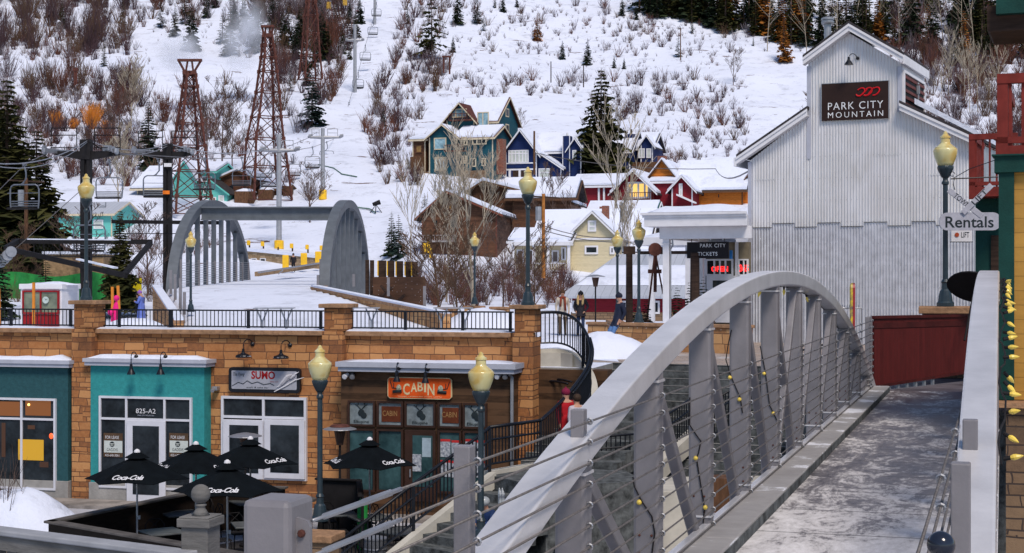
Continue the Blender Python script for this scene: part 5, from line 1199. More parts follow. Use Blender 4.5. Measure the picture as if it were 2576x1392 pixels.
# second canopy further back
q = P(1598, 0, 66); C2 = Fr(q.x, q.y, -23)
c2 = thing('rear_canopy', 'white flat canopy with snow behind the ticket office posts', 'canopy', C2.p(2, 0, 0), radians(-23))
mb = MB(C2); mb.box(0, 7, 0, 5, Zv(618, 66), Zv(598, 66)); mb.build('roof', WHITE, c2); mb = MB(C2); snowstrip(mb, 0.05, 7, .05, 4, Zv(598, 66)+.001, .3, 8, .6); mb.build('roof_snow', SNOW, c2, smooth=True)
for x in (.5, 2.1, 3.6): mb = MB(C2); mb.box(x, x+.22, .3, .5, 0, Zv(618, 66)-.002); mb.build('post', WHITE, c2)
mb = MB(C2); mb.box(.1, 7, .25, .45, Zv(640, 66), Zv(632, 66)); mb.build('beam', WOODD, c2)
# poles, mining wheel, potted evergreens
mb = MB(); p = P(1583, 815, 54); mb.tube([p, P(1583, 620, 54)], [.125, .11], 8); mb.box(p.x-.2, p.x+.2, p.y-.1, p.y+.1, Zv(640, 54), Zv(620, 54)); tag(mb.build('timber_pole', WOODD), 'thick dark timber pole left of the ticket office', 'pole')
mb = MB(); mb.tube([P(1748, 790, 52.6), P(1748, 636, 52.6)], [.17, .15], 8); tag(mb.build('timber_pole', WOODD), 'stout dark timber pole under the ticket sign', 'pole')
t = thing('old_tram_gear', 'rusted old tram wheel on leaning iron struts behind the canopy post', 'relic', P(1650, 800, 56))
mb = MB(); mb.M = Matrix.Translation(P(1648, 628, 56)) @ Matrix.Rotation(pi/2, 4, 'X') ; mb.lathe([(.10, -.05), (.24, -.05), (.24, .05), (.10, .05)], n=18); mb.build('wheel', RUST, t)
mb = MB(); mb.tube([P(1648, 632, 56), P(1628, 800, 56)], .035, 6); mb.tube([P(1648, 632, 56), P(1668, 740, 56)], .03, 6); mb.tube([P(1649, 640, 56.1), P(1648, 735, 56.1)], .06, 4); mb.box(*(P(1630, 0, 56).x, P(1664, 0, 56).x), 55.95, 56.05, Zv(688, 56), Zv(678, 56)); mb.build('struts', RUST, t)
for i, (U, Vt, Vb, Y, l) in enumerate(((1703, 712, 808, 53, 'small potted evergreen beside the canopy post'), (1768, 690, 805, 53.5, 'potted evergreen by the ticket office door'), (1735, 705, 808, 53.8, 'potted evergreen around the stout timber pole'), (1625, 740, 812, 55, 'low evergreen with lights beside the plaza lamp'), (1600, 745, 812, 58, 'bushy evergreen left of the plaza lamp by the planter'), (1785, 745, 812, 53.2, 'little evergreen in front of the ticket office door'))):
    p = P(U, Vb, Y); H = (Vb-Vt)/F*Y
    t = thing('potted_evergreen', l, 'potted tree', p); rr = random.Random(90+i)
    mb = conifer_mesh(rr, H=1, Rb=.24, lv=14, br=10, leaf=4, z0=.1) if 'conifer_mesh' in globals() else MB().ball((0, 0, .5), .4)
    mb.v = [(v[0]*H+p.x, v[1]*H+p.y, v[2]*H+p.z) for v in mb.v]; mb.build('crown', pm('dark_needles', (.03, .045, .02), .85, col2=(.012, .02, .012)), t)
    mb = MB(); mb.lathe([(.14, -.3), (.18, .1)], p, 10); mb.build('pot', WOODB, t)
# ---- plaza and street lamps ------------------------------------------------------------------------
m, t, b = mnew('lamp_globe'); b.inputs['Base Color'].default_value = (.72, .72, .40, 1); b.inputs['Roughness'].default_value = .22; b.inputs['Coat Weight'].default_value = .3; b.inputs['Transmission Weight'].default_value = .25
n = nd(t, 'ShaderNodeTexNoise', i_Scale=3, i_Detail=2); t.links.new(coords(t), n.inputs['Vector']); t.links.new(ramp(t, n.outputs['Fac'], [(.42, (.70, .48, .12)), (.6, (.80, .74, .38))]), b.inputs['Base Color']); GLOBE = m
POLE = pm('lamp_black', (.018, .035, .048), .4, var=.2)
def make_lamp():
    t = thing('street_lamp', '', 'street lamp')
    mb = MB(); mb.lathe([(.17, 0), (.17, .07), (.14, .10), (.125, .22), (.11, .30), (.075, .34), (.07, .46), (.085, .48), (.055, .54), (.05, 2.40), (.07, 2.42), (.07, 2.46), (.05, 2.50), (.055, 2.54)], n=14); mb.build('pole', POLE, t)
    mb = MB(); mb.lathe([(.06, 2.54), (.085, 2.57), (.13, 2.66), (.155, 2.72), (.16, 2.76), (.145, 2.78)], n=16); mb.build('collar', POLE, t)
    mb = MB(); mb.lathe([(.14, 2.78), (.165, 2.83), (.205, 2.93), (.228, 3.02), (.235, 3.08), (.232, 3.11), (.20, 3.14)], n=20); g = mb.build('globe', GLOBE, t, smooth=True)
    mb = MB(); mb.lathe([(.205, 3.14), (.15, 3.18), (.105, 3.22), (.095, 3.24), (.09, 3.32), (.105, 3.33), (.10, 3.36), (.07, 3.38), (.045, 3.41), (.04, 3.44), (.005, 3.47)], n=20); mb.build('globe_cap', GLOBE, t, smooth=False)
    return t
LG = 'black street lamps with yellowish acorn globes'
lamp0 = None
for (U, Vtop, Vbase, gw, lab) in [(217, 437, 755, 43, 'acorn street lamp on the left stone pillar of the shop row'), (1328, 420, 768, 45, 'acorn street lamp on the right stone pillar beside the curved railing'),
    (805, 868, 1310, 59, 'acorn street lamp on a pedestal between the grey shop sign and the orange one'), (1210, 885, 1378, 66, 'acorn street lamp standing in front of the orange shop sign'),
    (480, 582, 785, 26, 'small distant acorn lamp in front of the left arch of the ski bridge'), (1194, 584, 765, 24, 'distant acorn lamp on the middle small planter before the bare trees'),
    (1553, 578, 800, 29, 'distant acorn lamp with darker globe left of the ticket canopy'), (1607, 553, 812, 33, 'acorn lamp right beside the ticket canopy corner'), (2378, 330, 771, 60, 'acorn street lamp carrying the rentals sign')]:
    Y = 3.47*F/(Vbase-Vtop)
    p = P(U, Vbase, Y)
    if lamp0 is None: lamp0 = make_lamp(); put(lamp0, p); lamp0['label'] = lab; lamp0['group'] = LG
    else: dup(lamp0, p, R.random()*6, 1, lab, group=LG)
# pedestals of the two low lamps
def pedestal(label, U, V, Y, w, zb=GY):
    p = P(U, V, Y); t = thing('lamp_pedestal', label, 'pedestal', (p.x, p.y, zb), radians(-15)); f = Fr(p.x, p.y, -15)
    mb = MB(f); mb.box(-w/2, w/2, -w/2, w/2, zb, p.z-.14); mb.build('shaft', STONE2, t, bevel=.01)
    mb = MB(f); mb.box(-w/2-.07, w/2+.07, -w/2-.07, w/2+.07, p.z-.14, p.z); mb.build('cap', CAPST, t, bevel=.02); return t
pedestal('square stone pedestal with a sandstone cap under the lamp by the patio', 805, 1340, 30.2, .62)
pedestal('stone pedestal under the lamp in front of the orange sign', 1210, 1378, 27.7, .6)
pedestal('sandstone pedestal behind the red fence under the lamp with the rentals sign', 2382, 771, 31.2, .95, 0)
# ---- hanging rentals sign ---------------------------------------------------------------------------
Yr = 30.6; q = P(2440, 560, Yr); RS = Fr(q.x, q.y, -6)
rs = thing('rentals_sign', 'grey rounded hanging sign reading Rentals below crossed TOWN LIFT boards', 'sign', q, radians(-6))
SG = pm('sign_pale_grey', (.42, .42, .48), .5, var=.1, scale=8)
rx = lambda U: RS.x(U); rz = lambda U, V: RS.zu(U, V)
mb = MB(RS); mb.prism(rrect(rx(2363), rx(2517), rz(2440, 580), rz(2440, 535), .15, 5), -.03, .03); mb.build('board', SG, rs)
text('Rentals', tm(RS, rx(2438), rz(2438, 559), -.034), .92, .22, INK, rs, bold=.012)
for (a, b_, tx, sgn) in (((2385, 478), (2470, 545), 'TOWN', -1), ((2493, 466), (2420, 537), 'LIFT', 1)):
    pa, pb = Vector((rx(a[0]), 0, rz(*a))), Vector((rx(b_[0]), 0, rz(*b_))); y_ = -.05 if sgn > 0 else -.02
    d = (pb-pa).normalized(); n_ = Vector((-d.z, 0, d.x))*.055
    mb = MB(RS); c4 = [pa-n_, pb-n_, pb+n_, pa+n_]; a_ = sum(c4[i].x*c4[(i+1) % 4].z-c4[(i+1) % 4].x*c4[i].z for i in range(4)); c4 = c4 if a_ > 0 else c4[::-1]
    mb.prism([(v.x, v.z) for v in c4], y_-.02, y_); bd = mb.build('crossed_board', SG, rs, bevel=.01)
    ang = atan2(d.z, d.x); ang = ang if sgn < 0 else ang+pi; c_ = pa.lerp(pb, .40 if sgn < 0 else .42)
    text(tx, RS.M @ Matrix.Translation((c_.x, y_-.024, c_.z)) @ Matrix.Rotation(pi/2, 4, 'X') @ Matrix.Rotation(ang, 4, 'Z'), .36, .10, INK, bd)
mb = MB(RS); mb.tube([(rx(2392), .05, rz(2392, 450)), (rx(2512), .05, rz(2512, 445))], .014, 6); mb.tube([(rx(2400), .05, rz(2400, 448)), (rx(2440), .05, rz(2440, 425)), (rx(2512), .05, rz(2512, 400))], .008, 5)
mb.tube([(rx(2397)+.045*cos(a), .05, rz(2397, 438)+.045*sin(a)) for a in np.linspace(0, 5.2, 10)], .008, 5)
for (u, v0, v1) in ((2402, 450, 478), (2492, 447, 468)): mb.tube([(rx(u), .05, rz(u, v0)), (rx(u)-.03, 0, rz(u, (v0+v1)/2)), (rx(u), 0, rz(u, v1))], .008, 5)
mb.build('bracket', BLACK, rs)
q = P(2418, 595, 31.5); mb = MB(); mb.box(q.x-.20, q.x+.22, q.y, q.y+.03, Zv(608, 31.5), Zv(577, 31.5)); o = tag(mb.build('small_notice_board', WHITE), 'small white notice hanging below the rentals sign', 'notice'); tag(o, o['label'], 'notice')
mb = MB(); mb.box(q.x-.22, q.x+.24, q.y-.004, q.y+.034, Zv(610, 31.5), Zv(608.2, 31.5)); mb.build('frame', BLACK, o); M_ = Matrix.Translation((q.x+.08, q.y-.006, Zv(591, 31.5))) @ Matrix.Rotation(pi/2, 4, 'X'); text('LIFT', M_, .16, .11, INK, o)
mb = MB(); mb.M = Matrix.Translation((q.x-.09, q.y-.01, Zv(591, 31.5))) @ Matrix.Rotation(pi/2, 4, 'X'); mb.lathe([(.045, 0), (.045, .006)], n=10); mb.build('emblem', pm('red_brown', (.45, .08, .03), .6), o)
# ---- the ski bridge with two grey arches ---------------------------------------------------------------
BGREY = pm('blue_grey_steel', (.12, .135, .155), .5, var=.12, scale=2)
skb = thing('ski_bridge', 'blue grey twin arched bridge carrying the snowy ski run into the plaza', 'bridge', (-13.4, 91, 0))
for X_ in (-17.35, -9.55):
    mb = MB(); N = 48; vs = []
    for i in range(N+1):
        a = pi*(1-i/N); y = 91+11.3*cos(a); z = .9+5.7*sin(a)**.92
        dy, dz = -11.3*sin(a), 5.7*cos(a); l = hypot(dy, dz) or 1; ny, nz = -dz/l*.22, dy/l*.22
        if ny*cos(a) < 0: ny, nz = -ny, -nz
        for (sx, sn) in ((-.26, 1), (.26, 1), (.26, -1), (-.26, -1)): vs.append((X_+sx, y+ny*sn, z+nz*sn))
    mb.add(vs, [(i*4+j, i*4+(j+1) % 4, (i+1)*4+(j+1) % 4, (i+1)*4+j) for i in range(N) for j in range(4)]); mb.build('arch', BGREY, skb)
    for k in range(9):
        y = 91+(k-4)*2.35; zt = .9+5.7*max(0, 1-((y-91)/11.3)**2)**.5-.2
        mb = MB(); mb.box(X_-.12, X_+.12, y-.13, y+.13, .8, zt); mb.build('hanger', BGREY, skb)
    mb = MB()
    for q in range(9): mb.tube([(X_+(.3 if X_ < -13 else -.3), 80.5, 2.05+q*.13), (X_+(.3 if X_ < -13 else -.3), 101.5, 2.25+q*.13)], .012, 4)
    mb.build('railing_wires', GALV, skb)['kind'] = 'stuff'
    for y in np.arange(80.5, 102, 2.3): mb = MB(); mb.box(X_+(.26 if X_ < -13 else -.36), X_+(.36 if X_ < -13 else -.26), y-.04, y+.04, 1.6, 3.3); mb.build('rail_post', GREYM, skb)
for (y, z0, z1) in ((86.2, 5.50, 6.24), (95.0, 6.05, 6.6)):
    mb = MB(); mb.box(-17.1, -9.8, y-.05, y+.05, z0+.06, z1-.06); mb.box(-17.1, -9.8, y-.3, y+.3, z1-.08, z1); mb.box(-17.1, -9.8, y-.3, y+.3, z0, z0+.08); mb.build('cross_beam', BGREY, skb)
# retaining walls of the snow ramp
def ramp_wall(label, a, b_, h0, h1, th=.35, drop=2.5):
    t = thing('ramp_wall', label, 'retaining wall', (a.x, a.y, a.z-drop)); mb = MB()
    d = (b_-a); n_ = Vector((d.y, -d.x, 0)).normalized()*th
    def wl(z0a, z0b, z1a, z1b, m_, nm, e=0):
        mb = MB(); A0, B0 = a-n_*e, b_-n_*e; A1, B1 = a+n_*(1+e), b_+n_*(1+e)
        mb.add([(A0.x, A0.y, z0a), (B0.x, B0.y, z0b), (B1.x, B1.y, z0b), (A1.x, A1.y, z0a), (A0.x, A0.y, z1a), (B0.x, B0.y, z1b), (B1.x, B1.y, z1b), (A1.x, A1.y, z1a)], [(3,2,1,0),(4,5,6,7),(0,1,5,4),(1,2,6,5),(2,3,7,6),(3,0,4,7)]); return mb.build(nm, m_, t)
    wl(-.6, -.6, a.z-.12, b_.z-.12, STONE, 'wall'); wl(a.z-.119, b_.z-.119, a.z, b_.z, CAPST, 'cap', .15); wl(a.z+.001, b_.z+.001, a.z+.10, b_.z+.08, SNOW, 'snow_cap', .05); return t
ramp_wall('long sandstone wall with a snowy sloping top right of the ski ramp', P(800, 722, 79.5), P(1135, 789, 62), 0, 0)
ramp_wall('short sandstone wall sloping down left of the ski ramp', P(402, 722, 79.5), P(462, 806, 62), 0, 0)
p = P(806, 722, 79.3); mb = MB(); mb.box(p.x-.22, p.x+.35, p.y-.4, p.y+.2, .4, p.z+.05); tag(mb.build('wall_pier', STONE), 'square stone end pier of the long ramp wall', 'pier')
for (U, Vt, Vb, Y) in ((430, 680, 735, 77), (441, 690, 753, 74), (454, 700, 772, 70), (464, 735, 786, 66), (890, 690, 716, 76), (977, 698, 740, 71.5), (1068, 720, 775, 66.5), (800, 692, 716, 79.3)):
    mb = MB(); p = P(U, 0, Y); mb.box(p.x-.06, p.x+.06, Y-.06, Y+.06, Zv(Vb, Y)-.1, Zv(Vt, Y)); tag(mb.build('fence_post', GREYM), 'grey steel fence post on the ramp wall', 'post', 'grey steel posts along the ramp walls')
# brown timber posts with yellow pads right of the ski bridge
tb = thing('timber_bulwark', 'brown board wall hung with tiny lights right of the ski bridge', 'wall', P(1000, 770, 86)); mb = MB()
a, c_ = P(938, 0, 86), P(1062, 0, 84); f_ = Fr(a.x, a.y, math.degrees(atan2(c_.y-a.y, c_.x-a.x))); L = hypot(c_.x-a.x, c_.y-a.y)
mb = MB(f_); mb.box(0, L, 0, .25, -.3, Zv(697, 85)); mb.build('boards', lines_mat('bulwark_boards', (.12, .06, .035), .06, .3, 'v'), tb)
mb = MB(f_)
for i in range(40): mb.ball((R.random()*L, -.03, R.uniform(.5, 2.3)), .015, 5, 3)
mb.build('lights', WHITE, tb)['kind'] = 'stuff'
mb = MB(f_)
for (x0_, z0_, x1_, z1_) in ((.3, .9, 1.6, 1.8), (.8, 1.9, 2.3, .6), (1.3, .6, 2.5, 1.4), (.2, 1.4, 1.9, .5)): mb.tube([(x0_, -.25, z0_), (x1_, -.3, z1_)], .08, 6)
mb.build('crossed_logs', WOODD, tb)
for i, (U, w) in enumerate(((924, 9), (936, 10), (962, 19), (984, 16), (1006, 16), (1028, 15), (1044, 14))):
    Y = 87-i*.3; p = P(U, 0, Y); ww = w/F*Y/2; t = thing('padded_post', 'dark brown square post with a yellow padded edge above the board wall', 'post', (p.x, Y, 0), group='brown posts with yellow padded edges')
    mb = MB(); mb.box(p.x-ww, p.x+ww, Y-.12, Y+.12, 0, Zv(654+i*.8, Y)); mb.build('shaft', WOODD, t)
    if i > 1: mb = MB(); mb.box(p.x-ww-.06, p.x-ww-.002, Y-.14, Y+.14, Zv(694, Y), Zv(655+i*.8, Y)); mb.build('pad', YEL, t)
# low stone building under the ski run with padded poles
a, c_ = P(600, 0, 160), P(822, 0, 154); LF = Fr(a.x, a.y, math.degrees(atan2(c_.y-a.y, c_.x-a.x))); L = hypot(c_.x-a.x, c_.y-a.y)
lo = thing('low_stone_building', 'low tan stone building dug into the foot of the ski run', 'building', (a.x, a.y, 2), radians(-30))
mb = MB(LF); mb.prism([(0, 1.5), (L, 1.5), (L, LF.z(652, L)), (0, LF.z(630, 0))], 0, 5); mb.build('wall', stone_mat('tan_ashlar', (.30, .21, .12), (.38, .28, .18), (.18, .12, .08), (.12, .09, .06), .5, .2), lo)
mb = MB(LF); mb.prism([(0, LF.z(630, 0)+.001), (L, LF.z(652, L)+.001), (L, LF.z(648, L)+.15), (0, LF.z(626, 0)+.15)], -.15, 5); mb.build('roof_snow', SNOW, lo)
for U in (610, 632, 655): window(LF, lo, U, U+14, 650, 678, -.03, (), (), .08, 'window', GLASS, WHITE)
for (U, Vt, Vb, Y) in ((626, 605, 630, 162), (661, 608, 632, 161), (698, 611, 634, 160), (734, 613, 637, 159), (773, 616, 640, 158), (809, 618, 642, 157), (719, 642, 675, 150), (765, 637, 668, 151), (801, 633, 662, 152)):
    t = thing('padded_pole', 'pole wrapped in a yellow pad at the foot of the ski run', 'pole', P(U, Vb, Y), group='yellow padded poles at the foot of the ski run')
    mb = MB(); p = P(U, 0, Y); w = .17 if Vt < 630 else .3; mb.box(p.x-w, p.x+w, Y-.25, Y+.02, Zv((Vt+Vb)/2 if Vt < 630 else Vb, Y), Zv(Vt, Y)); mb.build('pad', YEL, t, bevel=.05)
    mb = MB(); mb.box(p.x+.0, p.x+.14, Y-.05, Y+.09, Zv(Vb+3, Y), Zv(Vt+2, Y)); mb.build('shaft', WOODD, t)
for (U, Vt, Vb) in ((1068, 612, 640), (1078, 608, 636), (1084, 624, 650)):
    mb = MB(); p = P(U, 0, 140); mb.box(p.x-.14, p.x+.14, 139.9, 140.1, Zv(Vb, 140), Zv(Vt, 140)); tag(mb.build('padded_pole', YEL), 'short yellow padded stake by the bare trees right of the ski run', 'pole', 'yellow stakes right of the ski run')
mb = MB(); mb.bar(P(645, 690, 120), P(800, 668, 130), .3, .35); tag(mb.build('path_edge', pm('edge_wood', (.30, .2, .12), .8)), 'wooden edge beam along the snowy path to the ski bridge', 'beam')
mb = MB(); mb.tube([P(650, 686, 119), P(805, 662, 130)], .07, 6); mb.tube([P(700, 690, 121), P(712, 680, 121)], .05, 5); tag(mb.build('path_rail', GALV), 'grey handrail beside the snowy path', 'railing')
# slatted high tables
def make_table():
    t = thing('slatted_table', '', 'table')
    for i in range(8): mb = MB(); mb.box(-.75, .75, -.5+i*.13, -.42+i*.13, 1.14, 1.17); mb.build('slat', GALV, t)
    for s_ in (-.45, .45):
        mb = MB(); mb.tube([(s_, 0, 0), (s_, 0, .65)], .05, 6); mb.tube([(s_, 0, .62), (s_-.22, 0, 1.14)], .035, 6); mb.tube([(s_, 0, .62), (s_+.22, 0, 1.14)], .035, 6); mb.build('leg', GALV, t)
    return t
tb0 = make_table(); G_ = 'slatted high tables behind the plaza railing'
put(tb0, P(690, 0, 59)-Vector((0, 0, P(690, 0, 59).z-.05)), .05); tb0['label'] = 'slatted metal table behind the railing left of the middle pillar'
for U, lab in ((905, 'slatted metal table behind the railing right of the middle pillar'), (1140, 'slatted metal table half buried behind the railing by the planters')):
    p = P(U, 0, 59.5); dup(tb0, (p.x, p.y, .05), .03, 1, lab)
# booth, orange posts, pink sled, green fence, drain sticks
q = P(52, 0, 68); BF = Fr(q.x, q.y, -12); bo = thing('ticket_booth', 'white booth with dark red framed windows and a round dial on the plaza', 'booth', BF.p(1, 1, 0), radians(-12))
x1 = BF.x(155); mb = MB(BF); mb.box(0, x1, 0, 1.6, 0, 2.0); mb.box(-.05, x1+.05, -.06, 1.66, 1.85, 2.08); mb.build('wall', WHITE, bo, bevel=.02)
REDF = pm('dark_red_frame', (.28, .01, .015), .5)
window(BF, bo, 58, 150, 731, 790, -.03, (104,), (), .07, 'window', glass_mat('booth_glass', (.10, .12, .10), .1, (.22, .25, .18)), REDF)
mb = MB(BF); mb.box(BF.x(58), BF.x(150), -.04, -.005, 0, BF.zu(100, 791)); mb.build('panel', REDF, bo)
mb = MB(BF); mb.M = tm(BF, BF.x(119), BF.zu(119, 755), -.13); mb.lathe([(.15, 0), (.15, .02)], n=18); d_ = mb.build('dial', pm('dial_face', (.55, .65, .62), .4), bo)
mb = MB(BF); mb.M = tm(BF, BF.x(119), BF.zu(119, 755), -.155); mb.tube([(0, 0, 0), (.09, .05, 0)], .008, 4); mb.tube([(0, 0, 0), (-.03, .07, 0)], .008, 4); mb.build('hands', INK, d_)
mb = MB(BF); mb.heap(x1/2, .8, 2.08, 1.3, .9, .14, 5); mb.build('roof_snow', SNOW, bo, smooth=True)
ORP = pm('orange_timber', (.62, .22, .03), .7, var=.15)
for (U, U2, Vt, Y, l) in ((85, 85, 711, 64, 'tall orange post in front of the booth'), (-3, 0, 726, 64, 'orange post cut by the left edge'), (283, 284, 722, 63, 'upright orange post by the pink sledge'), (297, 303, 719, 63, 'leaning orange post by the pink sledge')):
    mb = MB(); mb.bar(P(U2, 0, Y)*1.0+Vector((0, 0, -P(U2, 0, Y).z)), P(U, Vt, Y), .10, .10); tag(mb.build('orange_post', ORP), l, 'post')
mb = MB(); p = P(290, 0, 61.5); mb.heap(p.x, p.y, .3, .22, .12, 1.15, 3, 10, .3); mb.ball((p.x+.05, p.y, 1.55), .12, 8, 6); mb.ball((p.x-.15, p.y-.05, 1.0), .14, 8, 6)
tag(mb.build('pink_jacket', pm('hot_pink', (.85, .02, .22), .6), smooth=True), 'bright pink jacket draped over the orange posts', 'jacket')
GREENF = pm('green_mesh', (.03, .27, .06), .8, var=.25, scale=1.5)
mb = MB(); a = P(-20, 700, 98)
def gf(u, v): U = -20+300*u; return P(U, 690+78*v-6*sin(u*9)+22*max(0, (u-.85))*3, 98-4*u+.15*sin(u*40))
mb.grid(gf, 60, 4); o = tag(mb.build('green_safety_fence', GREENF), 'green mesh safety fence behind the plaza booth', 'fence')
md = o.modifiers.new('thick', 'SOLIDIFY'); md.thickness = .03
mb = MB(); mb.box(*(P(330, 0, 86).x, P(356, 0, 86).x), 86, 86.06, Zv(733, 86), Zv(700, 86)); tag(mb.build('yellow_banner', pm('banner_yellow', (.95, .72, .02), .6, var=.2, scale=4)), 'yellow banner seen through the plaza spruce', 'banner')
mb = MB(); mb.box(P(110, 0, 100).x, P(260, 0, 100).x, 100, 104, 0, Zv(640, 100)); mb.mi = 1; mb.box(P(108, 0, 100).x, P(262, 0, 100).x, 99.8, 104.2, Zv(640, 100)+.001, Zv(633, 100)); tag(mb.build('lift_shed', [pm('tan_board', (.33, .22, .12), .8, var=.25), SNOW]), 'tan boarded shed behind the black platform frame', 'shed')
t = thing('patio_heater', 'patio heater with a flat hood beside the standing visitors on the plaza', 'patio heater', P(1498, 815, 62)); p = P(1498, 0, 62)
def heater(t, x, y, z0, zt, r, snow=False, amber=False):
    mb = MB(); mb.lathe([(.20, z0), (.20, z0+.55), (.03, z0+.6), (.03, zt-.45)], (x, y, 0), 12); mb.build('stand', BLACKM, t)
    mb = MB(); mb.lathe([(.08, zt-.45), (.14, zt-.12), (.15, zt-.08)], (x, y, 0), 12); mb.build('burner', pm('burner', (.10, .055, .04), .6), t)
    mb = MB(); mb.lathe([(r, zt-.06), (r*.97, zt-.045), (r*.6, zt), (r*.2, zt+.03)], (x, y, 0), 20); mb.build('hood', GALV, t)
    if amber: mb = MB(); mb.lathe([(r*.62, zt+.004), (r*.5, zt+.05), (r*.1, zt+.06)], (x, y, 0), 16); mb.build('hood_top', RUST, t)
heater(t, p.x, 62, 0, Zv(693, 62), .40)
# ---- houses on the hill --------------------------------------------------------------------------------
def slabs(fr, prof, y0, y1, th, up=0):
    """a roof over a profile of (x,z) points, each segment a slab"""
    mb = MB(fr)
    for (a, za), (b_, zb) in zip(prof, prof[1:]): mb.prism([(a, za+up), (b_, zb+up), (b_, zb+up+th), (a, za+up+th)], y0, y1)
    return mb
class Sub:
    """frame turned a quarter so that the ridge runs along x"""
    def __init__(s, fr): s.M = fr.M @ Matrix.Rotation(pi/2, 4, 'Z')
def block(h, fr, Ua, Ub, Ve, Vr, Vb, y0, dep, axis, wall, roof=ROOFD, trim=WHITE, oh=.45, snow=.22, ridge=.5, base=3.0, ze2=None, depthridge=.5):
    xa, xb = fr.x(Ua, y0), fr.x(Ub, y0); um = (Ua+Ub)/2; ze, zb = fr.zu(um, Ve, y0), fr.zu(um, Vb, y0)-base; y1 = y0+dep
    if axis == 'y':
        zr = fr.zu(um, Vr, y0); xm = xa+(xb-xa)*ridge; zl = ze; zR = ze if ze2 is None else fr.zu(um, ze2, y0)
        mb = MB(fr); mb.prism([(xa, zb), (xb, zb), (xb, zR), (xm, zr), (xa, zl)], y0, y1); mb.build('wall', wall, h)
        sl = (zr-zl)/(xm-xa); sr = (zr-zR)/(xb-xm); prof = [(xa-oh, zl-sl*oh), (xm, zr), (xb+oh, zR-sr*oh)]
        slabs(fr, prof, y0-oh+.05, y1+oh, .14, .02).build('roof', roof, h)
        slabs(fr, prof, y0-oh-.02, y0-oh+.05, .20, -.07).build('trim', trim, h)
        if snow: p2 = [(xa-oh*.8, zl-sl*oh*.8), (xm, zr), (xb+oh*.8, zR-sr*oh*.8)]; slabs(fr, p2, y0-oh+.2, y1+oh-.1, snow, .15).build('roof_snow', SNOW, h)
        if wall: MB(fr).box(xa-.03, xa+.12, y0-.03, y0-.002, zb, zl-.02).build('corner_trim', trim, h); MB(fr).box(xb-.12, xb+.03, y0-.03, y0-.002, zb, zR-.02).build('corner_trim', trim, h)
        return xa, xb, zl, zr
    # ridge along x
    yr = y0+dep*depthridge; zr = Zv(Vr, fr.py+fr.s*(xa+xb)/2+fr.c*yr)-fr.z0
    sf = Sub(fr); mb = MB(sf.M); mb.prism([(y0, zb), (y1, zb), (y1, ze), (yr, zr), (y0, ze)], -xb, -xa); mb.build('wall', wall, h)
    s0 = (zr-ze)/(yr-y0); s1 = (zr-ze)/(y1-yr); prof = [(y0-oh, ze-s0*oh), (yr, zr), (y1+oh, ze-s1*oh)]
    def sl(prof, xa_, xb_, th, up):
        mb = MB(sf.M)
        for (a, za), (b_, zb_) in zip(prof, prof[1:]): mb.prism([(a, za+up), (b_, zb_+up), (b_, zb_+up+th), (a, za+up+th)], -xb_, -xa_)
        return mb
    sl(prof, xa-oh+.05, xb+oh-.05, .14, .02).build('roof', roof, h)
    sl(prof, xb+oh-.05, xb+oh+.02, .20, -.07).build('trim', trim, h)
    mb = MB(fr); mb.box(xa-oh, xb+oh, y0-oh-.03, y0-oh+.03, ze-s0*oh-.12, ze-s0*oh+.12); mb.build('eave_trim', trim, h)
    if snow: p2 = [(y0-oh*.85, ze-s0*oh*.85), (yr, zr), (y1+oh*.85, ze-s1*oh*.85)]; sl(p2, xa-oh+.15, xb+oh-.2, snow, .15).build('roof_snow', SNOW, h)
    MB(fr).box(xa-.03, xa+.12, y0-.03, y0-.002, zb, ze-.02).build('corner_trim', trim, h); MB(fr).box(xb-.12, xb+.03, y0-.03, y0-.002, zb, ze-.02).build('corner_trim', trim, h)
    return xa, xb, ze, zr
def wins(h, fr, lst, y, glass=GLASS, frame=WHITE, fw=.13):
    for a in lst:
        U0, U1, V0, V1 = a[:4]; g = a[4] if len(a) > 4 and a[4] else glass; mu = a[5] if len(a) > 5 else (); tr = a[6] if len(a) > 6 else ()
        window(fr, h, U0, U1, V0, V1, y-.03, mu, tr, fw, 'window', g, frame)
def house(name, label, U, Y, V, ang, cat='house'):
    Y = Y if Y < 90 else G(U, V).y+1.5; q = P(U, V, Y); fr = Fr(q.x, q.y, ang); return thing(name, label, cat, (q.x, q.y, q.z-1), radians(ang)), fr
def balcony(h, fr, U0, U1, V0, V1, y, d, mat, post=False):
    xa, xb = fr.x(U0, y), fr.x(U1, y); zt, zb = fr.zu((U0+U1)/2, V0, y), fr.zu((U0+U1)/2, V1, y)
    mb = MB(fr); mb.box(xa, xb, y-d, y, zb-.15, zb); mb.box(xa, xb, y-d, y-d+.07, zt-.08, zt)
    n = max(4, int((xb-xa)/.22))
    for i in range(n+1): x = xa+(xb-xa)*i/n; mb.box(x-.025, x+.025, y-d+.01, y-d+.05, zb, zt-.08)
    return mb.build('balcony', mat, h)
TEALH = lines_mat('teal_siding', (.010, .075, .105), .1, .16, 'v', dark=.6, var=.12); BLUEH = lines_mat('blue_siding', (.008, .022, .095), .1, .16, 'v', dark=.6, var=.12)
REDH = lines_mat('red_siding', (.20, .012, .022), .1, .16, 'v', dark=.6, var=.12); CREAMH = lines_mat('cream_siding', (.60, .52, .34), .1, .15, 'v', dark=.75, var=.08)
ORANGEH = lines_mat('orange_shingles', (.50, .15, .02), .1, .25, 'v', dark=.5, var=.25); CABINH = lines_mat('cabin_boards', (.11, .05, .028), .1, .25, 'v', dark=.5, var=.35)
TURQH = lines_mat('turquoise_siding', (.14, .52, .46), .1, .15, 'v', dark=.75, var=.08); BRICK = stone_mat('red_brick', (.22, .07, .045), (.3, .1, .06), (.14, .05, .035), (.2, .17, .15), .22, .075)
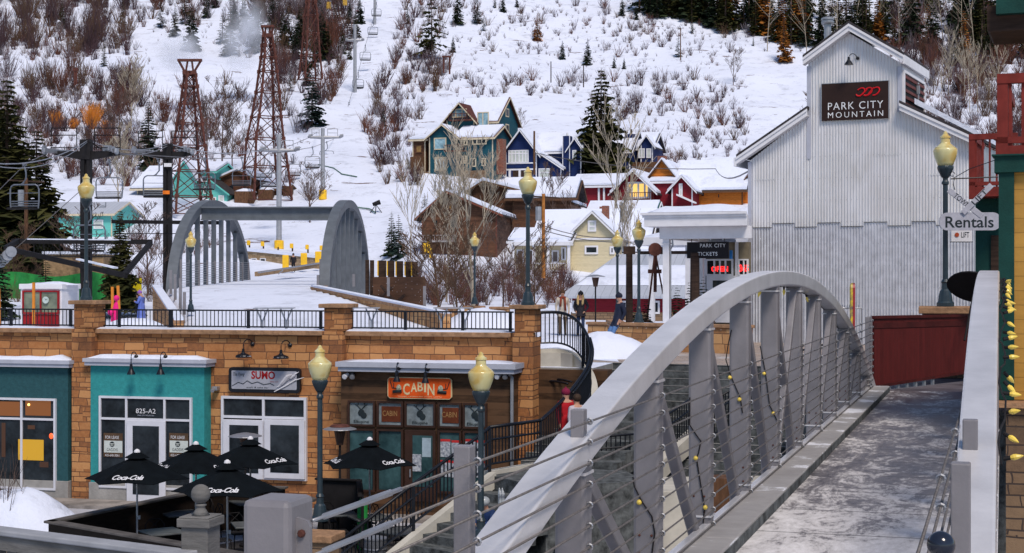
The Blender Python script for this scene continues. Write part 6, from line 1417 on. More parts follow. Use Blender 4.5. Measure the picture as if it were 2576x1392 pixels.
TRIMC = pm('cream_trim', (.60, .52, .38), .7, var=.1); LIT = glow_mat('lit_window', (1, .60, .14), .7, (.5, .3, .1)); PALEG = glass_mat('curtained_glass', (.42, .46, .44), .3, (.56, .6, .56))
# teal house
h, f = house('teal_house', 'tall teal house with red brown roofs above the brown cabins', 1160, 198, 440, -22)
ROOFR = pm('red_brown_roof', (.10, .03, .022), .8, var=.3)
block(h, f, 1150, 1250, 304, 250, 440, 2, 7.5, 'x', TEALH, ROOFR, TRIMC, snow=.12)
block(h, f, 1124, 1193, 302, 262, 440, 1, 6, 'y', TEALH, ROOFR, TRIMC, snow=0, oh=.7)
block(h, f, 1080, 1150, 345, 316, 440, -2.5, 6, 'y', TEALH, ROOFR, TRIMC, snow=.1, oh=.6)
block(h, f, 1148, 1240, 346, 322, 440, -2.2, 6, 'x', TEALH, ROOFR, TRIMC, snow=.25)
wins(h, f, [(1137, 1174, 274, 296, GLASSB, (1147, 1163)), (1201, 1230, 282, 318, GLASSB, (1215,))], 1-.0, frame=TRIMC)
wins(h, f, [(1201, 1230, 308, 328, GLASSB, (1215,))], 1.9, frame=TRIMC) if 0 else None
wins(h, f, [(1092, 1123, 347, 377, GLASSB), (1094, 1123, 396, 430, PALEG), (1160, 1176, 345, 366, GLASS, (1168,), (355,)), (1188, 1224, 348, 364, GLASS, (1200, 1212)), (1160, 1174, 392, 412, GLASS, (1167,)), (1188, 1198, 398, 420), (1212, 1222, 398, 418)], -2.5, frame=TRIMC)
balcony(h, f, 1137, 1193, 287, 303, 1, 1.1, RUST); balcony(h, f, 1127, 1176, 366, 380, -2.5, 1.3, RUST)
xx, yy = f.x(1250, 2), 2; mb = MB(f)
for (ya, yb, Va, Vb) in ((5, 6.2, 268, 290), (5, 6.2, 308, 334), (2.6, 3.3, 288, 300)): z0_, z1_ = f.zu(1262, Vb, 3), f.zu(1262, Va, 3); mb.box(xx+.0, xx+.05, ya, yb, z0_, z1_); mb.mi = 1; mb.box(xx+.05, xx+.06, ya+.15, yb-.15, z0_+.15, z1_-.15); mb.mi = 0
mb.build('side_windows', [TRIMC, GLASS], h)
mb = MB(f); x = f.x(1245, -1); mb.box(x, x+1.1, -1, .2, f.zu(1250, 440), f.zu(1250, 352)); mb.build('chimney', BRICK, h)
mb = MB(f); mb.box(f.x(1078), f.x(1240), -2.45, 3, f.zu(1150, 470), f.zu(1150, 434)); mb.build('foundation', STONE2, h)
h, f = house('stone_outbuilding', 'weathered brown outbuilding at the left of the teal house', 1050, 196, 440, -22)
block(h, f, 1038, 1070, 352, 345, 440, 0, 5, 'x', CABINH, ROOFD, TRIMC, snow=.25); wins(h, f, [(1046, 1062, 365, 385, pm('boarded', (.3, .18, .07), .8))], 0, frame=CABINH)
mb = MB(f); mb.box(f.x(1042), f.x(1068), -1.2, 0, f.zu(1050, 442), f.zu(1050, 396)); mb.build('lean_to', WOODB, h)
# blue house
h, f = house('blue_house', 'deep blue gabled house with white trim beside the tall spruce', 1340, 188, 455, -18)
block(h, f, 1272, 1350, 382, 330, 455, -1, 6, 'y', BLUEH, ROOFD, WHITE, snow=.2, oh=.7)
block(h, f, 1345, 1470, 380, 338, 455, 1.5, 8, 'x', BLUEH, ROOFD, WHITE, snow=.22)
block(h, f, 1232, 1275, 424, 392, 455, 0, 4, 'y', BLUEH, ROOFD, WHITE, snow=.1, ridge=.95, ze2=396)
block(h, f, 1345, 1412, 424, 380, 455, -.6, 5, 'y', BLUEH, ROOFD, WHITE, snow=.25, ridge=.06, ze2=424)
wins(h, f, [(1279, 1330, 378, 410, PALEG, (1288, 1297, 1306, 1315, 1323), (387,))], -1); wins(h, f, [(1335, 1343, 378, 406, PALEG), (1355, 1384, 424, 452, PALEG, (), (434,)), (1246, 1254, 434, 450, LIT), (1260, 1268, 434, 450, LIT)], -.7)
mb = MB(f)
for (u0, u1) in ((1275, 1292), (1296, 1312), (1316, 1333)): mb.box(f.x(u0, -1), f.x(u1, -1), -1.09, -1.001, f.zu(1310, 424), f.zu(1310, 417))
mb.build('belt_panels', BLUEH, h)
mb = MB(f); mb.box(f.x(1273, -1), f.x(1348, -1), -1.06, -1.003, f.zu(1310, 430), f.zu(1310, 426)); mb.box(f.x(1273, -1), f.x(1348, -1), -1.061, -1.004, f.zu(1310, 414), f.zu(1310, 411)); mb.build('belt', WHITE, h)
for u in (1280, 1305): mb = MB(f); mb.box(f.x(u, -1.2), f.x(u, -1.2)+.25, -1.3, -1.062, f.zu(1310, 458), f.zu(1310, 430)); mb.build('porch_post', WHITE, h)
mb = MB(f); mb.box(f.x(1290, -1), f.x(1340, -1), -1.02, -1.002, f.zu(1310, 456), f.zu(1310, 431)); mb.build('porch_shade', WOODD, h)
mb = MB(f); x = f.x(1416, .3); mb.box(x, x+.95, .2, 1.5, f.zu(1420, 456), f.zu(1420, 342)); ch = mb.build('chimney', BLUEH, h); mb = MB(f); mb.tube([(x+.45, .8, f.zu(1420, 342)), (x+.45, .8, f.zu(1420, 333))], .14, 8); mb.box(x-.03, x+.06, .15, .24, f.zu(1420, 456), f.zu(1420, 342)); mb.box(x+.9, x+1.0, .15, .24, f.zu(1420, 456), f.zu(1420, 342)); mb.build('chimney_trim', WHITE, ch)
block(h, f, 1432, 1462, 372, 350, 455, .3, 4, 'y', BLUEH, ROOFD, WHITE, snow=.12); wins(h, f, [(1440, 1450, 378, 402, PALEG, (), (390,))], .3)
h, f = house('blue_house', 'blue house with a tall blue chimney right of the tall spruce', 1600, 190, 440, -18)
block(h, f, 1590, 1640, 372, 340, 440, 1, 7, 'x', BLUEH, ROOFD, WHITE, snow=.25); mb = MB(f); x = f.x(1572, -.2); mb.box(x, x+1.3, -.2, 1.2, f.zu(1580, 440), f.zu(1580, 338)); mb.build('chimney', BLUEH, h)
mb = MB(f); mb.tube([(x+.7, .5, f.zu(1580, 338)), (x+.7, .5, f.zu(1580, 325))], .16, 8); mb.build('flue', BLACKM, h); block(h, f, 1612, 1642, 364, 343, 440, -.5, 4, 'y', BLUEH, ROOFD, WHITE, snow=.1); wins(h, f, [(1606, 1622, 374, 398, PALEG, (1614,)), (1626, 1638, 374, 398, PALEG)], -.5)
mb = MB(f); mb.box(f.x(1590, -1), f.x(1660, -1), -1.4, 1, f.zu(1620, 442), f.zu(1620, 410)); mb.build('deck_skirt', WOODB, h)
h, f = house('blue_roofed_house', 'snowy roofed house partly hidden behind the tall spruce', 1500, 200, 440, -18)
block(h, f, 1462, 1585, 380, 335, 440, 0, 8, 'x', BLUEH, ROOFD, WHITE, snow=.25); wins(h, f, [(1540, 1552, 392, 402, LIT)], 0)
# red house
h, f = house('red_house', 'dark red house with white trim and glowing french windows', 1560, 172, 535, -17)
block(h, f, 1444, 1560, 466, 445, 540, 1, 6.5, 'x', REDH, ROOFD, WHITE, snow=.25, oh=.6)
block(h, f, 1552, 1638, 474, 432, 540, -1, 8, 'y', REDH, ROOFD, WHITE, snow=.25, oh=.9)
block(h, f, 1634, 1712, 458, 448, 540, 1, 5, 'x', REDH, ROOFD, WHITE, snow=.15, oh=.3)
block(h, f, 1690, 1742, 474, 446, 540, -.5, 7, 'y', REDH, ROOFD, WHITE, snow=.22, oh=.6)
wins(h, f, [(1578, 1634, 458, 500, LIT, (1590, 1606, 1622))], -1, fw=.22); wins(h, f, [(1446, 1466, 482, 508, LIT, (), (495,))], 1, fw=.2); wins(h, f, [(1708, 1717, 462, 494, PALEG, (), (478,))], -.5, fw=.15)
balcony(h, f, 1540, 1650, 486, 506, -1, 1.6, RUST)
mb = MB(f); mb.box(f.x(1444), f.x(1744), -1.6, 6, f.zu(1600, 560), f.zu(1600, 531)); mb.build('lower_wall', REDH, h)
for u in (1505, 1518): mb = MB(f); mb.box(f.x(u, .9), f.x(u, .9)+.2, .7, .97, f.zu(1510, 520), f.zu(1510, 470)); mb.build('porch_post', WHITE, h)
mb = MB(f); mb.tube([(f.x(1636), 1, f.zu(1636, 478)), (f.x(1636), 1, f.zu(1636, 455))], .12, 8); mb.build('flue', GALV, h)
mb = MB(f); mb.prism([(f.x(1706, -1), f.zu(1730, 494)), (f.x(1750, -1), f.zu(1730, 514)), (f.x(1750, -1), f.zu(1730, 510)), (f.x(1706, -1), f.zu(1730, 490))], -2.2, -.5); mb.build('porch_roof', WHITE, h)
# orange shingled house
h, f = house('orange_shingled_house', 'orange shingled house with a broad snow laden roof behind the red house', 1780, 180, 520, -17)
block(h, f, 1708, 1868, 472, 412, 530, 0, 9, 'x', ORANGEH, ROOFD, WOODB, snow=.3, oh=.8)
block(h, f, 1632, 1700, 448, 405, 530, -1, 8, 'y', ORANGEH, ROOFD, WOODB, snow=.25, oh=.6)
block(h, f, 1862, 1905, 470, 440, 540, 1, 6, 'y', ORANGEH, ROOFD, WOODB, snow=.2)
mb = MB(f); x = f.x(1654, .5); mb.box(x, x+1.0, .5, 1.4, f.zu(1660, 440), f.zu(1660, 392)); mb.build('chimney', BRICK, h)
wins(h, f, [(1762, 1774, 482, 496), (1804, 1812, 486, 500), (1740, 1748, 488, 500)], 0, frame=ORANGEH)
h, f = house('metal_roofed_house', 'low house with a pale ribbed snowy roof up behind the orange one', 1800, 196, 430, -17)
block(h, f, 1760, 1850, 428, 402, 440, 0, 6, 'x', ORANGEH, ROOFD, WHITE, snow=.2)
# cream house
h, f = house('cream_house', 'cream house with a steep front gable and covered porch', 1480, 140, 690, -15)
block(h, f, 1345, 1620, 626, 536, 700, 2, 9, 'x', CREAMH, ROOFD, WHITE, snow=.25, oh=.7)
block(h, f, 1428, 1556, 598, 536, 700, -.3, 7, 'y', CREAMH, ROOFD, WHITE, snow=.12, oh=.5)
block(h, f, 1290, 1430, 604, 582, 700, -1.5, 4, 'x', CREAMH, ROOFD, WHITE, snow=.22, oh=.5)
wins(h, f, [(1479, 1500, 555, 583, PALEG, (), (570,)), (1471, 1505, 618, 640, GLASS), (1534, 1546, 620, 640)], -.3, fw=.16)
mb = MB(f); mb.box(f.x(1427, -.35), f.x(1557, -.35), -.42, -.31, f.zu(1490, 604), f.zu(1490, 599)); mb.build('belt', WHITE, h)
wins(h, f, [(1300, 1318, 628, 662, glass_mat('porch_glass', (.12, .10, .09), .3, (.2, .17, .15))), (1330, 1344, 628, 662, MATS['porch_glass']), (1388, 1406, 630, 662, MATS['porch_glass']), (1412, 1424, 622, 655, MATS['porch_glass'])], -1.5)
for u in (1288, 1340, 1376, 1428): mb = MB(f); mb.box(f.x(u, -2.6), f.x(u, -2.6)+.22, -2.7, -2.5, f.zu(1360, 700, -2.6), f.zu(1360, 612, -2.6)); mb.build('porch_post', WHITE, h)
mb = MB(f); mb.box(f.x(1284, -2.8), f.x(1434, -2.8), -2.85, -1.5, f.zu(1360, 618, -2.6), f.zu(1360, 609, -2.6)); mb.build('porch_beam', WHITE, h)
mb = MB(f); snowstrip(mb, f.x(1284, -2.8), f.x(1434, -2.8), -2.8, -1.4, f.zu(1360, 609, -2.6)+.005, .3, 4, .5); mb.build('porch_snow', SNOW, h, smooth=True)
balcony(h, f, 1286, 1430, 662, 680, -1.6, 1.1, WHITE)
mb = MB(f); mb.box(f.x(1514, 3), f.x(1514, 3)+.6, 3, 3.6, f.zu(1514, 560), f.zu(1514, 518, 3)); mb.build('chimney', BRICK, h)
h, f = house('green_roofed_house', 'pale house with a green roof edge and thick snow behind the cream house', 1560, 152, 600, -15)
block(h, f, 1470, 1636, 560, 512, 640, 0, 9, 'x', CREAMH, pm('green_roof', (.02, .09, .08), .7), WHITE, snow=.2); mb = MB(f); mb.box(f.x(1508, 2), f.x(1508, 2)+.5, 2, 2.6, f.zu(1510, 545), f.zu(1510, 520, 2)); mb.build('chimney', BRICK, h)
# brown cabins
h, f = house('brown_cabin', 'dark brown cabin with a wide snowy gable above the bare trees', 1160, 145, 650, -8)
block(h, f, 1062, 1250, 540, 484, 660, 0, 9, 'y', CABINH, ROOFD, pm('red_brown_trim', (.18, .06, .04), .8), snow=.3, oh=.7, ridge=.33, ze2=538)
wins(h, f, [(1128, 1142, 512, 528, pm('old_frame', (.35, .2, .05), .7)), (1090, 1104, 552, 572), (1130, 1150, 552, 576)], 0, frame=CABINH); balcony(h, f, 1065, 1150, 592, 606, 0, 1.2, pm('grey_rail', (.3, .28, .28), .8))
h, f = house('brown_cabin', 'dark brown cabin with a second snowy gable right of the first', 1240, 160, 600, -10)
block(h, f, 1150, 1430, 500, 458, 640, 0, 10, 'y', CABINH, ROOFD, WOODB, snow=.35, oh=.7, ridge=.24, ze2=512)
block(h, f, 1290, 1436, 494, 458, 640, -1, 7, 'x', CABINH, ROOFD, WOODB, snow=.4, oh=.8)
# red low building with the ribbed roof right behind the plaza
METR = lines_mat('ribbed_metal_roof', (.40, .43, .50), .06, .45, 'u', dark=.35, var=.06)
h, f = house('red_plaza_building', 'low red building with a grey ribbed metal roof half under snow', 1600, 82, 800, -14, 'building')
xa, xb = f.x(1425), f.x(1730); ze, zr = f.zu(1560, 744), Zv(640, 88); zb = f.zu(1560, 786)
mb = MB(f); mb.box(xa+.3, xb, 0, 8, -1, ze); mb.build('wall', REDH, h); mb = MB(f); mb.box(xa+.25, xb, -.06, .3, -1, zb); mb.build('stone_base', STONE2, h)
mb = MB(f); mb.add([(xa-.3, -.5, ze-.03), (xb, -.5, ze-.03), (xb, 6, zr), (xa+1.7, 6, zr), (xa-.3, -.5, ze-.15), (xb, -.5, ze-.15), (xb, 6, zr-.15), (xa+1.7, 6, zr-.15)], [(0,1,2,3),(7,6,5,4),(0,4,5,1),(3,7,4,0),(2,6,7,3),(1,5,6,2)]); mb.build('roof', METR, h)
mb = MB(f)
def rs_(u, v):
    w = .24+.48*v; x0_ = xa-.3+2*w; x = x0_+.12+(xb-x0_)*u; z = ze-.03+(zr-ze+.03)*w; e = min(1, v*8, (1-v)*6, u*30)
    return (x, -.5+6.5*w, z+.02+.14*e*(1+.3*noise.noise(Vector((x, w*4, 0)))))
mb.grid(rs_, 60, 16); mb.build('roof_snow', SNOW, h, smooth=True)
wins(h, f, [(1440, 1465, 757, 788), (1553, 1579, 757, 790), (1640, 1660, 757, 790)], 0, fw=.10)
# turquoise buildings on the left
h, f = house('turquoise_house', 'turquoise house with steep snowy roofs behind the first pylon', 450, 162, 500, -14)
block(h, f, 345, 440, 470, 425, 520, 0, 9, 'x', pm('old_grey_wall', (.16, .15, .15), .9), ROOFD, TRIMC, snow=.3, oh=.7)
block(h, f, 437, 492, 452, 408, 520, -1, 8, 'y', TURQH, ROOFD, TURQH, snow=.25, oh=.3); block(h, f, 490, 542, 432, 415, 520, .5, 6, 'x', TURQH, ROOFD, TURQH, snow=.3); block(h, f, 522, 572, 486, 450, 520, -1, 6, 'y', TURQH, ROOFD, TURQH, snow=.0, ridge=.08, ze2=486)
wins(h, f, [(446, 456, 440, 452)], -1, frame=TURQH); wins(h, f, [(508, 534, 444, 458), (512, 526, 470, 488)], .5, frame=WHITE); wins(h, f, [(534, 544, 496, 518, pm('brown_door', (.2, .08, .03), .7)), (550, 564, 492, 512, PALEG)], -1)
h, f = house('turquoise_low_building', 'long low turquoise building with a ribbed snowy roof at the left', 160, 122, 600, -8, 'building')
block(h, f, 52, 282, 538, 512, 606, 0, 8, 'x', TURQH, METR, TRIMC, snow=.0, oh=.5)
xa, xb = f.x(52), f.x(282); mb = MB(f); ze = f.zu(167, 538); snowstrip(mb, xa, xb, -.35, 3.2, ze+.12, .2, 9, .5); 
wins(h, f, [(236, 260, 553, 576, PALEG), (128, 148, 553, 574, PALEG)], 0)
mb = MB(f); x = f.x(266, 2); mb.tube([(x, 2, f.zu(266, 530)), (x, 2, f.zu(266, 506))], .07, 6); mb.M = f.M @ Matrix.Translation((x-.2, 1.6, f.zu(266, 525))) @ Matrix.Rotation(pi/2.4, 4, 'X'); mb.lathe([(.02, 0), (.42, .12), (.44, .12)], n=14); mb.build('satellite_dish', GALV, h)
h, f = house('brown_shed', 'small dark shed with a snowy roof between the two pylons', 600, 158, 500, -12, 'shed')
block(h, f, 548, 640, 452, 430, 510, 0, 7, 'y', CABINH, ROOFD, WOODB, snow=.3, ridge=.55); wins(h, f, [(575, 590, 465, 480, GLASS)], 0, frame=RUST)
h, f = house('brown_shed', 'plain dark board shed left of the padded ski tower', 680, 156, 500, -10, 'shed')
block(h, f, 662, 716, 476, 468, 512, 0, 4, 'x', CABINH, ROOFD, WOODB, snow=.25)
for (U, V, Y, w) in ((670, 500, 150, .9), (618, 505, 152, 1.2), (725, 490, 158, .6)):
    p = G(U, V); Y = p.y; mb = MB(); mb.box(p.x-w, p.x+w, Y-w, Y+w, p.z-1, p.z+1.1); o = mb.build('snow_capped_bin', WOODB, bevel=.05); tag(o, {670: 'snow topped crate below the plain dark shed', 618: 'snow covered pile beside the dark shed', 725: 'small snow capped box by the padded ski tower'}[U], 'crate'); mb = MB(); mb.heap(p.x, Y, p.z+1.1, w*1.05, w*1.05, .45, U, 12); mb.build('snow_cap', SNOW, o, smooth=True)
# utility poles and wires
def upole(U, Vt, Vb, Y, label, arm=True, tr=False, r=.14, mat=WOODB):
    t = thing('utility_pole', label, 'utility pole', P(U, Vb, Y)); mb = MB(); mb.tube([P(U, Vb, Y), P(U, Vt, Y)], [r, r*.8], 8); mb.build('pole', mat, t)
    if arm: mb = MB(); p = P(U, Vt+8, Y); mb.bar(p-Vector((1.1, .3, -.05)), p+Vector((1.1, .3, -.05)), .1, .1); mb.build('crossarm', WOODD, t)
    if tr: mb = MB(); p = P(U-12, Vt+50, Y); mb.lathe([(.22, -.5), (.22, .5)], p, 10); mb.build('transformer', GALV, t)
upole(1367, 488, 700, 112, 'orange brown utility pole with a grey transformer beside the plaza lamp', tr=True, mat=pm('orange_pole', (.40, .16, .04), .8, var=.2)); upole(1344, 330, 440, 182, 'wooden utility pole in front of the blue house', arm=False)
upole(66, 448, 640, 100, 'wooden utility pole with a transformer before the low turquoise building', tr=True); upole(1468, 165, 220, 272, 'thin pole standing on the open slope right of the pair of spruces', False, r=.1, mat=WOODD) 
upole(1386, 155, 208, 275, 'thin dark pole on the open slope left of the pair of spruces', False, r=.1, mat=WOODD); upole(1712, 70, 152, 290, 'slender leaning pole beside the crooked little spruce', False, r=.1); upole(1566, 510, 560, 100, 'grey stub pole before the green roofed house', False, r=.18, mat=GALV)
def wire(label, pts, r=.03, sag=0, mat=None, name='overhead_wire'):
    out = []
    for a, b_ in zip(pts, pts[1:]):
        for i in range(9): t = i/8; out.append(Vector(a).lerp(Vector(b_), t)-Vector((0, 0, sag*4*t*(1-t))))
    mb = MB(); mb.tube(out, r, 4, False); return tag(mb.build(name, mat or WIRE), label, 'cable')
wire('overhead wire crossing from the blue house past the tall spruce', [P(1345, 385, 181), P(1800, 425, 165), P(1885, 430, 60)], .04, .6)
wire('overhead wire in front of the cream house gable', [P(1367, 568, 112), P(1560, 598, 110), P(1660, 612, 80)], .03, .3); wire('lower overhead wire in front of the cream house', [P(1367, 580, 112), P(1640, 606, 110)], .03, .4); wire('wire running from the utility pole along the cream roof', [P(1367, 556, 112), P(1300, 620, 130)], .03, .2)
# ---- chair lift, old tram towers -------------------------------------------------------------------------
def lattice(name, label, levels, Y, head=None, head2=None, n=5):
    """levels: list of (V, Uleft, Uright) from top to bottom"""
    t = thing(name, label, 'pylon', P((levels[-1][1]+levels[-1][2])/2, levels[-1][0], Y)); mb = MB(); mh = MB(); md_ = MB()
    L = []
    for V, a, b_ in levels:
        pa, pb = P(a, V, Y), P(b_, V, Y); w = (pb.x-pa.x); cx, cz = (pa.x+pb.x)/2, pa.z; h = w*.40
        L.append([Vector((cx+sx*h*cos(.5)-sy*h*sin(.5)*1.0, Y+sx*h*sin(.5)+sy*h*cos(.5), cz)) for sx, sy in ((-1,-1),(1,-1),(1,1),(-1,1))])
    for A_, B_ in zip(L, L[1:]):
        for i in range(4):
            mb.tube([A_[i], B_[i]], .15, 4, False); j = (i+1) % 4
            md_.tube([A_[i], B_[j]], .062, 3, False); md_.tube([A_[j], B_[i]], .062, 3, False); mh.tube([B_[i], B_[j]], .075, 3, False)
    mb.build('legs', RUST, t); md_.build('braces', RUST, t)['kind'] = 'stuff'; mh.build('girts', RUST, t)['kind'] = 'stuff'
    mb = MB()
    for B_ in L[1:-1]:
        for q in B_: mb.box(q.x-.22, q.x+.22, q.y-.1, q.y+.1, q.z-.22, q.z+.22)
    mb.build('gusset_plates', RUST, t)['kind'] = 'stuff'
    if head:
        mb = MB(); (V0, U0, U1, Va, Ua, Ub, Vc) = head
        mb.bar(P(U0, V0, Y), P(U1, V0, Y), .5, .28); mb.tube([P(U0+2, V0, Y), P(Ua, Va, Y)], .14, 4); mb.tube([P(U1-2, V0, Y), P(Ub, Va, Y)], .14, 4)
        mb.bar(P(Ua-3, Vc, Y), P(Ub+3, Vc, Y), 1.0, .45); mb.tube([P((U0+U1)/2-5, V0, Y), P(Ua+3, Vc, Y)], .12, 4); mb.tube([P((U0+U1)/2+5, V0, Y), P(Ub-3, Vc, Y)], .12, 4); mb.build('head_frame', RUST, t)
    return t
lattice('rusty_pylon', 'shorter rusty lattice pylon with a horned crossbar over the turquoise house', [(180, 466, 491), (190, 465, 492), (218, 460, 496), (262, 454, 501), (312, 446, 508), (368, 437, 515), (430, 430, 522), (495, 420, 530), (540, 416, 534)], G(478, 540).y, (152, 447, 508, 179, 464, 490, 184))
lattice('rusty_pylon', 'tallest rusty lattice pylon left of the lift line', [(88, 662, 684), (115, 660, 688), (145, 657, 692), (180, 652, 696), (232, 645, 702), (295, 634, 706), (350, 622, 712), (420, 616, 722), (505, 608, 732)], G(670, 505).y, (67, 657, 690, 88, 664, 682, 90))
lattice('rusty_pylon', 'rusty trellis mast cut by the top edge above the lift line', [(-25, 776, 790), (5, 772, 794), (40, 766, 798), (85, 764, 800), (140, 759, 804), (200, 752, 810)], 235)
mb = MB(); mb.tube([P(188, 215, 200), P(188, 172, 200)], .14, 4); mb.tube([P(192, 212, 200), P(192, 170, 200)], .14, 4); mb.bar(P(184, 176, 200), P(197, 176, 200), .3, .3); tag(mb.build('rusty_stub_mast', RUST), 'small rusty twin post mast on the left slope road', 'mast')
mb = MB(); mb.tube([P(1116, 184, 240), P(1116, 142, 240)], .14, 4); mb.tube([P(1131, 187, 240), P(1131, 140, 240)], .14, 4); mb.bar(P(1112, 143, 240), P(1135, 143, 240), .35, .25); tag(mb.build('wooden_goal_frame', RUST), 'brown goal shaped wooden frame right of the ski run', 'frame')
LIFTG = pm('lift_grey', (.33, .34, .37), .5, .3, .1)
def lift_tower(label, U, Vt, Vb, Y, w, arm, Va, mat=LIFTG, pad=None, plat=True, ry=0.0):
    t = thing('lift_tower', label, 'lift tower', P(U, Vb, Y)); r = w/F*Y/2
    mb = MB(); mb.tube([P(U, Vb, Y)-Vector((0, 0, .5)), P(U, Vt, Y)], [r, r*.8], 12); mb.build('mast', mat, t, smooth=False)
    a, b_ = P(arm[0], Va, Y), P(arm[1], Va, Y); mb = MB(); c_ = P(U, Va, Y)
    for e in (a, b_): mb.tube([c_, e], [r*.85, r*.5], 6)
    mb.build('crossarm', mat, t)
    for e in (a, b_):
        mb = MB(); L = 1.5; mb.bar(e+Vector((0, -L, -.1)), e+Vector((0, L, -.1+.35)), .12, .3)
        for q in range(5): mb.M = Matrix.Translation(e+Vector((.12, -L+q*L/2, .05+q*.08))) @ Matrix.Rotation(pi/2, 4, 'Y'); mb.lathe([(.2, -.05), (.2, .05)], n=10)
        mb.M = None; mb.build('sheave_assembly', GALV if mat is LIFTG else BLACKM, t)
        if plat:
            mb = MB(); s_ = 1 if e.x > c_.x else -1; m_ = e.lerp(c_, .45); w_ = abs(e.x-c_.x)*.28
            for z in (.05, .55, 1.05): mb.tube([m_+Vector((-w_, 0, z)), m_+Vector((w_, 0, z))], .03, 4)
            for x in (-w_, w_): mb.tube([m_+Vector((x, 0, 0)), m_+Vector((x, 0, 1.05))], .03, 4)
            mb.build('platform_rail', mat, t)
    if pad:
        mb = MB(); mb.lathe([(r+.16, Zv(pad[1], Y)), (r+.20, Zv(pad[1], Y)+.1), (r+.20, Zv(pad[0], Y)-.1), (r+.16, Zv(pad[0], Y))], (P(U, 0, Y).x, Y, 0), 10); mb.build('pad', YEL, t)
lift_tower('grey lift tower with a yellow padded foot beside the ski run', 812, 323, 503, G(812, 503).y, 12, (779, 857), 346, pad=(478, 503))
lift_tower('lone grey lift tower with a crossarm halfway up the run', 893, 62, 233, G(893, 233).y, 9.5, (872, 912), 102)
lift_tower('grey lift tower cut by the top edge', 943, -40, 62, G(943, 62).y, 7.5, (930, 962), -30)
lift_tower('tall grey lift tower behind the arches of the ski bridge', 702, 338, 628, G(702, 628).y, 14.5, (660, 745), 379, pad=(605, 628))
def black_tower(label, U, Vt, Vb, Y, w, arm, Va):
    t = thing('lift_tower', label, 'lift tower', P(U, Vb, Y)); r = w/F*Y/2; c_ = P(U, 0, Y)
    mb = MB(); z0, z1 = Zv(Vb, Y), Zv(Vt, Y)
    mb.box(c_.x-r, c_.x-r*.15, Y-.25, Y+.25, z0, Zv(Va+14, Y)); mb.box(c_.x+r*.3, c_.x+r, Y-.25, Y+.25, z0, Zv(Va+14, Y)); mb.box(c_.x-r*.2, c_.x+r*.35, Y-.1, Y+.1, z0, z1); mb.box(c_.x-r*1.05, c_.x+r*1.1, Y-.3, Y+.3, Zv(Va+14, Y), z1); mb.build('mast', BLACKM, t)
    a, b_ = P(arm[0], Va, Y), P(arm[1], Va, Y); mb = MB(); mb.prism([(a.x, a.z-.05), (c_.x-.5, a.z-.3), (c_.x+.5, a.z-.3), (b_.x, a.z-.05), (b_.x, a.z+.16), (a.x, a.z+.16)], Y-.2, Y+.2); mb.build('crossarm', BLACKM, t)
    for e, s_ in ((a, -1), (b_, 1)):
        mb = MB()
        for q in range(5): mb.M = Matrix.Translation(e+Vector((s_*.3*q*(-1 if s_ > 0 else .5)+s_*.2, -1.4+q*.45, .05+.28*sin(q/6*pi)))) @ Matrix.Rotation(1.2, 4, 'Z') @ Matrix.Rotation(pi/2, 4, 'X'); mb.lathe([(.19, -.04), (.19, .04)], n=10)
        mb.M = None; mb.bar(e+Vector((s_*.2, -1.6, .1)), e+Vector((s_*-.5, 1.6, .2)), .1, .25); mb.build('sheave_assembly', GALV, t)
        mb = MB(); m_ = e.lerp(P(U, Va, Y), .32); h_ = 1.05; w_ = .75 if w > 21 else .8
        for z in (.35, h_*.7+.35, h_+.45): mb.tube([m_+Vector((-w_, -.3, z)), m_+Vector((w_, -.3, z))], .03, 4)
        for x in (-w_, w_): mb.tube([m_+Vector((x, -.3, .2)), m_+Vector((x, -.3, h_+.45))], .03, 4)
        mb.build('platform_rail', BLACKM, t)
    mb = MB(); mb.bar(P(U+4, Vt+2, Y-.3), P(U+40, Va-12, Y-.3), .07, .07); mb.build('brace', BLACKM, t); return t
black_tower('black steel lift tower with a broad crossarm behind the left plaza lamp', 217, 352, 800, 92, 25, (140, 300), 388)
bt = black_tower('black steel lift tower with an orange tag left of the ski bridge', 422, 362, 800, 104, 20, (362, 486), 388)
mb = MB(); mb.box(P(410, 0, 103.6).x, P(427, 0, 103.6).x, 103.55, 103.6, Zv(489, 103.6), Zv(480, 103.6)); mb.build('orange_tag', pm('tag_orange', (.85, .2, .02), .6), bt)
mb = MB(); mb.box(P(413, 0, 103.6).x, P(432, 0, 103.6).x, 103.55, 103.6, Zv(420, 103.6), Zv(411, 103.6)); mb.build('white_tag', WHITE, bt)
# loading platform frame in black steel
pf = thing('lift_platform_frame', 'black steel lift platform frame with snow dusted slanting beams on the left', 'steel frame', P(200, 700, 88)); 
for (a, b_, w) in ((P(282, 558, 96), P(560, 561, 94), .17), (P(30, 607, 88), P(380, 609, 88), .21), (P(14, 625, 84), P(318, 694, 80), .2), (P(312, 692, 80), P(380, 610, 88), .2), (P(14, 625, 84), P(46, 606, 88), .2)):
    mb = MB(); mb.bar(a, b_, w, w*1.3); mb.build('beam', BLACKM, pf)
mb = MB()
for u in (300, 325, 350, 375, 400, 428, 456): mb.tube([P(u, 560, 95.5), P(u, 588, 95.5)], .025, 4)
for v in (588,): mb.tube([P(290, v, 95.5), P(470, v, 95.5)], .025, 4)
for u in (85, 110, 150, 192, 240, 290): mb.tube([P(u, 609, 87.8), P(u+2, 644, 87.8)], .03, 4)
mb.tube([P(60, 645, 87.8), P(330, 646, 87.8)], .03, 4)
for i in range(26): u = 88+i*8; mb.tube([P(u, 611, 87.8), P(u+16, 643, 87.8)], .008, 3, False); mb.tube([P(u+16, 611, 87.8), P(u, 643, 87.8)], .008, 3, False)
mb.build('mesh_panel', BLACKM, pf)['kind'] = 'stuff'
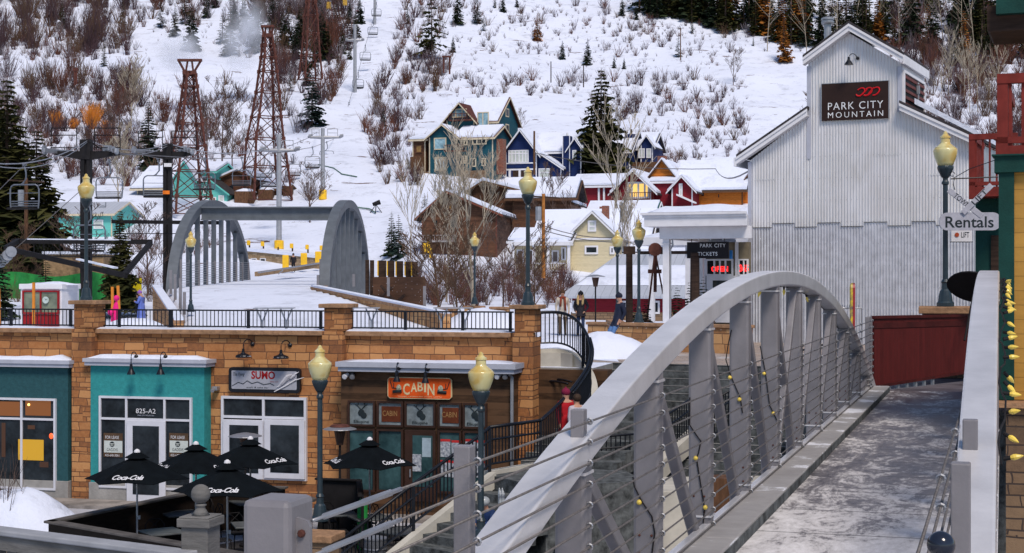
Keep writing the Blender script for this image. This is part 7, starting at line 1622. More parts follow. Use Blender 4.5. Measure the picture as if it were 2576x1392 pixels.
mb = MB(); mb.bar(P(196, 663, 81.8)+Vector((0, 0, .22)), P(240, 673, 81.2)+Vector((0, 0, .22)), .3, .08); mb.bar(P(243, 674, 81.2)+Vector((0, 0, .22)), P(292, 685, 80.5)+Vector((0, 0, .22)), .3, .08); mb.bar(P(70, 602, 88), P(330, 604, 88), .25, .06); mb.build('snow', SNOW, pf)
sh_ = thing('sheave_train', 'row of grey cable wheels at the far left edge', 'sheaves', P(10, 660, 82))
for i in range(4): mb = MB(); mb.M = Matrix.Translation(P(28-9*i, 634+9*i, 82)) @ Matrix.Rotation(.5, 4, 'Z') @ Matrix.Rotation(pi/2, 4, 'X'); mb.lathe([(.10, -.05), (.27, -.05), (.30, 0), (.27, .05), (.10, .05)], n=14); mb.build('wheel', GALV, sh_)
mb = MB(); mb.bar(P(32, 632, 82.2), P(-20, 680, 82.2), .1, .22); mb.build('side_plate', GALV, sh_)
# chairs
def make_chair():
    t = thing('lift_chair', '', 'lift chair'); r = .05; GALV = pm('chair_steel', (.16, .18, .22), .5, .3, .1); mb = MB()
    fr_ = [(-.95, 0, -2.75), (-1.0, 0, -2.3), (-1.0, 0, -1.55), (-.92, 0, -1.35), (-.75, 0, -1.25), (.75, 0, -1.25), (.92, 0, -1.35), (1.0, 0, -1.55), (1.0, 0, -2.3), (.95, 0, -2.75)]
    mb.tube(fr_, r, 6); mb.build('frame', GALV, t)
    mb = MB(); mb.tube([(.0, 0, 0), (.0, 0, -.12), (.10, 0, -.5), (.10, 0, -.9), (-.1, 0, -1.15), (-.25, 0, -1.25)], .055, 6); mb.box(-.1, .1, -.1, .1, -.06, .12); mb.build('hanger', GALV, t)
    mb = MB(); mb.box(-.93, .93, -.55, .0, -2.82, -2.70); mb.build('seat', BLACKM, t)
    mb = MB()
    for z in (-2.6, -2.45, -2.3): mb.tube([(-.97, .05, z), (.97, .05, z)], .04, 5)
    mb.build('backrest', GALV, t)
    mb = MB(); mb.tube([(-.98, 0, -1.75), (-.98, -.35, -1.8), (.98, -.35, -1.8), (.98, 0, -1.75)], .02, 5); mb.build('safety_bar', GALV, t); return t
ch0 = make_chair(); first = True
CHS = [(947, 8, 24), (938, 53, 25), (919, 115, 27), (901, 183, 28), (878, 259, 30), (849, 186, 27), (820, 255, 30), (866, 108, 25), (905, 2, 23), (852, 345, 32), (822, 358, 35), (786, 371, 37), (756, 373, 34), (792, 338, 31), (737, 390, 38), (722, 384, 36), (678, 408, 45), (664, 392, 40),
       (62, 415, 80), (275, 405, 68), (397, 398, 71), (515, 400, 56), (608, 398, 50), (225, 513, 86)]
CH_LAB = {18: 'empty lift chair at the far left beside the wooden pole', 19: 'empty lift chair behind the left plaza lamp globe', 20: 'double framed lift chair left of the orange tagged tower', 21: 'lift chair hanging right of the orange tagged tower', 22: 'lift chair hanging over the small dark shed', 23: 'empty lift chair low behind the left plaza lamp pole',
          0: 'topmost empty lift chair in front of the cut off tower', 1: 'second empty lift chair from the top on the right rope', 2: 'third empty lift chair from the top on the right rope', 3: 'empty lift chair in front of the lone tower foot', 4: 'empty lift chair below the lone tower, level with the teal house', 5: 'empty lift chair on the left rope beside the lone tower foot', 6: 'lift chair on the left rope with one rider in black', 7: 'lift chair on the left rope with two riders, before the trees', 8: 'highest lift chair on the left rope with two riders', 9: 'empty lift chair just right of the padded foot tower'}
for i, (U, V, w) in enumerate(CHS):
    p = P(U, V, 2.0*F/w); lab = CH_LAB.get(i, 'one of the empty lift chairs bunched between the two nearest grey lift towers'); g = 'empty lift chairs bunched by the grey towers' if i not in CH_LAB else 'lift chairs'
    if first: put(ch0, p, .12); ch0['label'] = lab; ch0['group'] = g; first = False
    else: dup(ch0, p, .12 if i < 18 else R.uniform(-.3, .1), 1, lab, group=g)
for (U, V0, V1) in ((827, 2, 23), (868, -6, 14)):
    Y = 330; t = thing('yellow_gondola', 'small yellow cabin hanging from the old cable at the top edge, %s one' % ('left' if U < 840 else 'right'), 'gondola', P(U, V0, Y)); mb = MB(); p = P(U, V1, Y)
    mb.box(p.x-.45, p.x+.45, Y-.4, Y+.4, p.z, p.z+1.45); mb.build('cabin', pm('gondola_yellow', (.55, .33, .06), .6, var=.3, scale=3), t, bevel=.1); mb = MB(); mb.tube([(p.x, Y, p.z+1.4), (p.x+.1, Y, p.z+2.2)], .06, 5); mb.build('hanger', RUST, t)
wire('right haul rope of the chair lift running up the ski run', [P(957, -30, 338), P(947, 8, 328), P(938, 53, 315), P(919, 115, 291), P(901, 183, 281), P(878, 259, 262), P(857, 335, 248), P(852, 345, 246), P(822, 358, 225), P(786, 371, 212), P(745, 378, 156), P(608, 398, 157), P(515, 400, 140), P(485, 398, 104), P(300, 386, 92)], .032, 0, name='haul_rope')
wire('left haul rope of the chair lift running up past the riders', [P(922, -30, 345), P(905, 2, 335), P(890, 60, 320), P(872, 104, 295), P(849, 186, 281), P(820, 255, 262), P(800, 330, 248), P(779, 346, 200), P(722, 370, 190), P(660, 378, 156), P(397, 398, 110), P(362, 390, 104), P(140, 388, 92)], .032, 0, name='haul_rope')
wire('pale haul rope slanting down to the left from the black tower', [P(110, 389, 92), P(62, 415, 98), P(-20, 496, 84)], .028, 0, WIRE, 'haul_rope'); wire('haul rope slanting from the black tower down to the cable wheels', [P(300, 386, 92), P(275, 405, 115), P(205, 478, 88), P(30, 634, 82)], .024, 0, WIRE, 'haul_rope')
wire('upper pair of pale wires running from the left edge to the black towers', [P(-30, 410, 70), P(222, 353, 92), P(425, 362, 104), P(660, 378, 150)], .028, .5, GALV); wire('pale wire just below the upper pair at the left', [P(-30, 414, 70), P(222, 356, 92), P(425, 366, 104)], .025, .7, GALV)
wire('snowmaking hose lying across the lower ski run', [G(870, 522)+Vector((0, 0, .15)), G(905, 527)+Vector((0, 0, .2)), G(930, 530)+Vector((0, 0, .2)), G(945, 540)+Vector((0, 0, .2))], .09, 0, pm('hose_green', (.12, .2, .17), .6), 'hose')
wire('hose lying on the snow right of the padded foot tower', [G(800, 416)+Vector((0, 0, .1)), G(840, 425)+Vector((0, 0, .1)), G(860, 440)+Vector((0, 0, .1)), G(898, 447)+Vector((0, 0, .1))], .08, 0, MATS['hose_green'], 'hose')
t = thing('snow_gun', 'small dark snow gun on the lower ski run by the hose', 'snow gun', G(946, 532)); mb = MB(); p = G(946, 536); mb.tube([p+Vector((-.7, 0, 0)), p+Vector((0, 0, 1.0)), p+Vector((.7, 0, 0))], .06, 5); mb.tube([p+Vector((0, -.7, 0)), p+Vector((0, 0, 1.0))], .06, 5); mb.build('stand', BLACKM, t); mb = MB(); mb.tube([p+Vector((-.4, 0, 1.0)), p+Vector((.5, 0, 1.3))], [.2, .3], 8); mb.build('barrel', BLACKM, t)
# snowmaking mist
def mist(name, label, U, V, Y, rx, rz, dens, tilt=0, seed=0):
    m = bpy.data.materials.new(name); m.use_nodes = True; t = m.node_tree; t.nodes.remove(t.nodes['Principled BSDF'])
    pv = nd(t, 'ShaderNodeVolumePrincipled'); pv.inputs['Color'].default_value = (.93, .95, 1, 1); pv.inputs['Anisotropy'].default_value = .1
    tc = t.nodes.new('ShaderNodeTexCoord'); n = nd(t, 'ShaderNodeTexNoise', i_Scale=1.6, i_Detail=3, i_Roughness=.6); t.links.new(tc.outputs['Object'], n.inputs['Vector'])
    ln = nd(t, 'ShaderNodeVectorMath', operation='LENGTH'); t.links.new(tc.outputs['Object'], ln.inputs[0])
    mr = nd(t, 'ShaderNodeMapRange'); t.links.new(ln.outputs['Value'], mr.inputs[0]); mr.inputs[1].default_value = .15; mr.inputs[2].default_value = 1; mr.inputs[3].default_value = 1; mr.inputs[4].default_value = 0
    m2 = nd(t, 'ShaderNodeMapRange'); t.links.new(n.outputs['Fac'], m2.inputs[0]); m2.inputs[1].default_value = .4; m2.inputs[2].default_value = .7
    a = nd(t, 'ShaderNodeMath', operation='MULTIPLY'); t.links.new(mr.outputs[0], a.inputs[0]); t.links.new(m2.outputs[0], a.inputs[1]); b = nd(t, 'ShaderNodeMath', operation='MULTIPLY'); t.links.new(a.outputs[0], b.inputs[0]); b.inputs[1].default_value = dens
    t.links.new(b.outputs[0], pv.inputs['Density']); t.links.new(pv.outputs[0], t.nodes['Material Output'].inputs['Volume'])
    mb = MB(); mb.local = True; mb.ball((0, 0, 0), 1, 16, 10); o = mb.build(name, m); put(o, P(U, V, Y)); o.scale = (rx, rx*.8, rz); o.rotation_euler = (0, tilt, 0); stuff(o); return tag(o, label, 'mist')
mist('snow_mist', 'thin white snowmaking mist drifting above the shorter pylon', 455, 128, 255, 4.6, 4.2, .9, .3)
mist('snow_mist', 'larger grey snowmaking plume in front of the spruces at the top', 612, 88, 262, 5.0, 7.4, .75, .15)
# ---- patio below -----------------------------------------------------------------------------------------
UMB = pm('black_canvas', (.004, .006, .008), .85, var=.25, spec=.08)
def make_umbrella():
    t = thing('patio_umbrella', '', 'umbrella'); R0, H0, H1 = 1.14, 1.93, 2.44
    mb = MB(); cs = [(R0*cos(radians(60*i)), R0*sin(radians(60*i)), H0) for i in range(6)]
    vs = [(0, 0, H1)]; fs = []
    for i in range(6):   # each panel sags a little between the ribs
        a, b_ = Vector(cs[i]), Vector(cs[(i+1) % 6]); m_ = (a+b_)/2; q = Vector((m_.x*.96, m_.y*.96, H0+.035))
        k = len(vs); vs += [a, q, b_, a*.5+Vector((0, 0, H1*.5)), b_*.5+Vector((0, 0, H1*.5)), q*.5+Vector((0, 0, H1*.5-.02))]
        fs += [(0, k+3, k+5), (0, k+5, k+4), (k+3, k, k+1, k+5), (k+5, k+1, k+2, k+4)]
    mb.add(vs, fs); c = mb.build('canopy', UMB, t); md = c.modifiers.new('thick', 'SOLIDIFY'); md.thickness = .012
    mb = MB(); vs = [(0, 0, H1+.10)]+[(.27*cos(radians(60*i)), .27*sin(radians(60*i)), H1-.05) for i in range(6)]; mb.add(vs, [(0, 1+i, 1+(i+1) % 6) for i in range(6)]); v_ = mb.build('vent', UMB, c); md = v_.modifiers.new('thick', 'SOLIDIFY'); md.thickness = .01
    mb = MB(); mb.lathe([(.07, H1+.06), (.06, H1+.10), (.02, H1+.13)], n=10); mb.build('finial', WHITE, t)
    mb = MB(); mb.lathe([(.022, 0), (.022, H1)], n=8); mb.box(.02, .07, -.02, .02, 1.05, 1.13); mb.build('pole', GALV, t)
    mb = MB(); mb.lathe([(.26, 0), (.26, .05), (.04, .09), (.035, .3)], n=14); mb.build('base', BLACKM, t)
    for i in range(6):
        mb = MB(); a = radians(60*i); mb.tube([(.05*cos(a), .05*sin(a), H0-.12), (R0*.5*cos(a), R0*.5*sin(a), (H0+H1)/2-.03)], .008, 4); mb.build('rib', BLACKM, t)
        if i % 2 == 0:
            if True:
                a = radians(60*i+30); ap = R0*cos(pi/6); rr_ = ap*.80; z = H0+(H1-H0)*.20+.022; sl_ = atan2(H1-H0, ap)
                M = Matrix.Rotation(a+pi/2, 4, 'Z') @ Matrix.Translation((0, -rr_, z)) @ Matrix.Rotation(pi/2-(pi/2-sl_), 4, 'X')
                text('Coca-Cola', M, .66, .17, WHITE, c, shear=.45, bold=.02, space=.9)
    return t
um0 = None
for (U, Vt, rot, lab) in ((345, 1138, 0, 'black patio umbrella nearest the wooden fence corner, its lettering facing the street'), (493, 1118, 62, 'black patio umbrella before the turquoise shop, behind the foremost one'), (630, 1105, 55, 'black patio umbrella in front of the double doors'), (572, 1165, 3, 'black patio umbrella above the ball topped post'), (930, 1107, 48, 'black patio umbrella in front of the timber shop')):
    Y = 3.80*F/(Vt-696); p = P(U, Vt, Y); loc = (p.x, p.y, GY)
    if um0 is None: um0 = make_umbrella(); put(um0, loc, radians(rot)); um0['label'] = lab; um0['group'] = 'black umbrellas on the patio'
    else: dup(um0, loc, radians(rot), 1, lab, group='black umbrellas on the patio')
# black timber fence round the patio
BLW = lines_mat('black_boards', (.022, .014, .010), .06, .16, 'v', dark=.4, var=.3); CAPW = pm('fence_cap', (.11, .10, .095), .75, var=.25, scale=2)
pfz = GY+1.12
pfc = thing('patio_fence', 'near black board fence with a pale worn cap enclosing the patio', 'fence', P(125, 1312, 33.2))
def fence_run(t, pts, z0, z1, wall=BLW, cap=CAPW, cw=.26):
    for (a, b_) in zip(pts, pts[1:]):
        f_ = Fr(a[0], a[1], math.degrees(atan2(b_[1]-a[1], b_[0]-a[0]))); L = hypot(b_[0]-a[0], b_[1]-a[1])
        mb = MB(f_); mb.box(0, L, 0, .06, z0, z1-.05); mb.build('boards', wall, t); mb = MB(f_); mb.box(-.06, L+.06, -.08, -.08+cw, z1-.05, z1); mb.build('cap', cap, t, bevel=.01)
c0, c1, c2 = P(122, 1312, 33.2), P(560, 1222, 38.9), P(640, 1402, 29.0)
fence_run(pfc, [(c1.x+1.6, c1.y-.3), (c1.x, c1.y), (c0.x, c0.y), (c2.x, c2.y)], GY, pfz)
f2 = thing('patio_screen', 'black screen fence beside the timber shop window', 'fence', P(860, 1260, 38)); fence_run(f2, [(P(800, 0, 38.5).x, 38.5), (P(905, 0, 38.2).x, 38.2), (P(905, 0, 38.2).x+.3, 35.5)], GY, GY+1.35, BLACKM, BLACKM, .1)
# patio floor
mb = MB(); mb.slab([(c0.x+.1, c0.y), (c2.x, c2.y), (1.8, 29), (1.8, 38.5), (c1.x+2, c1.y)], GY-.1, GY+.004); struct(mb.build('patio', pm('wet_paving', (.055, .05, .05), .45, var=.35, scale=1.2)))
mb = MB(S); mb.box(-8, S.x(1290, -1.6), -1.7, -.5, GY-.1, GY+.09); struct(mb.build('pavement', pm('salted_pavement', (.30, .27, .25), .8, var=.3, scale=1.5)))
# tables and chairs
def make_cafe_table():
    t = thing('cafe_table', '', 'table'); mb = MB(); mb.box(-.42, .42, -.42, .42, .71, .75); mb.build('tabletop', pm('table_top', (.10, .11, .115), .4, var=.3, scale=3), t, bevel=.01)
    mb = MB(); mb.lathe([(.28, 0), (.27, .03), (.035, .05), (.035, .71)], n=12); mb.build('pedestal', BLACKM, t); return t
def make_cafe_chair():
    t = thing('cafe_chair', '', 'chair'); mb = MB(); mb.box(-.21, .21, -.21, .21, .43, .46); mb.build('seat', BLACKM, t, bevel=.02)
    for sx in (-1, 1):
        for sy in (-1, 1): mb = MB(); mb.tube([(sx*.18, sy*.18, .43), (sx*.22, sy*.22, 0)], .014, 5); mb.build('leg', BLACKM, t)
    mb = MB(); mb.tube([(-.2, .2, .45), (-.21, .25, .75), (-.12, .27, .87), (.12, .27, .87), (.21, .25, .75), (.2, .2, .45)], .014, 5); mb.tube([(-.18, .24, .6), (.12, .26, .86)], .01, 4); mb.tube([(.18, .24, .6), (-.12, .26, .86)], .01, 4); mb.build('backrest', BLACKM, t); return t
ct, cc = make_cafe_table(), make_cafe_chair(); n_ = 0
TL = [(572, 1318, 'table under the umbrella above the ball topped post'), (455, 1290, 'table in the fence corner behind the post'), (630, 1262, 'table before the double doors'), (345, 1336, 'small table at the pole of the foremost umbrella'), (930, 1300, 'table under the umbrella by the timber shop'), (1010, 1335, 'table beside the stair railing'), (850, 1290, 'table before the black screen')]
for i, (U, V, lab) in enumerate(TL):
    Y = 5.55*F/(V-696); p = P(U, V, Y); loc = (p.x+.55 if i in (0, 3) else p.x, p.y, GY)
    if i == 0: put(ct, loc, .3); ct['label'] = 'dark square patio '+lab; ct['group'] = 'patio tables'
    else: dup(ct, loc, R.random(), 1, 'dark square patio '+lab, group='patio tables')
    for k in range(2 if i in (3, 6) else 4 if i < 3 else 3):
        a = k*pi/2+.4+R.uniform(-.2, .2); l2 = (loc[0]+.72*cos(a), loc[1]+.72*sin(a), GY); lb = 'thin black metal chair at the '+lab
        if n_ == 0: put(cc, l2, a-pi/2); cc['label'] = lb; cc['group'] = 'chairs at the '+lab
        else: dup(cc, l2, a-pi/2, 1, lb, group='chairs at the '+lab)
        n_ += 1
for (U, V, lb) in ((523, 1343, 'half full beer glass'), (547, 1340, 'empty tall glass')):
    t = thing('drinking_glass', lb+' on the table behind the ball topped post', 'glass', P(U, V, 33.2)); z = GY+.75; p = P(U, V, 5.55*F/(1345-696)); p = Vector((p.x, p.y, z)); mb = MB(); mb.lathe([(.032, 0), (.04, .16)], p, 10); mb.build('body', pm('clear_glass', (.25, .28, .28), .1), t)
    if 'beer' in lb: mb = MB(); mb.lathe([(.034, .0), (.035, .06)], p, 10); mb.build('beer', pm('beer', (.5, .22, .03), .3), t)
for (U, Vh, Y, lab, am) in ((617, 1092, 38.8, 'patio heater with a pale hood behind the umbrellas', False), (855, 1074, 38.8, 'patio heater with a rusty topped hood between the two shops', True)):
    p = P(U, Vh, Y); t = thing('patio_heater', lab, 'patio heater', (p.x, Y, GY)); heater(t, p.x, Y, GY, p.z, .42, amber=am)
p = P(752, 1200, 36.5); t = thing('barrel_table', 'rusty brown barrel table with a round top by the pole of the lower lamp', 'barrel', (p.x, p.y, GY)); mb = MB(); mb.lathe([(.26, 0), (.32, .3), (.32, .6), (.27, 1.05)], (p.x, p.y, GY), 16); mb.build('barrel', RUST, t); mb = MB(); mb.lathe([(.40, 1.06), (.40, 1.12)], (p.x, p.y, GY), 18); mb.build('tabletop', CAPW, t)
p = P(912, 1220, 36.0); mb = MB(); mb.lathe([(.11, 0), (.12, .05), (.12, 1.05), (.07, 1.16), (.03, 1.2)], (p.x, p.y, GY), 12); tag(mb.build('gas_cylinder', pm('cylinder_green', (.02, .22, .05), .5), smooth=True), 'green gas cylinder beside the umbrella pole', 'gas cylinder')
p = P(945, 1270, 33.5); t = thing('metal_bin', 'galvanised ribbed bin on the patio', 'bin', (p.x, p.y, GY)); mb = MB(); mb.lathe([(.20, 0), (.22, .2), (.235, .22), (.225, .24), (.24, .45), (.255, .47), (.245, .5), (.26, .68)], (p.x, p.y, GY), 16); mb.build('body', GALV, t); mb = MB(); mb.lathe([(.27, .68), (.27, .71), (.05, .76)], (p.x, p.y, GY), 16); mb.build('lid', GALV, t)
p = P(680, 1255, 36.5); mb = twig_arrays(random.Random(5), n=90, spread=1.0, thick=.008, forks=7) if 'twig_arrays' in globals() else MB().ball((0, 0, .5), .5)
mb.v = [(v[0]*.85+p.x, v[1]*.85+p.y, v[2]*.95+GY+.35) for v in mb.v]; t = thing('potted_bush', 'dusty brown leafless bush in a pot in front of the double doors', 'bush', (p.x, p.y, GY)); mb.build('twigs', pm('dusty_twigs', (.16, .13, .12), .9, var=.3), t)
mb = MB(); mb.lathe([(.22, 0), (.30, .45), (.32, .46)], (p.x, p.y, GY), 14); mb.build('pot', BLACKM, t)
mb = MB(); p = P(8, 1300, 36.5); m_ = twig_arrays(random.Random(8), n=14, spread=.5, thick=.006, forks=3) if 'twig_arrays' in globals() else mb.ball((0, 0, 0), .2)
m_.v = [(v[0]*2.0+p.x, v[1]*2.0+p.y, v[2]*2.0+GY+.4) for v in m_.v]; tag(m_.build('bare_sapling', BARK), 'thin bare sapling in front of the teal shop window', 'sapling')
# near newel post and rail
nf = thing('near_fence', 'grey weathered fence in the foreground with a ball topped square post', 'fence', P(505, 1392, 9.4))
NW = pm('weathered_grey_wood', (.17, .165, .16), .75, var=.2, scale=4, sc_=(1, 1, 5), bump=.15); NWT = pm('rail_top', (.33, .34, .37), .6, var=.12, scale=4)
a, b_ = P(-120, 1316, 10.25), P(475, 1385, 9.15); f_ = Fr(a.x, a.y, math.degrees(atan2(b_.y-a.y, b_.x-a.x))); L = hypot(b_.x-a.x, b_.y-a.y); zt = Zv(1330, 10.0)
mb = MB(f_); mb.box(0, L, -.06, .08, zt-.035, zt); mb.build('rail', NWT, nf, bevel=.008); mb = MB(f_); mb.box(0, L, -.035, .045, zt-.13, zt-.036); mb.build('sub_rail', NW, nf)
x = .1
while x < L-.1: mb = MB(f_); mb.box(x, x+.085, -.02, .03, zt-1.1, zt-.131); mb.build('baluster', NW, nf); x += .15
p = P(505, 1300, 9.3); f3 = Fr(p.x, p.y, -15); mb = MB(f3); mb.box(-.085, .085, -.085, .085, -.6, Zv(1322, 9.3)); mb.box(-.105, .105, -.105, .105, Zv(1322, 9.3), Zv(1300, 9.3)); mb.box(-.095, .095, -.095, .095, Zv(1300, 9.3), Zv(1296, 9.3)); nw = mb.build('newel_post', NW, nf, bevel=.01)
mb = MB(); z = Zv(1296, 9.3); mb.lathe([(.055, 0), (.03, .035), (.025, .05), (.035, .058), (.035, .064), (.025, .07)], (p.x, p.y, z), 16); mb.ball((p.x, p.y, Zv(1243, 9.3)), .058, 18, 12); mb.build('ball_finial', NW, nw, smooth=True)
# ---- buildings at the right edge ----------------------------------------------------------------------------
GRN = pm('dark_green_paint', (.008, .05, .042), .7, var=.15, bump=.1, bscale=40); YSID = lines_mat('yellow_siding', (.50, .27, .06), .07, .18, 'v', dark=.4, var=.1)
q = P(2512, 0, 19.5); YF = Fr(q.x, q.y, -20); yb = thing('yellow_building', 'yellow lap sided building with dark green corner posts at the right edge', 'building', (q.x, q.y, GY), radians(-20))
mb = MB(YF); mb.box(.16, 6, .06, 6, YF.zu(2540, 1006), YF.zu(2540, 395)); mb.build('siding', YSID, yb)
mb = MB(YF); mb.box(0, YF.x(2551), 0, .35, YF.zu(2530, 1006), YF.zu(2530, 434)); mb.box(-.05, 6, -.04, .4, YF.zu(2530, 434), YF.zu(2530, 393)); mb.box(-.08, 6, -.08, .42, YF.zu(2530, 393), YF.zu(2530, 389)); mb.box(0, .3, .35, 6, YF.zu(2530, 1006), YF.zu(2530, 434)); mb.build('corner_post', GRN, yb)
mb = MB(YF); mb.box(.1, 6, -.3, 6, GY, YF.zu(2530, 1020)); mb.build('stone_base', STONE2, yb); mb = MB(YF); mb.box(.0, 6, -.4, 6, YF.zu(2530, 1020), YF.zu(2530, 1008)); mb.build('stone_ledge', CAPST, yb)
mb = MB(YF); mb.prism([(x_, z_) for x_, z_ in ((YF.x(2483), YF.zu(2530, 72)), (YF.x(2490), YF.zu(2530, 78)), (3, YF.zu(2530, 74)), (3, YF.zu(2530, 12)), (YF.x(2483), YF.zu(2530, 14)))], 0, 1.2); mb.build('beam_end', WOODD, yb)
mb = MB(YF); mb.box(YF.x(2507), 3, -.15, -.01, YF.zu(2530, 39), YF.zu(2530, -10)); mb.build('fascia', GRN, yb)
REDB = pm('balcony_red', (.19, .028, .022), .7, var=.2, scale=4)
def red_balcony(label, fr, U0, U1, V0, V1, d, rails):
    t = thing('red_balcony', label, 'balcony', fr.p(fr.x(U0), 0, fr.zu(U0, V1)), atan2(fr.s, fr.c)); x0, x1 = fr.x(U0), fr.x(U1); z0, z1 = fr.zu((U0+U1)/2, V1), fr.zu((U0+U1)/2, V0)
    mb = MB(fr); mb.box(x0, x1, -.02, .10, z1-.12, z1); mb.box(x0, x0+.1, .1, d, z1-.12, z1); mb.box(x0, x1, -.01, .06, z0+.08, z0+.16); mb.build('rail', REDB, t)
    mb = MB(fr); mb.box(x0, x1, 0, d, z0-.15, z0+.05); mb.build('floor', REDB, t); mb = MB(fr); mb.box(x0, x0+.13, -.01, .13, z0-.2, z1-.121); mb.build('post', REDB, t)
    n = max(3, int((x1-x0)/.13))
    for i in range(1, n): mb = MB(fr); x = x0+(x1-x0)*i/n; mb.box(x-.02, x+.02, .02, .05, z0+.05, z1-.12); mb.build('baluster', REDB, t)
    for i in range(1, int(d/.2)): mb = MB(fr); mb.box(x0+.04, x0+.07, .1+i*.2, .15+i*.2, z0+.05, z1-.12); mb.build('baluster', REDB, t)
    return t
red_balcony('upper red railed balcony at the right edge above the yellow siding', YF, 2508, 2640, 184, 376, 3.0, 0)
q = P(2438, 0, 33); GF = Fr(q.x, q.y, -22); gb = thing('green_building', 'dark green rear part of the right hand building behind the rentals sign', 'building', (q.x, q.y, 0), radians(-22))
red_balcony('lower red railed balcony behind the lamp globe at the right', GF, 2437, 2560, 336, 476, 2.5, 0)
mb = MB(GF); mb.box(GF.x(2443), 5, .9, 6, 0, GF.zu(2470, 484)); mb.build('wall', GRN, gb); mb = MB(GF); mb.box(.05, 5, .7, 1.0, GF.zu(2470, 490), GF.zu(2470, 478)); mb.build('band', BLACKM, gb); mb = MB(GF); mb.box(GF.x(2492, .8), GF.x(2512, .8), .85, .895, 0, GF.zu(2500, 590)); mb.build('door', WOODD, gb)
mb = MB(); mb.M = Matrix.Translation(P(2452, 722, 29.5)) @ Matrix.Rotation(.35, 4, 'Y') @ Matrix.Rotation(-.5, 4, 'X'); mb.lathe([(.52, -.02), (.5, .02), (.3, .12), (.03, .17)], n=20); mb.tube([(0, 0, .1), (0, 0, -1.2)], .02, 6); tag(mb.build('black_parasol', BLACKM), 'black tilted parasol behind the right bridge arch', 'parasol')
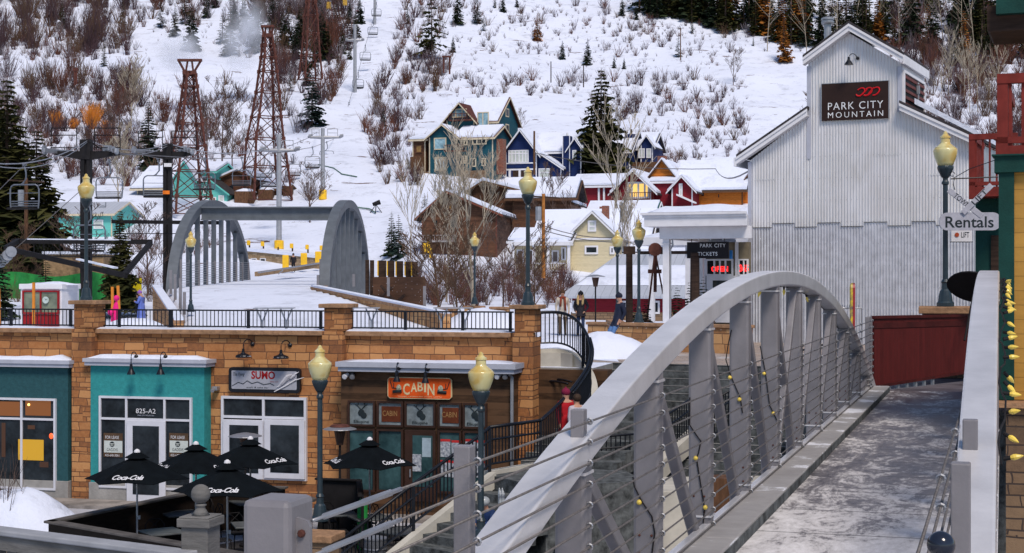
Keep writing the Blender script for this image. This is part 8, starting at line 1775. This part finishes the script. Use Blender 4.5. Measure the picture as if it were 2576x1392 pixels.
# ---- people ---------------------------------------------------------------------------------------------
SKIN = pm('skin', (.48, .27, .19), .6, var=.08)
def person(label, loc, face, h=1.75, coat=(.05, .05, .06), legs=(.03, .03, .05), hair=(.05, .03, .02), hat=None, pose='stand', long=0, hairlen=0, scarf=None, bag=None, helmet=None, group=None, fat=1.0, look=0):
    """face: direction the person faces (radians, 0 = +x)"""
    t = thing('person', label, 'person', loc, face-pi/2); s = h/1.75     # local: faces +y
    J = {'pel': (0, 0, .95), 'wai': (0, 0, 1.12), 'che': (0, .01, 1.35), 'nec': (0, 0, 1.50), 'hd0': (0, .01, 1.58), 'hd1': (0, .02, 1.66), 'hd2': (0, .01, 1.73)}
    for q, sx in (('l', -1), ('r', 1)):
        J[q+'hip'] = (sx*.09, 0, .90); J[q+'kne'] = (sx*.10, .02, .50); J[q+'ank'] = (sx*.11, -.02, .09); J[q+'toe'] = (sx*.12, .15, .04)
        J[q+'sho'] = (sx*.19, 0, 1.43); J[q+'elb'] = (sx*.25, -.03, 1.15); J[q+'wri'] = (sx*.24, .08, .92); J[q+'han'] = (sx*.23, .12, .86)
    def mv(d):
        for k, v in d.items(): J[k] = v
    if pose == 'pockets': mv({'lelb': (-.29, -.06, 1.17), 'relb': (.29, -.06, 1.17), 'lwri': (-.19, .10, 1.00), 'rwri': (.19, .10, 1.00), 'lhan': (-.16, .14, .96), 'rhan': (.16, .14, .96)})
    if pose == 'phone': mv({'lelb': (-.23, .06, 1.17), 'relb': (.23, .06, 1.17), 'lwri': (-.08, .28, 1.22), 'rwri': (.08, .28, 1.22), 'lhan': (-.04, .34, 1.25), 'rhan': (.04, .34, 1.25), 'hd0': (0, .04, 1.58), 'hd1': (0, .10, 1.64), 'hd2': (0, .12, 1.70)})
    if pose == 'lean': mv({'pel': (0, 0, .93), 'wai': (0, -.06, 1.10), 'che': (0, -.10, 1.33), 'nec': (0, -.10, 1.48), 'hd0': (0, -.08, 1.56), 'hd1': (0, -.05, 1.64), 'hd2': (0, -.06, 1.71), 'lsho': (-.19, -.10, 1.41), 'rsho': (.19, -.10, 1.41), 'lelb': (-.25, -.16, 1.14), 'relb': (.25, -.16, 1.14), 'lwri': (-.22, -.05, .93), 'rwri': (.22, -.05, .93), 'lhan': (-.22, -.02, .87), 'rhan': (.22, -.02, .87), 'lkne': (-.11, .20, .52), 'rkne': (.11, .25, .50), 'lank': (-.12, .30, .10), 'rank': (.14, .42, .10), 'ltoe': (-.12, .46, .05), 'rtoe': (.15, .58, .05)})
    if pose == 'walk': mv({'lkne': (-.10, .16, .52), 'lank': (-.11, .12, .12), 'ltoe': (-.11, .28, .08), 'rkne': (.10, -.02, .50), 'rank': (.11, -.20, .12), 'rtoe': (.12, -.06, .05), 'lwri': (-.24, -.08, .95), 'lhan': (-.24, -.10, .88), 'rwri': (.24, .16, .97), 'rhan': (.23, .22, .93)})
    if pose == 'sit': mv({'pel': (0, 0, .12), 'wai': (0, .02, .27), 'che': (0, .06, .50), 'nec': (0, .09, .64), 'hd0': (0, .12, .72), 'hd1': (0, .16, .79), 'hd2': (0, .16, .86), 'lhip': (-.10, .05, .10), 'rhip': (.10, .05, .10), 'lkne': (-.14, .42, .16), 'rkne': (.14, .42, .16), 'lank': (-.12, .45, -.28), 'rank': (.12, .45, -.28), 'ltoe': (-.12, .60, -.32), 'rtoe': (.12, .60, -.32),
                           'lsho': (-.19, .06, .57), 'rsho': (.19, .06, .57), 'lelb': (-.25, .18, .34), 'relb': (.25, .18, .34), 'lwri': (-.12, .36, .30), 'rwri': (.12, .36, .30), 'lhan': (-.08, .42, .28), 'rhan': (.08, .42, .28)})
    names = []; vs = []; rad = []; ed = []
    def V_(k, p, r): names.append(k); vs.append(Vector(p)*s); rad.append(r*s*fat); return len(vs)-1
    pel = V_('pel', J['pel'], .155); wai = V_('wai', J['wai'], .14); che = V_('che', J['che'], .165); nec = V_('nec', J['nec'], .058); h0_ = V_('hd0', J['hd0'], .075); h1_ = V_('hd1', J['hd1'], .098); h2_ = V_('hd2', J['hd2'], .082)
    ed += [(pel, wai), (wai, che), (che, nec), (nec, h0_), (h0_, h1_), (h1_, h2_)]
    hands = []
    for q in 'lr':
        a = [V_(q+'hip', J[q+'hip'], .105), V_(q+'kne', J[q+'kne'], .066), V_(q+'ank', J[q+'ank'], .05), V_(q+'toe', J[q+'toe'], .042)]; ed += [(pel, a[0])]+list(zip(a, a[1:]))
        a = [V_(q+'sho', J[q+'sho'], .080), V_(q+'elb', J[q+'elb'], .058), V_(q+'wri', J[q+'wri'], .036), V_(q+'han', J[q+'han'], .036)]; ed += [(che, a[0])]+list(zip(a, a[1:])); w_, hn = Vector(J[q+'wri']), Vector(J[q+'han']); d = (hn-w_).normalized(); side = d.cross(Vector((1, 0, 0)) if q == 'l' else Vector((-1, 0, 0))); side = side.normalized() if side.length > .1 else Vector((0, 1, 0))
        for fi, (o, L) in enumerate(((-.026, .058), (-.009, .068), (.009, .064), (.026, .05))):
            e = V_(q+'han', hn+d*L*.6+side*o, .009/fat); e2 = V_(q+'han', hn+d*L+side*o+Vector((0, .012, 0)), .008/fat); ed += [(a[3], e), (e, e2)]
        e = V_(q+'han', hn+side*.045-d*.0, .010/fat); ed.append((a[2], e))
    me = bpy.data.meshes.new('person'); import bmesh; bm = bmesh.new(); sk = bm.verts.layers.skin.verify()
    bv = [bm.verts.new(v) for v in vs]
    for i, b_ in enumerate(bv): b_[sk].radius = (rad[i]*(1.12 if names[i] in ('pel', 'wai', 'che') else 1), rad[i]*(.78 if names[i] in ('pel', 'wai', 'che') else 1))
    bv[0][sk].use_root = True
    for a, b_ in ed: bm.edges.new((bv[a], bv[b_]))
    bm.to_mesh(me); bm.free(); tmp = bpy.data.objects.new('tmp', me); C.objects.link(tmp); m1 = tmp.modifiers.new('s', 'SKIN'); m1.use_smooth_shade = True; tmp.modifiers.new('u', 'SUBSURF').levels = 1; bpy.context.view_layer.update()
    me2 = bpy.data.meshes.new_from_object(tmp.evaluated_get(bpy.context.evaluated_depsgraph_get())); bpy.data.objects.remove(tmp)
    k = '%.2f_%.2f_%.2f' ; mc = pm('coat_'+k % coat, coat, .8, var=.12, scale=8); ml = pm('trousers_'+k % legs, legs, .8, var=.15, scale=8); mh = pm('hair_'+k % hair, hair, .7, var=.25, scale=20); shoe = pm('boots', (.02, .018, .016), .6)
    for m_ in (SKIN, mc, ml, shoe): me2.materials.append(m_)
    segs = [(vs[a], vs[b_], names[a], names[b_]) for a, b_ in ed]
    for p_ in me2.polygons:
        c = p_.center; best = 1e9; nm = ''
        for a, b_, na, nb in segs:
            ab = b_-a; tt = max(0, min(1, (c-a).dot(ab)/max(1e-9, ab.length_squared))); dd = (c-(a+ab*tt)).length
            if dd < best: best = dd; nm = na if tt < .5 else nb
        k_ = nm[-3:]
        p_.material_index = 0 if k_ in ('hd0', 'hd1', 'hd2', 'nec', 'han') else 1 if k_ in ('wri', 'elb', 'sho', 'che', 'wai') else (2 if k_ in ('kne', 'hip', 'pel') else 3)
        if k_ in ('pel', 'hip') and c.z > .72*s and pose != 'sit': p_.material_index = 1
        if k_ == 'ank' and c.z > .13*s and pose != 'sit': p_.material_index = 2
        p_.use_smooth = True
    bo = bpy.data.objects.new('body', me2); C.objects.link(bo); bo.parent = t
    H = Vector(J['hd1'])*s; Hd = Matrix.Translation(H) @ Matrix.Rotation(look, 4, 'Z')
    def L(name, mat, fn, smooth=True): mb = MB(wm(t) @ Hd); fn(mb); return mb.build(name, mat, t, smooth=smooth)
    L('nose', SKIN, lambda mb: mb.ball((0, .098*s, -.01), .016*s, 6, 5, (.7, 1, 1.3))); L('eyes', BLACKM, lambda mb: (mb.ball((-.033*s, .088*s, .018), .010*s, 6, 4), mb.ball((.033*s, .088*s, .018), .010*s, 6, 4)))['kind'] = 'stuff'; L('mouth', pm('lips', (.35, .1, .09), .6), lambda mb: mb.ball((0, .088*s, -.05*s), .018*s, 6, 4, (1.3, .5, .4)))
    if hat: L('hat', pm('hat_'+k % hat, hat, .9, var=.12, scale=20), lambda mb: (mb.ball((0, -.008, .05*s), .114*s, 14, 8, (1, 1.05, .92)), mb.ball((0, 0, .155*s), .03*s, 8, 5)))
    elif helmet: L('helmet', pm('helmet', helmet, .3), lambda mb: mb.ball((0, -.01, .04*s), .135*s, 14, 8, (1, 1.15, .95))); L('goggles', BLACK, lambda mb: mb.ball((0, .10*s, .03), .055*s, 10, 6, (1.5, .6, .7)))
    else: L('hair', mh, lambda mb: mb.ball((0, -.028*s, .035*s), .112*s, 14, 9, (1, 1, 1.0)))
    if hairlen: L('long_hair', mh, lambda mb: (mb.tube([(-.085*s, .0, .02), (-.11*s, .03, -.12), (-.10*s, .09, -.12-hairlen), (-.08*s, .1, -.2-hairlen)], [.035, .05, .05, .015], 7), mb.tube([(.085*s, .0, .02), (.11*s, .03, -.12), (.10*s, .09, -.12-hairlen), (.08*s, .1, -.2-hairlen)], [.035, .05, .05, .015], 7)))['kind'] = 'stuff'
    if long: # coat skirt
        mb = MB(wm(t)); mb.lathe([(.235*s, (.92-long)*s), (.215*s, (.95-long)*s), (.185*s, .85*s), (.165*s, 1.02*s), (.15*s, 1.15*s)], n=18); mb.v = mb.v; mb.build('coat_skirt', mc, t, smooth=True)
    if scarf: mb = MB(wm(t)); ms = pm('scarf_'+k % scarf, scarf, .9, scale=10); mb.tube([(.1*cos(a)*s, .085*sin(a)*s, 1.50*s) for a in np.linspace(0, 2*pi, 12)], .045*s, 6); mb.tube([(-.07*s, .12*s, 1.48*s), (-.09*s, .17*s, 1.25*s), (-.10*s, .17*s, .98*s)], .042*s, 6); mb.tube([(.07*s, .12*s, 1.48*s), (.09*s, .17*s, 1.3*s), (.10*s, .17*s, 1.14*s)], .042*s, 6); mb.build('scarf', ms, t, smooth=True)['kind'] = 'stuff'
    if bag: mb = MB(wm(t)); mb.ball((0, -.20*s, 1.25*s), .16*s, 10, 7, (1, .6, 1.3)); mb.build('backpack', pm('backpack', bag, .8), t, smooth=True)
    return t
CAMD = lambda p: atan2(-p.y, -p.x)
p = P(1415, 0, 63); person('person in a pale sweater with a rust scarf standing by the patio heater', (p.x, 63, .02), CAMD(p)+.1, 1.80, coat=(.50, .44, .37), legs=(.10, .07, .045), hair=(.07, .035, .02), scarf=(.22, .05, .03))
p = P(1461, 0, 62.5); person('person with long blond hair and a black beanie in a black coat', (p.x, 62.5, .02), CAMD(p)-.2, 1.74, coat=(.02, .018, .025), legs=(.03, .05, .11), hair=(.55, .38, .18), hat=(.015, .015, .02), hairlen=.22, pose='pockets', long=.12)
p = P(1553, 0, 50.2); person('person in a dark hooded jacket and jeans leaning on the planter wall', (p.x, 50.2, .10), pi+.35, 1.74, coat=(.018, .024, .05), legs=(.10, .20, .42), hair=(.02, .02, .03), hat=(.018, .022, .04), pose='lean', fat=1.1)
p = P(1424, 0, 37.6); person('person in a long red coat and maroon hat walking up the curved stair', (p.x, 37.6, -2.02), pi/2+.5, 1.68, coat=(.42, .012, .022), legs=(.06, .04, .03), hat=(.20, .015, .05), pose='walk', long=.3, fat=1.12)
p = P(1451, 0, 37.3); person('person in a pale lilac jacket with dark bobbed hair beside the red coat', (p.x, 37.3, -2.06), pi/2+.6, 1.62, coat=(.50, .46, .52), legs=(.3, .3, .34), hair=(.05, .03, .02), pose='walk', long=.3, fat=1.1)
p = P(1228, 0, 31.9); person('person in a grey helmet and navy ski jacket sitting on the lower steps', (p.x, 31.9, -2.86), CAMD(p)-.7, 1.45, coat=(.015, .035, .11), legs=(.02, .03, .07), helmet=(.35, .38, .40), pose='sit', fat=1.15)
for i, (dx, nm) in enumerate(((.45, 'a'), (.52, 'b'))): mb = MB(); q = P(1256+i*7, 1280, 31.9); mb.tube([q+Vector((0, 0, -.7)), q+Vector((.02, 0, .3)), q+Vector((.0, .03, .42))], [.03, .045, .01], 5); tag(mb.build('ski', pm('pale_ski', (.55, .6, .62), .4, col2=(.05, .06, .1), scale=7)), 'pale ski standing on the steps beside the seated helmeted person', 'ski', 'pale skis beside the seated person')
p = P(356, 0, 76); person('person in a long periwinkle coat and purple hat looking down on the plaza', (p.x, 76, T(p.x, 76)), pi-.25, 1.74, coat=(.13, .19, .58), legs=(.02, .02, .03), hat=(.28, .12, .42), hair=(.05, .03, .02), pose='phone', long=.62, fat=1.15)
p = P(339, 0, 75.6); person('person in black standing close beside the periwinkle coat', (p.x, 76.2, T(p.x, 76)), 0.1, 1.66, coat=(.015, .015, .02), legs=(.015, .015, .02), hair=(.02, .015, .01), hat=(.02, .02, .02))
p = P(738, 0, 150); person('distant person in black standing at the path before the ski run', (p.x, 150, Zv(685, 150)), CAMD(p), 1.75, coat=(.012, .014, .02), legs=(.012, .012, .015), hat=(.02, .02, .02), fat=1.15)
def rider(label, i, dx, coat, helmet=(.3, .3, .32)):
    U, V, w = CHS[i]; q = P(U, V, 2.0*F/w); person(label, (q.x+dx, q.y-.25, q.z-2.80), -pi/2-.1, 1.75, coat=coat, legs=(.015, .015, .02), helmet=helmet, pose='sit', fat=1.2)
rider('single rider in black on the left rope chair', 6, 0, (.012, .015, .03)); rider('rider in red on the chair before the trees', 7, -.4, (.3, .02, .03)); rider('rider in dark blue with a white helmet on the chair before the trees', 7, .4, (.02, .025, .05), (.7, .7, .72))
rider('rider in pink on the highest left rope chair', 8, -.4, (.5, .02, .12)); rider('rider in dark teal on the highest left rope chair', 8, .4, (.02, .05, .06))
